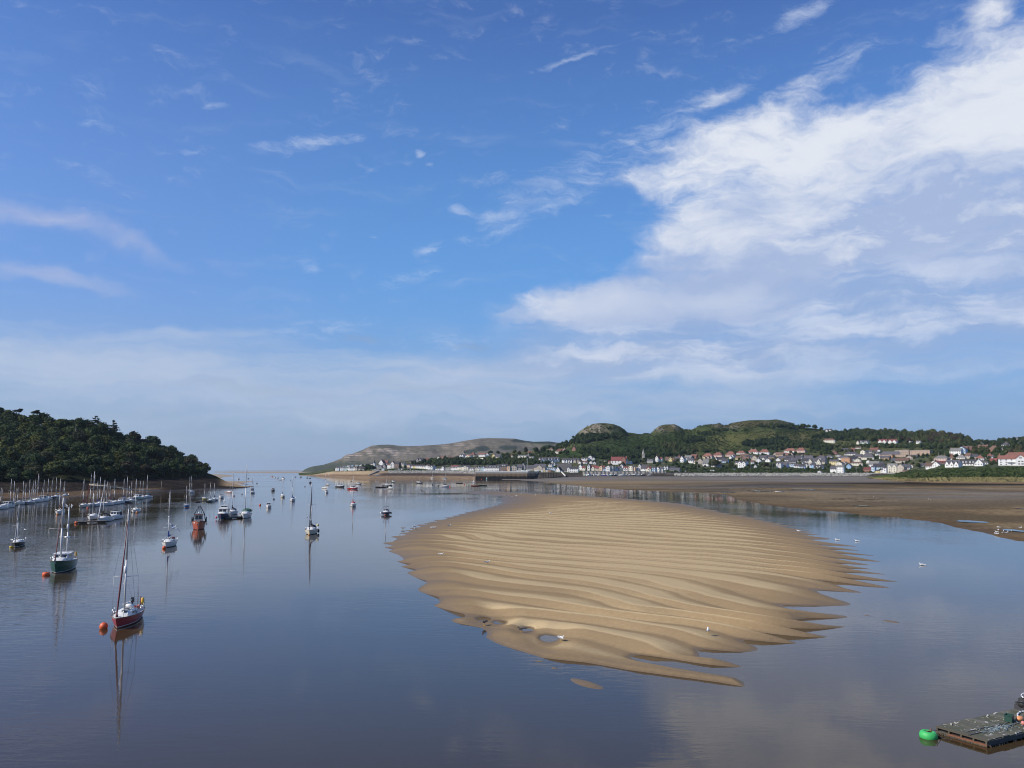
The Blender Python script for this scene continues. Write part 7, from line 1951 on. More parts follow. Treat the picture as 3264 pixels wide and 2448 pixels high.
def trawler():
    L, B = 8.5, 3.0
    loc, rz = place(633, 1686, TH(633, 3)); t = thing('fishing_boat', 'rusty orange fishing boat with cream wheelhouse and black A-frame gantry', 'fishing boat', loc, rz)
    h, st, rake = hull(t, L, B, 1.25, 'orange', FOUL_RED, .7, .86, 14, False, .55)
    deck(t, st, rake, 1.25, paint('rusty_deck', (.16, .08, .05), .9))
    z, _ = z_deck(st, .5)
    box_cabin(t, 1.5, -.2, z, .95, 2.0, gel('wheelhouse_cream', (.62, .57, .44), .5), .05, .03, paint('rust_red', (.26, .07, .045), .8), 2, 'wheelhouse', 2)
    MB().lathe([(0.02, .2), (.26, .12), (.28, -.05), (.02, -.1)], (.6, 0, z + 2.35), 10).build('radar_dome', gel('gear_white', (.8, .79, .76)), t)
    blk = paint('gantry_dark', (.02, .028, .045), .6, .2)
    g = MB()
    zt = z_at(1612, on_z(633, 1686).y)
    for sg in (-1, 1):
        g.tube((-1.6, sg * 1.45, z), (-1.4, sg * 1.15, z + 2.0), .11, .11, 6); g.tube((-1.4, sg * 1.15, z + 2.0), (-1.2, sg * .12, zt), .10, .08, 6)
        g.tube((-1.2, sg * .5, z + 2.2), (-1.2, sg * .12, zt), .06, .06, 5)
    g.tube((-1.4, -1.15, z + 2.0), (-1.4, 1.15, z + 2.0), .07, .07, 6).tube((-1.2, 0, zt), (3.6, 0, z + .8), .025, .025, 4).tube((-1.2, 0, zt), (-3.9, 0, z + .6), .03, .03, 4)
    g.build('gantry', blk, t)
    for sg in (-1, 1): MB().box((-1.2, sg * 1.62, z + .75), (1.6, .16, 1.2)).box((-2.6, sg * 1.5, z + .5), (.9, .14, .8)).build('trawl_door', paint('dark_steel', (.035, .035, .045), .7, .2), t)
    MB().tube((-2.4, -.7, z + .5), (-2.4, .7, z + .5), .38, .38, 10).build('winch', paint('dark_steel', (.035, .035, .045), .7, .2), t)
    b = MB()
    for sg in (-1, 1):
        for (x, bb, sh, q), (x2, b2, s2, q2) in zip(st[1:], st[2:]): b.add([(x, sg * bb, sh), (x2, sg * b2, s2), (x2, sg * b2, s2 + .32), (x, sg * bb, sh + .32)], [(0, 1, 2, 3)]).tube((x, sg * bb, sh + .33), (x2, sg * b2, s2 + .33), .05, .05, 4)
    b.build('bulwark', paint('rust_red', (.26, .07, .045), .8), t)
    for y in (1.72, -1.7): MB().tube((.4, y, z - .2), (.4, y * 1.06, z - .2), .36, .36, 10).build('tyre_fender', RUBBER, t)
    MB().path([(4.2, -.2, z + .5), (4.5, -.5, .4), (4.5, 0, .05)], .03, 4).path([(4.2, .2, z + .5), (4.5, .25, .4), (4.5, 0, .05)], .03, 4).build('mooring_rope', paint('rope_pale', (.5, .4, .33), .9), t)
    MB().add([(4.02, -.62, z + .18), (3.5, -.98, z + .1), (3.5, -.98, z + .34), (4.02, -.64, z + .42)], [(0, 1, 2, 3)]).build('name_plate', gel('plate_white', (.62, .6, .55), .5), t)
trawler()

def motor_cruiser():
    L, B = 9.5, 3.3
    loc, rz = place(712, 1654, TH(712, 9)); t = thing('motor_cruiser', 'navy hulled motor cruiser with white saloon and radar mast beside the pontoon', 'motor boat', loc, rz)
    h, st, rake = hull(t, L, B, 1.35, 'navy', None, 1.1, .88, 12, True, .30); deck(t, st, rake, 1.35)
    z, _ = z_deck(st, 0); W = gel('cabin_white', (.74, .73, .69), .4)
    coachroof(t, st, 3.0, 1.0, .6, 1.2, W, 2)
    box_cabin(t, 1.6, -2.6, z, 1.3, 1.5, W, .35, .05, None, 4)
    box_cabin(t, -.4, -2.2, z + 1.6, 1.0, .7, W, .4, .1, None, 2, 'flybridge')
    rm = MB().tube((-1.2, 0, z + 2.2), (-1.3, 0, z + 4.4), .06, .04, 6).box((-1.25, 0, z + 3.2), (.3, 1.0, .06)).tube((-1.25, .4, z + 3.2), (-1.25, .4, z + 4.0), .02, .02, 4).build('radar_mast', gel('gear_white', (.8, .79, .76)), t)
    MB().lathe([(0.02, .17), (.32, .13), (.34, -.05), (.02, -.15)], (-1.1, 0, z + 3.6), 10).build('radar_dome', gel('gear_white', (.8, .79, .76)), rm)
    rails(t, st, L); MB().box((-3.6, 0, z + .9), (1.4, 2.2, .9), 0, 0, .9).build('canopy', CANVAS['navy'], t)
    MB().ball((2.6, -1.5, .55), .32, 8).build('fender', paint('fender_red', (.7, .03, .05), .45), t)
motor_cruiser()
yacht(741, 1640, 9.0, 'sailing boat with navy sail cover hidden behind the navy motor cruiser', 'white', TH(741, 9), None, 'navy', None, None, 'white', 1, 'navy', None, None, 1504)
t, st = yacht(782, 1650, 11.5, 'big white yacht with green sprayhood right of the pontoon, tallest mast in mid water', 'white', TH(782, 6), None, 'grey', None, None, 'white', 2, 'green', None, 3.4, 1479, None, ((.30, 1.5), (.40, 1.2), (.75, .8)))
sprayhood(t, st, -2.6, 1.4, 'green', 1.2, 1.9); MB().box((-5.3, 1.3, 2.0), (.3, .5, .6)).build('life_raft', gel('gear_white', (.8, .79, .76)), t)
MB().ball((3.5, 1.5, .9), .16, 6).ball((-2.0, -2.0, .9), .18, 6).build('fender', paint('fender_pink', (.75, .22, .13), .5), t)
WOODP = paint('pontoon_wood', (.15, .115, .085), .9, 0, .4, 1.5)
def pontoon(px, py, L, W, head, label, floats=True, orange=None):
    loc, rz = place(px, py, head); t = thing('pontoon', label, 'pontoon', loc, rz, 'mooring pontoons')
    n = max(4, int(L / .9)); 
    pm = MB().box((0, 0, 0), (L / n * .86, W, .08)).mesh('plank'); pm.materials.append(WOODP)
    for k in range(n):
        o = put(bpy.data.objects.new('plank', pm), t); o.location = (-L / 2 + (k + .5) * L / n, 0, .48)
    MB().box((0, W / 2 - .1, .32), (L, .2, .24)).box((0, -W / 2 + .1, .32), (L, .2, .24)).build('frame', paint('tarred_timber', (.045, .038, .032)), t)
    for x in (-.32, .32): MB().box((x * L, 0, .05), (L * .25, W * .8, .36)).build('float', RUBBER, t)
    if orange is not None: MB().lathe([(0.02, -.3), (.34, -.25), (.4, 0), (.34, .3), (.02, .36)], (L / 2 + .2, orange, .2), 12).build('buoy_float', BUOY_ORANGE, t)
    return t
pontoon(747, 1653, 9, 2.4, -28, 'dark timber pontoon between the navy cruiser and the big white yacht', True, 0)
t, st = yacht(992, 1701, 8.6, 'cream yacht with blue-black furled sail nearest the middle of the channel', 'cream', TH(992, 6), None, 'black', 'navy', None, 'white', 2, 'black', None, None, 1540)
fender(t, -1.2, 1.45, .5, RUBBER, .2, .7); MB().lathe([(.05, .3), (.28, .22), (.3, -.2), (.05, -.3)], (-3.9, 1.0, 1.6), 9, 0, .5, 1).build('life_ring', paint('ring_cream', (.7, .6, .3), .5), t)
MB().ball((4.25, 0, .12), .2, 8).build('bow_fender', paint('fender_orange', (.72, .3, .06), .5), t)
yacht(1125, 1614.5, 7.6, 'white sloop with bright red sail cover and red dodgers', 'white', TH(1125, 4), None, 'red', None, None, 'white', 2, 'red', None, None, 1518, None, ((.5, .8),))
t, st = yacht(1230, 1641, 7.6, 'navy hulled sloop with fenders out on both sides and a bimini frame', 'navy', TH(1230, 3), None, None, None, None, 'white', 2, 'navy', None, 2.7, 1528, None, ((.63, 1.0),))
for sg in (-1, 1): fender(t, -.3, sg * 1.55, .55, gel('gear_white', (.8, .79, .76)) if sg < 0 else RUBBER, .24, .5)
MB().box((-2.6, 0, 2.5), (1.3, 1.7, .06)).tube((-2.1, .8, .9), (-2.1, .8, 2.5), .025, .025, 4).tube((-2.1, -.8, .9), (-2.1, -.8, 2.5), .025, .025, 4).tube((-3.1, .8, .9), (-3.1, .8, 2.5), .025, .025, 4).tube((-3.1, -.8, .9), (-3.1, -.8, 2.5), .025, .025, 4).build('bimini', CANVAS['navy'], t)
MB().ball((3.85, 0, .25), .18, 7).build('bow_fender', BUOY_ORANGE, t)
yacht(932, 1597, 7.8, 'white sloop with dark sail cover left of the red-covered sloop', 'white', TH(932, 4), None, 'navy', None, None, 'white', 1, 'blue', None, None, 1517)
yacht(901, 1585, 7.4, 'cream-white sloop upstream of the dark-covered white sloop', 'cream', TH(901, 2), None, 'navy', None, None, 'white', 1, None, None, None, 1532)

# ---- motor boats and dinghies
def cruiser(px, py, L, label, hullc='white', head=0.0, top='white', detail=1, foul=None, group=BOATG, mast_h=0.0, canopy=None, fb=None, B=None):
    loc, rz = place(px, py, head); t = thing('motor_boat', label, 'motor boat', loc, rz, group)
    B = B or L * .36; fb = fb or .10 * L + .2
    h, st, rake = hull(t, L, B, fb, hullc, foul, None, .9, 9, True, .35); deck(t, st, rake, fb, None, .05, False)
    z, _ = z_deck(st, 0); W = gel('cabin_' + top, dict(white=(.74, .73, .69), cream=(.70, .64, .48), grey=(.45, .46, .48), green=(.3, .42, .34), dark=(.05, .055, .065), teal=(.2, .4, .42))[top], .4)
    coachroof(t, st, L * .34, L * .05, .05 * L, B * .36, W, 1)
    box_cabin(t, L * .12, -L * .24, z, B * .36, .13 * L + .25, W, .35, .05, None, 2)
    if canopy: MB().box((-L * .34, 0, z + .09 * L), (L * .2, B * .7, .13 * L), 0, 0, .85).build('canopy', CANVAS[canopy], t)
    if mast_h: MB().tube((-L * .05, 0, z + .13 * L), (-L * .05, 0, z + mast_h), .05, .03, 5).build('mast', ALU, t)
    outboard(t, -L / 2, fb * .7)
    return t
def dinghy(px, py, L, label, col='grey', head=0.0, group=BOATG, name='dinghy', cover=None):
    loc, rz = place(px, py, head); t = thing(name, label, 'dinghy', loc, rz, group)
    h, st, rake = hull(t, L, L * .4, .42 + .02 * L, col, None, L * .06, .8, 8, False, .3)
    if cover: MB().loft([[(x, -b, sh), (x, -b * .5, sh + .18), (x, 0, sh + .25), (x, b * .5, sh + .18), (x, b, sh)] for x, b, sh, q in st]).build('cover', CANVAS[cover], t)
    else:
        MB().loft([[(x, -b * .9, .16), (x, 0, .10), (x, b * .9, .16)] for x, b, sh, q in st]).build('floor', TEAK, t)
        for x in (-.2, .15): z, b = z_deck(st, x * L); MB().box((x * L, 0, z - .05), (.25, 2 * b * .95, .05)).build('thwart', TEAK, t)
    return t
cruiser(856, 1618.5, 5.6, 'small white fishing cruiser with orange waterline right of the big yacht', 'white', TH(856, 4), 'white', 1, FOUL_RED, BOATG, 1.6)
cruiser(870, 1565, 6.8, 'black hulled launch with white cabin in mid channel', 'black', 10, 'white')
yacht(804, 1573, 7.6, 'white sloop at the edge of the sandbar, left of the black launch', 'white', 6, None, None, None, None, 'white', 1, None, None, None, 1520)
yacht(803, 1561, 7.4, 'grey-topped sloop partly behind the white sloop near the sandbar', 'white', 4, None, 'grey', None, None, 'grey', 1, None, None, None, 1521)
cruiser(705, 1588, 6.2, 'small white cruiser with big windows off the wooded point', 'white', 12, 'white', 1, FOUL_RED)
yacht(653, 1594, 6.8, 'yellow sloop on the small pontoon off the wooded point', 'yellow', TH(653, 14), None, 'grey', None, None, 'white', 1, None, None, None, 1541)
yacht(671, 1600, 7.2, 'pale green-white sloop in the middle of the small pontoon raft', 'pale green', TH(671, 16), None, 'grey', None, None, 'white', 1, None, None, None, 1541)
yacht(684, 1596, 7.0, 'white sloop at the right end of the small pontoon raft', 'white', TH(684, 16), None, 'navy', None, None, 'white', 1, None, None, None, 1541)
pontoon(647, 1601, 7, 1.8, -60, 'low brown pontoon carrying the yellow sloop')
yacht(594, 1617, 6.6, 'bright blue sloop with bare mast off the wooded shore', 'blue', TH(594, 8), None, None, None, FOUL_RED, 'grey', 1, None, None, None, 1549)
yacht(610, 1571, 7.4, 'white sloop lying close under the dark rocky shore', 'white', TH(610, 18), None, None, None, None, 'white', 1, None, None, None, 1518)
yacht(605, 1567, 7.0, 'sloop with grey hull behind the white sloop under the rocky shore', 'grey', TH(605, 18), None, None, None, None, 'white', 0, None, None, None, 1520)
yacht(731, 1571, 7.0, 'small pinkish sloop off the tip of the wooded point', 'pink', 50, None, 'maroon', None, None, 'white', 0, None, None, None, 1547)

# ---- the far fleet at the river mouth
FAR = [
 ('c', 699, 1527, 7, 'white', 'left of two low white launches beyond the wooded point', 60), ('c', 705, 1527, 7, 'white', 'right of two low white launches beyond the wooded point', 50), ('c', 760, 1528, 8, 'white', 'white launch right of the two low launches beyond the point', 10),
 ('y', 791, 1526.5, 8, 'white', 'white sloop alone at the river mouth left of the sea gap', 0, 1503), ('c', 868, 1520, 8, 'orange', 'tiny red-brown boat far out near the horizon', 30), ('c', 876, 1523.5, 8, 'white', 'first of two tiny white boats before the far cruiser', 10), ('c', 885, 1525, 8, 'white', 'second of two tiny white boats beside the far cruiser', 10),
 ('c', 903, 1528, 11, 'white', 'largest white cruiser of the far fleet at the river mouth', 20), ('d', 895, 1530.5, 6, 'cream', 'yellowish tender lying below the largest far cruiser', 60), ('y', 941, 1521, 9, 'grey', 'grey sloop far out left of the sand spit tip', 0, 1494), ('c', 958, 1521.5, 9, 'grey', 'grey launch far out beside the sand spit tip', 5),
 ('y', 979, 1524, 8, 'dark grey', 'dark sloop left of a pair before the sand spit', 0, 1506), ('y', 988, 1525, 8, 'black', 'black sloop right of a pair before the sand spit', 0, 1505), ('c', 989, 1540, 8, 'navy', 'dark hulled cruiser with white top below the sand spit', 15),
 ('y', 1036, 1557, 8.5, 'white', 'front sloop of the rafted pair with green canopy', 35, 1509, 'green'), ('y', 1045, 1547, 8.5, 'grey', 'grey rear sloop of the rafted pair', 30, 1507, 'grey'), ('c', 1041, 1571, 5.5, 'white', 'small white cabin boat just below the rafted pair', 5),
 ('c', 1085, 1553.5, 8, 'dark grey', 'dark grey workboat with raised wheelhouse left of the red boat', 70), ('c', 1126, 1559.5, 8.5, 'red', 'red hulled boat with white top and tall mast behind the red-covered sloop', 65), ('c', 1143, 1544, 7.5, 'grey', 'pale grey covered launch above the red hulled boat', 60),
 ('d', 1218, 1554, 10, 'black', 'long black low skiff left of the workboat cluster', 80), ('c', 1236, 1551, 9, 'dark grey', 'dark workboat with white cabin in the middle cluster', 70), ('c', 1246, 1559.5, 7, 'grey', 'white-cabined boat in front of the dark workboat', 40), ('c', 1254.5, 1538, 7.5, 'black', 'black hulled boat with domed white top below the far beach', 35),
 ('c', 1337.5, 1541, 8, 'black', 'black hulled boat with white cabin and short mast off the far beach', 60), ('y', 1418, 1552.5, 8.5, 'white', 'large white sloop seen side-on before the far beach', 85, 1500), ('c', 1274.5, 1518, 9, 'white', 'white cabin boat moored close to the beach edge', 15),
 ('c', 1340, 1520, 8, 'white', 'cream-white boat left of a pair at the dark beach edge', 10), ('c', 1347, 1518, 7, 'pink', 'pinkish boat right of a pair at the dark beach edge', 10), ('c', 1367, 1520, 8, 'white', 'white launch left of the white beach sloop', 25), ('y', 1377, 1525, 8, 'white', 'white sloop close to the dark beach edge', 60, 1504), ('y', 1417.5, 1526, 8.5, 'white', 'white sloop just behind the large side-on sloop', 80, 1503),
 ('y', 1454, 1523, 8, 'white', 'bow-on white sloop between the side-on sloop and the quay', 0, 1504), ('y', 1510, 1537, 7, 'grey', 'little grey sloop in front of the quay corner', 20, 1508), ('d', 1465, 1541, 7, 'dark grey', 'dark open skiff between the large side-on sloop and the quay', 85), ('d', 1503, 1525.5, 7, 'dark grey', 'dark skiff tucked beside the quay corner', 85), ('d', 1536.5, 1548.5, 9, 'green', 'long dark green barge with pale rim before the quay', 85), ('d', 1515, 1549.5, 7, 'orange', 'low brown raft end beside the dark green barge', 85),
]
CAN = ['grey', 'navy', None, 'white', None, 'maroon']
for i, a in enumerate(FAR):
    k, px, py, L, col, lab, head = a[:7]
    if k == 'y': yacht(px, py, L, lab, col, head, None, CAN[i % 6], None, None, 'white', 0, a[8] if len(a) > 8 else None, 'far boats at the river mouth and beach', None, a[7])
    elif k == 'c': cruiser(px, py, L, lab, col, head, 'white', 0, None, 'far boats at the river mouth and beach', 4.0 if 'mast' in lab else 0, 'grey' if i % 3 == 0 else None)
    else: dinghy(px, py, L, lab, col, head, 'far boats at the river mouth and beach')

# boats drawn up on the far beach
for px, py, L, lab in ((1198, 1501.5, 13, 'left white upturned boat on the top of the far beach'), (1207, 1502, 11, 'right white upturned boat on the top of the far beach')):
    g = town.at(px, py); t = thing('beached_boat', lab, 'boat', g + Vector((0, 0, .6)), .1, 'boats drawn up on the far beach')
    h, st, rake = hull(t, L, 3.2, 1.5, 'white', None, 1, .85, 8); deck(t, st, rake, 1.5, None, .05, False); box_cabin(t, L * .1, -L * .25, 1.5, 1.1, 1.3, gel('cabin_white', (.74, .73, .69), .4), .3, .05)
g = town.at(1203, 1516.5); t = thing('beached_boat', 'white open boat lying alone on the wet lower beach', 'boat', g + Vector((0, 0, .3)), .05, 'boats drawn up on the far beach')
h, st, rake = hull(t, 6.5, 2.4, .9, 'white', None, .5, .85, 8); MB().loft([[(x, -b * .9, sh), (x, 0, sh + .3), (x, b * .9, sh)] for x, b, sh, q in st]).build('cover', CANVAS['white'], t)
g = town.at(1221, 1500.5); t = thing('boat_house', 'small white round-topped hut above the far beach', 'hut', g, 0)
MB().box((0, 0, 1.6), (5, 4, 5)).build('wall', wall_mat('white'), t); MB().loft([[(x, -2.2 * math.cos(a), 4.0 + 1.2 * math.sin(a)) for a in np.linspace(0, math.pi, 8)] for x in (-2.7, 2.7)], 0, False, True, False).build('roof', roof_mat('grey'), t)
# slipway
a, b = town.at(1176, 1516), town.at(1207, 1504)
t = thing('slipway', 'slanting slipway crossing the far beach', 'slipway', a, 0); MB().tube((0, 0, .3), tuple(b - a + Vector((0, 0, .9))), 1.6, 1.6, 4).build('ramp', paint('old_stone', (.15, .135, .12)), t)

# ---- pontoon rows under the wood
ROWA = [ # px, waterline, length, hull, mast px top or None, cover
 (4, 1623, 8, 'white', 1556, 'navy'), (20, 1619, 8, 'white', None, 'grey'), (34, 1613, 8.2, 'white', 1527, 'grey'), (46, 1610, 8, 'cream', 1534, 'white'), (58, 1609, 8.2, 'white', 1555, None), (74, 1607, 8, 'navy', 1534, 'grey'), (83, 1606, 7.5, 'black', 1542, None),
 (94, 1606, 8, 'grey', 1530, 'teal'), (107, 1600, 8.6, 'white', 1532, 'grey'), (114, 1601, 8.4, 'white', 1532, None), (121, 1600, 9.2, 'white', 1510, 'grey'), (133, 1598, 8.2, 'white', None, 'white'), (141, 1596, 7.6, 'yellow', 1531, None), (153, 1593, 8.2, 'white', 1528, 'navy'), (167, 1590, 7.8, 'black', 1531, 'grey'), (180, 1587, 8.4, 'white', 1522, 'teal'), (206, 1584, 7.8, 'white', 1534, 'grey')]
ROWB = [
 (267, 1617.5, 8.6, 'cream', 1528, 'maroon'), (290, 1615, 8, 'grey', 1513, 'maroon'), (311, 1613.5, 8.4, 'white', 1535, 'blue'), (318, 1610, 8.2, 'pale blue', 1522, 'navy'), (342, 1611, 8.2, 'white', 1537, 'grey'), (352, 1603, 7.4, 'pink', 1550, 'maroon'), (365, 1608, 8.6, 'white', 1527, 'navy'), (387, 1605, 7.6, 'white', None, None), (396, 1599, 8.2, 'white', 1527, 'blue'), (406, 1604, 7.8, 'black', 1520, None), (413, 1595, 7.6, 'white', 1548, 'grey'), (420, 1600, 8, 'cream', 1535, None), (437, 1592, 8.2, 'pale green', None, None), (447, 1588.5, 7.8, 'white', 1534, 'navy'), (456, 1589, 7.8, 'white', 1534, 'grey'), (470, 1587, 8.6, 'white', 1515, 'teal')]
def nth(i): return NTH[i] if i < len(NTH) else str(i)
for i, (px, py, L, col, top, cov) in enumerate(ROWA):
    d = f'{col} {"sloop" if top else "cabin cruiser"}'
    lab = f'{nth(i)} boat from left in the mooring row by the left edge, {d}'
    if top: yacht(px, py, L, lab, col, TH(px, 22 + 8 * math.sin(i * 2.3)), None, cov, 'grey' if i % 4 == 0 else None, None, 'white', 1 if i % 2 == 0 else 0, 'grey' if i % 3 == 1 else None, 'boats in the left mooring row', None, top)
    else: cruiser(px, py, L, lab, col, TH(px, 26), 'white', 1, None, 'boats in the left mooring row', 0, cov)
for i, (px, py, L, col, top, cov) in enumerate(ROWB):
    d = f'{col} {"sloop" if top else "cabin cruiser"}'
    lab = f'{nth(i)} boat from left in the central mooring row below the wood, {d}'
    if top: yacht(px, py, L, lab, col, TH(px, 20 + 8 * math.sin(i * 1.7)), None, cov, 'maroon' if i in (1,) else None, None, 'white', 1 if i % 2 == 0 else 0, 'navy' if i % 4 == 3 else None, 'boats in the central mooring row', None, top)
    else: cruiser(px, py, L, lab, col, TH(px, 26), 'white', 1, None, 'boats in the central mooring row', 0, cov)
def walkway(p0, p1, W, label):
    a, b = on_z(*p0), on_z(*p1); c = (a + b) / 2; t = thing('walkway', label, 'pontoon', c, math.atan2(b.y - a.y, b.x - a.x), 'mooring pontoons')
    L = (b - a).length; MB().box((0, 0, .42), (L, W, .14)).build('deck', WOODP, t); MB().box((0, 0, .18), (L * .98, W * .9, .30)).build('float', RUBBER, t)
    MB().box((0, W / 2 + .03, .44), (L, .06, .22)).box((0, -W / 2 - .03, .44), (L, .06, .22)).build('edge_board', paint('tarred_timber', (.045, .038, .032)), t)
walkway((0, 1613), (205, 1582), 1.6, 'long floating walkway under the left mooring row')
walkway((268, 1615), (478, 1580), 1.6, 'long floating walkway under the central mooring row')
MB_o = None
a = on_z(280, 1619.5); buoy(280, 1619, .42, 'orange buoy at the left end of the central mooring row', None, 'drum')
# thin pale jetty walkway from the shore
def jetty():
    P = [wood.at(284, 1556.5), wood.at(370, 1562.5), on_z(430, 1569.5), on_z(508, 1567)]
    t = thing('shore_jetty', 'long thin pale jetty running from the mud to the channel below the wood', 'jetty', P[0], 0)
    base = P[0]; mb = MB()
    H = [2.2, 1.8, 1.2, .6]
    Q = [p - base + Vector((0, 0, h)) for p, h in zip(P, H)]
    for u, v in zip(Q, Q[1:]): mb.tube(u, v, .55, .55, 4)
    mb.build('walkway', paint('pale_timber', (.42, .37, .28), .85), t)
    for u, v in zip(Q, Q[1:]):
        for k in range(5):
            p = u.lerp(v, k / 5); MB().tube((p.x, p.y, p.z - 3.2), (p.x, p.y, p.z + .9), .12, .12, 5).build('pile', paint('weathered_pile', (.17, .135, .10)), t)
    for u, v in zip(Q, Q[1:]): MB().tube(u + Vector((0, 0, 1.0)), v + Vector((0, 0, 1.0)), .05, .05, 4).build('rail', paint('pale_timber', (.42, .37, .28), .85), t)
jetty()
def post(px, py, top, label):
    p = on_z(px, py); t = thing('mooring_pile', label, 'post', p, 0, 'tall mooring piles')
    MB().tube((0, 0, -1), (0, 0, z_at(top, p.y)), .20, .17, 7).build('pile', paint('weathered_pile', (.17, .135, .10)), t)
    MB().box((0, 0, z_at(top, p.y)), (.5, .5, .18)).build('cap', paint('tarred_timber', (.045, .038, .032)), t)
post(514, 1572, 1533, 'tall pale pile standing at the end of the shore jetty')
post(6, 1618, 1556, 'dark pile at the left edge among the mooring row'); post(50, 1612, 1555, 'dark pile between the second and third sloop groups of the left row'); post(341, 1604, 1536, 'brown pile in the central mooring row'); post(346, 1603, 1538, 'second brown pile standing just right of the first brown pile')

# front cluster on the short pontoon
pontoon(293, 1667, 7.2, 1.8, -52, 'short pale pontoon with an orange end float in front of the central row', True, 0)
yacht(297, 1655, 9.2, 'tall-masted grey-white sloop behind the short pale pontoon', 'white', TH(297, 12), None, None, None, None, 'white', 2, None, BOATG, None, 1503)
yacht(333, 1662, 8.8, 'white sloop with black cover and sloping furled sail on the short pontoon', 'white', TH(333, 22), None, 'black', 'white', None, 'white', 2, 'black', BOATG, None, 1531)
t = cruiser(364, 1655, 7.0, 'white motor boat with black outboard at the right of the short pontoon', 'white', TH(364, 24), 'white', 1, None, BOATG, 0, 'navy')
MB().ball((-3.3, .2, 2.1), .22, 7).build('lamp', paint('teal_light', (.2, .62, .55), .4), t); MB().tube((-3.3, .2, .8), (-3.3, .2, 2.0), .03, .03, 4).build('lamp_post', STEEL, t)
yacht(432, 1633, 8.0, 'white sloop lying alone before the right part of the central row', 'white', TH(432, 11), None, None, None, None, 'white', 2, None, BOATG, None, 1528)
buoy(436, 1635, .36, 'orange ball buoy under the bow of the lone white sloop', paint('buoy_pale_orange', (.75, .28, .08), .5))
yacht(190, 1638, 7.8, 'white sloop moored alone in front of the left row, seen between the green boat masts', 'white', TH(190, 11), None, 'maroon', None, None, 'white', 2, None, BOATG, None, 1526)
buoy(183, 1641, .34, 'small orange buoy at the bow of the lone white sloop before the left row', paint('buoy_pale_orange', (.75, .28, .08), .5))
buoy(134, 1594, .32, 'yellow-brown buoy half hidden in the left mooring row', paint('buoy_yellow', (.62, .42, .05), .5))

# ---- loose buoys and marks
for px, py, r, mat, lab in ((829, 1611, .42, BUOY_ORANGE, 'red-orange buoy left of the small white fishing cruiser'), (873, 1592, .40, RUBBER, 'small dark buoy above the small white fishing cruiser'), (746, 1582, .40, FOUL_RED, 'dark red buoy right of the small white cruiser'), (771.5, 1576, .35, RUBBER, 'dark mark left of the white sloop near the sandbar'), (927, 1532, .5, RUBBER, 'dark buoy right of the far cruiser'), (972, 1551.5, .45, RUBBER, 'dark buoy left of the rafted pair'),
                            (1109, 1550, .4, RUBBER, 'tiny dark buoy left of the red hulled boat'), (1480, 1545, .55, BUOY_ORANGE, 'orange buoy right of the large side-on sloop'), (1434, 1553, .5, BUOY_ORANGE, 'orange buoy touching the right end of the large side-on sloop'), (1371, 1532, .5, RUBBER, 'dark buoy below the white beach sloop'), (1378, 1546, .5, RUBBER, 'first dark buoy left of the large side-on sloop'), (1398, 1549, .5, RUBBER, 'second dark buoy left of the large side-on sloop'),
                            (1535, 1528, .6, BUOY_ORANGE, 'orange buoy at the foot of the quay wall'), (1764, 1566, .40, RUBBER, 'dark buoy in the narrow channel behind the sandbank'), (1898, 1569, .40, RUBBER, 'second dark buoy farther right in the narrow channel'), (2080, 1568, .42, RUBBER, 'dark post-like buoy at the mud edge of the narrow channel')):
    buoy(px, py, r, lab, mat)
def channel_mark(px, py, h, label, top=True):
    p = on_z(px, py); t = thing('channel_mark', label, 'channel mark', p, 0)
    MB().lathe([(.02, -.4), (.6, -.3), (.7, .1), (.3, .5), (.16, .6)], (0, 0, .2), 10).tube((0, 0, .6), (0, 0, h), .12, .08, 6).build('float', RUBBER, t)
    MB().lathe([(.02, .4), (.3, 0), (.02, -.05)] if top else [(.02, .3), (.25, .2), (.25, -.2), (.02, -.3)], (0, 0, h), 8).build('top_mark', FOUL_DARK, t)
channel_mark(819, 1541.5, 2.6, 'dark buoy with spike right of the thin sandbar'); channel_mark(1119, 1535, 3.4, 'dark pointed channel buoy above the red hulled boat')
p = on_z(1551, 1528); t = thing('quay_tender', 'pale teal cabin boat standing end-on at the quay foot', 'motor boat', p, math.radians(-90)); h, st, rake = hull(t, 5.5, 2.3, 1.0, 'teal', None, .5, .85, 8); deck(t, st, rake, 1.0, None, .05, False); box_cabin(t, .6, -1.4, 1.0, .85, 2.0, gel('cabin_white', (.74, .73, .69), .4), .1, .05)

# ---- boats along the marina wall
MAR = [(1868, 'pale green'), (1873, 'teal'), (1880, 'white'), (1893, 'dark grey'), (1902, 'white'), (1909, 'cream'), (1917, 'pink'), (1925, 'purple'), (1936, 'white'), (1946, 'pale blue'), (1952, 'teal'), (1960, 'dark grey'), (1969, 'white'), (1978, 'cream'), (1985, 'white'), (1994, 'pale green'), (2006, 'grey'), (2015, 'dark grey'), (2026, 'grey'), (2036, 'white'), (2048, 'dark grey'), (2070, 'white')]
for i, (px, col) in enumerate(MAR):
    p = on_y(px, 1516.2, 1268 - (i % 3)); p.z = z_at(1516.4, p.y)
    L = 7.5 + (i * 37 % 5) * .7
    t = thing('marina_boat', f'{nth(i) if i < 18 else ["nineteenth", "twentieth", "twenty-first", "twenty-second"][i - 18]} boat from the left below the marina wall, {col} hull', 'boat', p, math.radians((i * 53) % 60 - 20 + (180 if i % 2 else 0)), 'boats below the marina wall')
    h, st, rake = hull(t, L, L * .34, 1.25, col, None, None, .85, 7, True); deck(t, st, rake, 1.25, None, .05, False)
    if i % 3 == 1: coachroof(t, st, L * .25, -L * .15, .6, 1.0, gel('cabin_white', (.74, .73, .69), .4), 1); mast(t, L * .08, 1.6, 8.5 + (i % 4), .09, ())
    else: box_cabin(t, L * .12, -L * .25, 1.25, L * .13, 1.4, gel('cabin_white', (.74, .73, .69), .4), .35, .05, None, 2, 'wheelhouse', 1)
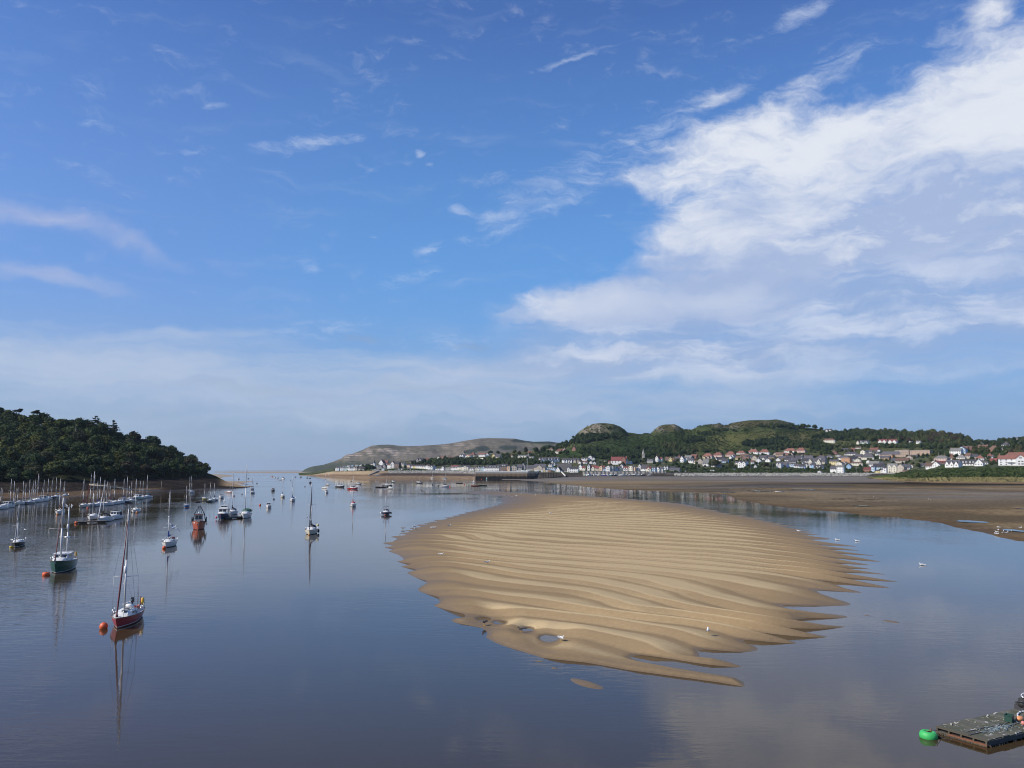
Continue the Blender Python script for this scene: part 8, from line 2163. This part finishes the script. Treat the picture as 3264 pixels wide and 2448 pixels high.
o = MB().box((0, 0, 0), (x_at(2125, 1266) - x_at(1862, 1266), 9, 1.0)).build('marina_mud', paint('marina_mud', (.040, .036, .032), .7)); o.location = ((x_at(2125, 1266) + x_at(1862, 1266)) / 2, 1268, z_at(1516.6, 1268) - .55); tag(o, 'dark mud bank below the marina wall', None, None, 'structure')
# ================================================================== RAFT, GREEN BUOY, GULLS
def raft():
    L, W, H = 12.0, 2.85, 0.36
    c0 = on_z(2988.5, 2313, H); c1 = on_z(3166, 2353, H)
    u = on_z(3252, 2255, H) - c0; u.z = 0; u.normalize()     # along the raft, away from the green buoy
    e = (c1 - c0); e.z = 0; W = e.length
    v = Vector((u.y, -u.x, 0))
    if v.dot(e) < 0: v = -v
    t = thing('work_raft', 'weathered timber work raft streaked with droppings at the lower right corner', 'raft', (c0.x, c0.y, 0), math.atan2(u.y, u.x))
    sgn = 1 if v.dot(Vector((-u.y, u.x, 0))) > 0 else -1        # local y of the near side
    m, nt, b = material('raft_plank')
    tc = nt.n('ShaderNodeTexCoord').outputs['Object']; geo = nt.n('ShaderNodeNewGeometry').outputs['Position']
    rnd = nt.n('ShaderNodeObjectInfo').outputs['Random']
    g = nt.noise(nt.mapping(geo, scale=(1, 1, 1)), 1.6, 8, .68).outputs['Fac']
    fine = nt.noise(geo, 9.0, 6, .7).outputs['Fac']
    c = nt.mix(rnd, (.085, .080, .056), (.150, .142, .115)); c = nt.mix(nt.ramp(g, .42, .62), c, (.070, .075, .042)); c = nt.mix(nt.ramp(g, .62, .80, 0, .6), c, (.22, .20, .17))
    spots = nt.noise(geo, 3.3, 5, .6, .6).outputs['Fac']
    c = nt.mix(nt.ramp(nt.math('ADD', spots, nt.math('MULTIPLY', fine, .25)), .735, .785), c, (.62, .61, .55))
    nt.put(b.inputs['Base Color'], c); b.inputs['Roughness'].default_value = .85
    bp = nt.n('ShaderNodeBump'); bp.inputs['Strength'].default_value = .6; bp.inputs['Distance'].default_value = .02; nt.put(bp.inputs['Height'], fine); nt.put(b.inputs['Normal'], bp.outputs[0])
    r = random.Random(3)
    # broad deck boards run across; each is its own piece
    n = 20; bw = L / n
    for k in range(n):
        h = r.uniform(-.012, .012); gap = .05 if k % 3 else .10
        ext = r.uniform(-.05, .05)
        o = MB().box((bw * (k + .5), sgn * (W / 2 + ext), H - .035 + h), (bw - gap, W + .05 + r.uniform(-.05, .05), .07)).build('plank', m, t)
        o.rotation_euler = (r.uniform(-.004, .004), 0, r.uniform(-.002, .002))
    # long covering strip over the joint
    MB().box((L * .5, sgn * W * .64, H + .012), (L, .16, .03)).build('batten', paint('raft_batten', (.060, .062, .058), .9, 0, .4, 2.0), t)
    tim = paint('raft_beam', (.075, .062, .040), .9, 0, .5, 2.0); rust = paint('rusty_channel', (.19, .070, .032), .9, 0, .5, 3.0); dark = paint('raft_slot_shade', (.010, .009, .008), .95)
    # end frame: top lip, slots between blocks, rusty channel below
    MB().box((-.06, sgn * W / 2, H - .055), (.12, W + .1, .06)).build('end_lip', tim, t)
    MB().box((.08, sgn * W / 2, H - .16), (.06, W, .15)).build('end_slot_shade', dark, t)  # near-black strip, the slots' inner shade put into its colour
    for k in range(5): MB().box((-.04, sgn * (W * k / 4 * .98 + .03), H - .16), (.14, .09, .15)).build('end_block', tim, t)
    MB().box((-.07, sgn * W * .62, H - .265), (.14, W * .78, .07)).build('end_channel', rust, t); MB().box((-.05, sgn * W * .12, H - .265), (.12, W * .26, .07)).build('end_channel', tim, t)
    MB().box((-.08, sgn * W * .5, H - .33), (.1, W * 1.0, .05)).build('end_beam', paint('raft_low_beam', (.10, .070, .030), .9, 0, .5, 2.0), t)
    MB().box((L / 2, sgn * W, H - .17), (L, .10, .22)).build('side_beam', paint('raft_side', (.055, .055, .050), .9, 0, .4, 1.5), t)
    MB().box((L / 2, 0, H - .17), (L, .10, .22)).build('side_beam', tim, t)
    for k in range(5):
        MB().box((1.2 + k * 2.4, sgn * W / 2, .0), (1.7, W * .86, .42)).build('float', RUBBER, t)
    # weed hanging off the waterline
    w = MB()
    for k in range(90):
        x = r.uniform(0, L); w.tube((x, sgn * (W + .04), .09), (x + r.uniform(-.1, .1), sgn * (W + r.uniform(.05, .16)), -.06), .05, .02, 4)
    for k in range(40):
        y = r.uniform(0, W); w.tube((-.10, sgn * y, .06), (-.10 - r.uniform(.03, .14), sgn * (y + r.uniform(-.1, .1)), -.06), .05, .02, 4)
    o = w.build('weed', paint('brown_weed', (.035, .026, .014), .8, 0, .4, 4.0), t); o['kind'] = 'stuff'
    mw = t.matrix_basis if False else Matrix.Translation(t.location) @ Euler((0, 0, t.rotation_euler.z)).to_matrix().to_4x4()
    def L2W(x, y, z): return mw @ Vector((x, sgn * y, z))
    def find(px, py, z=H):
        p = on_z(px, py, z); q = mw.inverted() @ p; return q.x, q.y * sgn
    # things lying on the raft
    x, y = find(3217, 2300)
    tb = thing('crate', 'dark green plastic crate standing on the raft', 'crate', L2W(x, y, H), t.rotation_euler.z + .35)
    gm = paint('crate_green', (.006, .055, .036), .5, 0, .3, 4.0)
    cb = MB().box((0, 0, .02), (.42, .34, .04))
    for sx in (-1, 1): cb.box((sx * .21, 0, .19), (.03, .36, .36)); cb.box((0, sx * .175, .19), (.42, .03, .36))
    cb.build('body', gm, tb); MB().box((0, .19, .36), (.48, .04, .04)).box((0, -.19, .36), (.48, .04, .04)).box((.23, 0, .36), (.04, .4, .04)).box((-.23, 0, .36), (.04, .4, .04)).build('rim', gm, tb)
    x, y = find(3251, 2299)
    tb = thing('float_buoy', 'peach coloured float lying on the raft right of the green crate', 'buoy', L2W(x, y, H), .4)
    MB().ball((0, 0, .14), .17, 9, 0, (1.5, 1, .85)).build('float', paint('float_peach', (.72, .30, .12), .5), tb); MB().tube((.25, 0, .14), (.34, 0, .14), .04, .03, 6).build('eye', RUBBER, tb)
    x, y = find(3262, 2311)
    tb = thing('float_buoy', 'small pink float at the right edge of the raft', 'buoy', L2W(x, y, H), 0); MB().ball((0, 0, .1), .12, 8).build('float', paint('float_pink', (.60, .20, .16), .5), tb); MB().tube((0, 0, .2), (0, 0, .27), .03, .03, 6).build('eye', RUBBER, tb)
    # white hose loop
    tb = thing('hose', 'loop of white hose on the raft above the peach float', 'hose', L2W(0, 0, 0), 0)
    pts = [on_z(*q, H + .05) - tb.location for q in ((3246, 2286), (3243, 2277), (3248, 2271), (3257, 2268), (3266, 2267), (3280, 2270))]
    mbh = MB().path(pts, .045, 6); mbh.build('tube', gel('hose_white', (.75, .75, .73), .4), tb)
    # blue net bundle
    x, y = find(3170, 2325)
    tb = thing('net', 'spread of pale blue netting on the near half of the raft', 'net', L2W(x, y, H), t.rotation_euler.z)
    nb = MB(); rr = random.Random(9)
    for k in range(160):
        a = Vector((rr.gauss(.3, .75), rr.gauss(0, .25), .02)); d = Vector((rr.uniform(-.3, .3), rr.uniform(-.14, .14), rr.uniform(0, .05)))
        nb.tube(a, a + d, .012, .009, 4, k % 2)
    nb.build('cord', [paint('net_blue', (.22, .33, .36), .9), paint('net_pale', (.42, .46, .44), .9)], tb)
    # loose ropes and sticks
    tb = thing('rope', 'grey rope lying along the raft towards the green crate', 'rope', L2W(0, 0, 0), 0)
    pts = [on_z(*q, H + .03) - tb.location for q in ((3078, 2332), (3110, 2326), (3140, 2319), (3170, 2314), (3200, 2307), (3222, 2299))]
    MB().path(pts, .022, 5).build('strand', paint('rope_grey', (.10, .115, .125), .9), tb)
    for i, (px, py, ln, a) in enumerate(((3073, 2295, .36, .2), (3032, 2310, .30, .6), (3172, 2276, .30, .15), (3148, 2283, .34, .3))):
        x, y = find(px, py); lab = ('white gull lying low on the far edge of the raft', 'short pale stick near the left corner of the raft', 'short pale batten beyond the rope on the raft', 'pale batten by the middle far edge of the raft')[i]
        if i == 0: continue
        tb = thing('stick', lab, 'stick', L2W(x, y, H), t.rotation_euler.z + a); MB().box((0, 0, .025), (ln, .06, .03)).box((ln * .3, .02, .05), (ln * .3, .05, .02)).build('wood', gel('bleached_wood', (.55, .53, .46), .8), tb)
    # winch with engine at the far edge, half out of frame
    g = on_z(3262, 2262, H)
    tw = thing('winch_engine', 'black winch engine with a white handle at the right edge of the raft', 'winch', g, t.rotation_euler.z)
    blk = paint('engine_black', (.015, .015, .017), .5, 0, .3, 4.0)
    MB().box((0, 0, .22), (.55, .55, .44)).box((.1, 0, .52), (.4, .42, .2)).tube((-.30, -.05, .35), (.3, -.05, .35), .2, .2, 10).build('body', blk, tw)
    for sx in (-1, 1): MB().box((sx * .25, 0, .12), (.08, .7, .26)).build('foot', paint('dark_steel', (.035, .035, .045), .7, .2), tw)
    a = on_z(3235, 2236, .95) - g; c = on_z(3262, 2241, .85) - g
    inv = Matrix.Rotation(-tw.rotation_euler.z, 4, 'Z')
    MB().tube(inv @ a, inv @ c, .03, .04, 6).build('lever', blk, tw)
    h = [inv @ (on_z(px, py, 1.05) - g) for px, py in ((3262, 2224), (3255, 2217), (3258, 2211), (3268, 2209), (3276, 2213))]
    MB().path(h, .035, 6).build('handle', gel('gear_white', (.8, .79, .76)), tw); MB().tube((0.05, 0, .6), h[0], .03, .03, 5).tube((0.05, 0, .6), h[-1], .03, .03, 5).build('bracket', blk, tw)
raft()

def green_buoy():
    p = on_z(2959, 2351); 
    t = thing('mooring_buoy', 'big bright green ring buoy floating left of the raft', 'buoy', p, .5)
    t.rotation_euler = (math.radians(4), math.radians(5), .5)
    gm = paint('buoy_green', (.045, .46, .11), .55, 0, .3, 5.0)
    prof = [(.16, -.14), (.36, -.16), (.435, -.02), (.45, .10), (.42, .23), (.33, .31), (.21, .31), (.14, .25), (.13, .18)]
    MB().lathe(prof, (0, 0, .02), 28).build('ring', gm, t)
    MB().lathe([(.02, .20), (.14, .20)], (0, 0, .02), 16).box((.02, .02, .31), (.3, .08, .05)).tube((.12, -.05, .30), (.22, .05, .44), .03, .03, 6).build('shackle', paint('rusty_channel', (.19, .07, .032)), t)
    tr = thing('mooring_line', 'dark rope running from the green buoy into the water', 'rope', p, 0)
    pts = [Vector((.20, -.05, .42)), Vector((.42, -.05, .38)), Vector((.60, -.1, .10)), Vector((.62, -.12, .02)), Vector((.70, -.25, .015)), Vector((.95, -.38, .02)), Vector((1.15, -.42, -.03))]
    MB().path(pts, .018, 5).build('strand', paint('rope_dark', (.03, .028, .03), .9), tr)
green_buoy()

def gull_parts():
    body = MB(); rings = []
    for x, r, z in ((.20, .012, .185), (.16, .040, .19), (.08, .068, .185), (-.02, .070, .185), (-.12, .050, .19), (-.20, .026, .20), (-.26, .012, .205)):
        rings.append([(x, r * math.cos(a), z + r * .9 * math.sin(a)) for a in np.linspace(0, 2 * math.pi, 9)[:-1]])
    body.loft(rings, 0, True, True, True)
    nk = [[(x, r * math.cos(a), z + r * math.sin(a)) for a in np.linspace(0, 2 * math.pi, 9)[:-1]] for x, r, z in ((.13, .045, .20), (.17, .036, .25), (.19, .034, .28), (.22, .022, .285), (.235, .008, .28))]
    body.loft(nk, 0, True, True, True)
    bm = body.mesh('body')
    wing = MB()
    for sg in (-1, 1):
        wing.loft([[(x, sg * (.066 * k), .19 + .05 * k2) for k, k2 in ((1.0, -.6), (1.1, .1), (.55, .95))] for x in (.10, .0, -.12, -.28)], 0, False)
    leg = MB()
    for sg in (-1, 1): leg.tube((0, sg * .03, .12), (.0, sg * .03, 0), .008, .008, 4).box((.02, sg * .03, .004), (.05, .04, .006))
    beak = MB().tube((.23, 0, .28), (.285, 0, .27), .012, .004, 5)
    return bm, wing.mesh('wing'), leg.mesh('leg'), beak.mesh('beak')
_gb = gull_parts()
GW, GG, GY, GD = gel('gull_white', (.78, .78, .76), .7), gel('gull_grey', (.34, .36, .39), .7), gel('gull_yellow', (.6, .4, .05), .5), paint('gull_brown', (.17, .13, .10), .8)
for me, m in zip(_gb, (GW, GG, GY, GY)): me.materials.append(m)
_gb_dark = [me.copy() for me in _gb]
for me in _gb_dark[:2]: me.materials.clear(); me.materials.append(GD)
def gull(loc, rz, label, scale=1.6, dark=False, group='gulls resting on the sand and water', legs=True):
    t = thing('gull', label, 'bird', loc, rz, group); t.scale = (scale,) * 3
    for nm, me in zip(('body', 'wing', 'leg', 'beak'), _gb_dark if dark else _gb):
        if nm == 'leg' and not legs: continue
        put(bpy.data.objects.new(nm, me), t)
    return t
GULLS = [(1663, 2018, 1, 'brownish gull standing by the two right-hand near pools'), (1545, 1998, 1, 'brownish gull standing below the leftmost near pool'), (1790, 2049, 0, 'white gull right of the largest near pool'), (1406, 1794, 0, 'white gull standing alone on the left flank of the sandbank'), (1554, 1818, 0, 'white gull standing left of the first deep trough'), (2258, 2041, 0, 'white gull at the little pool on the lower right of the sandbank'),
         (2545, 1700, 0, 'gull standing on the far right flank among the finger ridges'), (1286, 1688, 1, 'dark bird at the left waterline of the sandbank'), (1320, 1684, 0, 'white gull at the far left edge of the sandbank'), (1322, 1690, 0, 'white gull just below the far left edge gull'), (1377, 1693, 0, 'white gull on the left shoulder of the bank'), (1384, 1695, 0, 'second white gull on the left shoulder of the bank'), (1431, 1691, 0, 'white gull farther right on the left shoulder of the bank'), (1276, 1707, 0, 'white gull at the left tip of the sandbank'), (1446, 1666, 1, 'brown bird on the upper left of the sandbank'), (1755, 1649, 0, 'lone white gull on the upper middle of the sandbank')]
for i, (px, py, dk, lab) in enumerate(GULLS):
    p = sand_at(px, py); gull(p, math.radians(200 + 47 * i), lab, 1.75 if py > 1760 else 2.0, bool(dk))
for i, (px, py) in enumerate(((1608, 1581), (1622, 1582), (1647, 1583), (1690, 1579), (1707, 1582), (1630, 1588), (1660, 1579), (1580, 1594), (1772, 1586))):
    gull(sand_at(px, py), i * 1.3, 'tiny white gull in the flock on the wet far end of the sandbank', 2.2, False, 'flock on the far end of the sandbank')
for px, py, lab in ((2940, 1802, 'white gull floating alone on the right-hand water'), (2669, 1722, 'white gull floating beside the upper finger ridges'), (2732, 1726, 'white gull floating off the finger tips'), (1401, 1582, 'small white gull floating by the far end of the sandbank')):
    gull(on_z(px, py) - Vector((0, 0, .12 * 1.9)), 2.5, lab, 1.9, False, 'gulls resting on the sand and water', False)
r = random.Random(12)
for i in range(12):
    px, py = r.uniform(3170, 3262), r.uniform(1684, 1706)
    g = mud.at(px, py); gull(g, r.uniform(0, 6), 'white gull in the group on the right-hand mud edge', 1.7, False, 'group of gulls on the mud at the right edge')
for px, py, lab in ((2400, 1561, 'white gull on the mud left of the pale pools'), (2785, 1585, 'white gull in the middle of the mudflat'), (2967, 1595, 'white gull on the right part of the mudflat'), (2960, 1594, 'gull beside the white gull on the right mudflat'), (1884, 1528, 'gull at the mud below the jetty')):
    gull(mud.at(px, py), 1.0, lab, 2.2, False, 'gulls scattered on the mudflat')
g = mud.at(2486, 1569); t = thing('driftwood', 'bleached white log lying on the mudflat', 'driftwood', g, .2); MB().tube((-3, 0, .3), (3, .3, .35), .32, .22, 7).build('log', gel('bleached_wood', (.55, .53, .46), .8), t); MB().tube((1, .1, .4), (2, 1.0, .6), .12, .06, 5).build('branch', gel('bleached_wood', (.55, .53, .46), .8), t)
# gulls in flight
def flying(px, py, Y, label, rz=0.3, s=1.5, dark=False):
    t = thing('gull', label, 'bird', on_y(px, py, Y), rz, 'gulls in flight'); t.scale = (s,) * 3; t.rotation_euler = (0.5, -.2, rz)
    put(bpy.data.objects.new('body', _gb[0] if not dark else _gb_dark[0]), t)
    w = MB()
    for sg in (-1, 1): w.loft([[(.10, sg * .05, .20), (-.06, sg * .05, .20)], [(.12, sg * .28, .30), (-.05, sg * .26, .29)], [(.03, sg * .60, .24), (-.05, sg * .58, .235)], [(-.06, sg * .72, .19), (-.07, sg * .70, .19)]], 0, False, False)
    w.build('wing', GG if not dark else GD, t); put(bpy.data.objects.new('beak', _gb[3]), t)
flying(551, 1689, 150, 'white gull flying just above the stern of the blue-covered sloop', 1.2, 2.4)
flying(77, 1692, 140, 'small white gull flying over the black sloop', 2.6, 1.2)
flying(212, 1616, 190, 'left of two gulls flying above the green boat', .6, 1.3); flying(229, 1616, 190, 'right of two gulls flying above the green boat', .4, 1.3)
flying(1345, 1569, 250, 'dark bird flying low over the water left of the sandbank', .9, 2.0, True)
flying(981, 1656, 180, 'white gull flying beside the rigging of the cream yacht', .9, 1.4)
# low ripple ridge of the nearest shoal carries nothing else
# ================================================================== HAZE
def build_haze():
    mb = MB().box((0, 12000, 124), (56000, 26600, 256))
    m = bpy.data.materials.new('haze'); m.use_nodes = True
    nt = NT(m.node_tree); m.node_tree.nodes.clear()
    out = nt.n('ShaderNodeOutputMaterial'); v = nt.n('ShaderNodeVolumePrincipled')
    v.inputs['Color'].default_value = (0.72, 0.86, 1.0, 1)
    v.inputs['Density'].default_value = 2.9e-5
    v.inputs['Anisotropy'].default_value = 0.25
    nt.put(out.inputs['Volume'], v.outputs[0])
    o = mb.build('haze', m)
    tag(o, 'thin summer haze over the estuary', None, None, 'stuff')
build_haze()
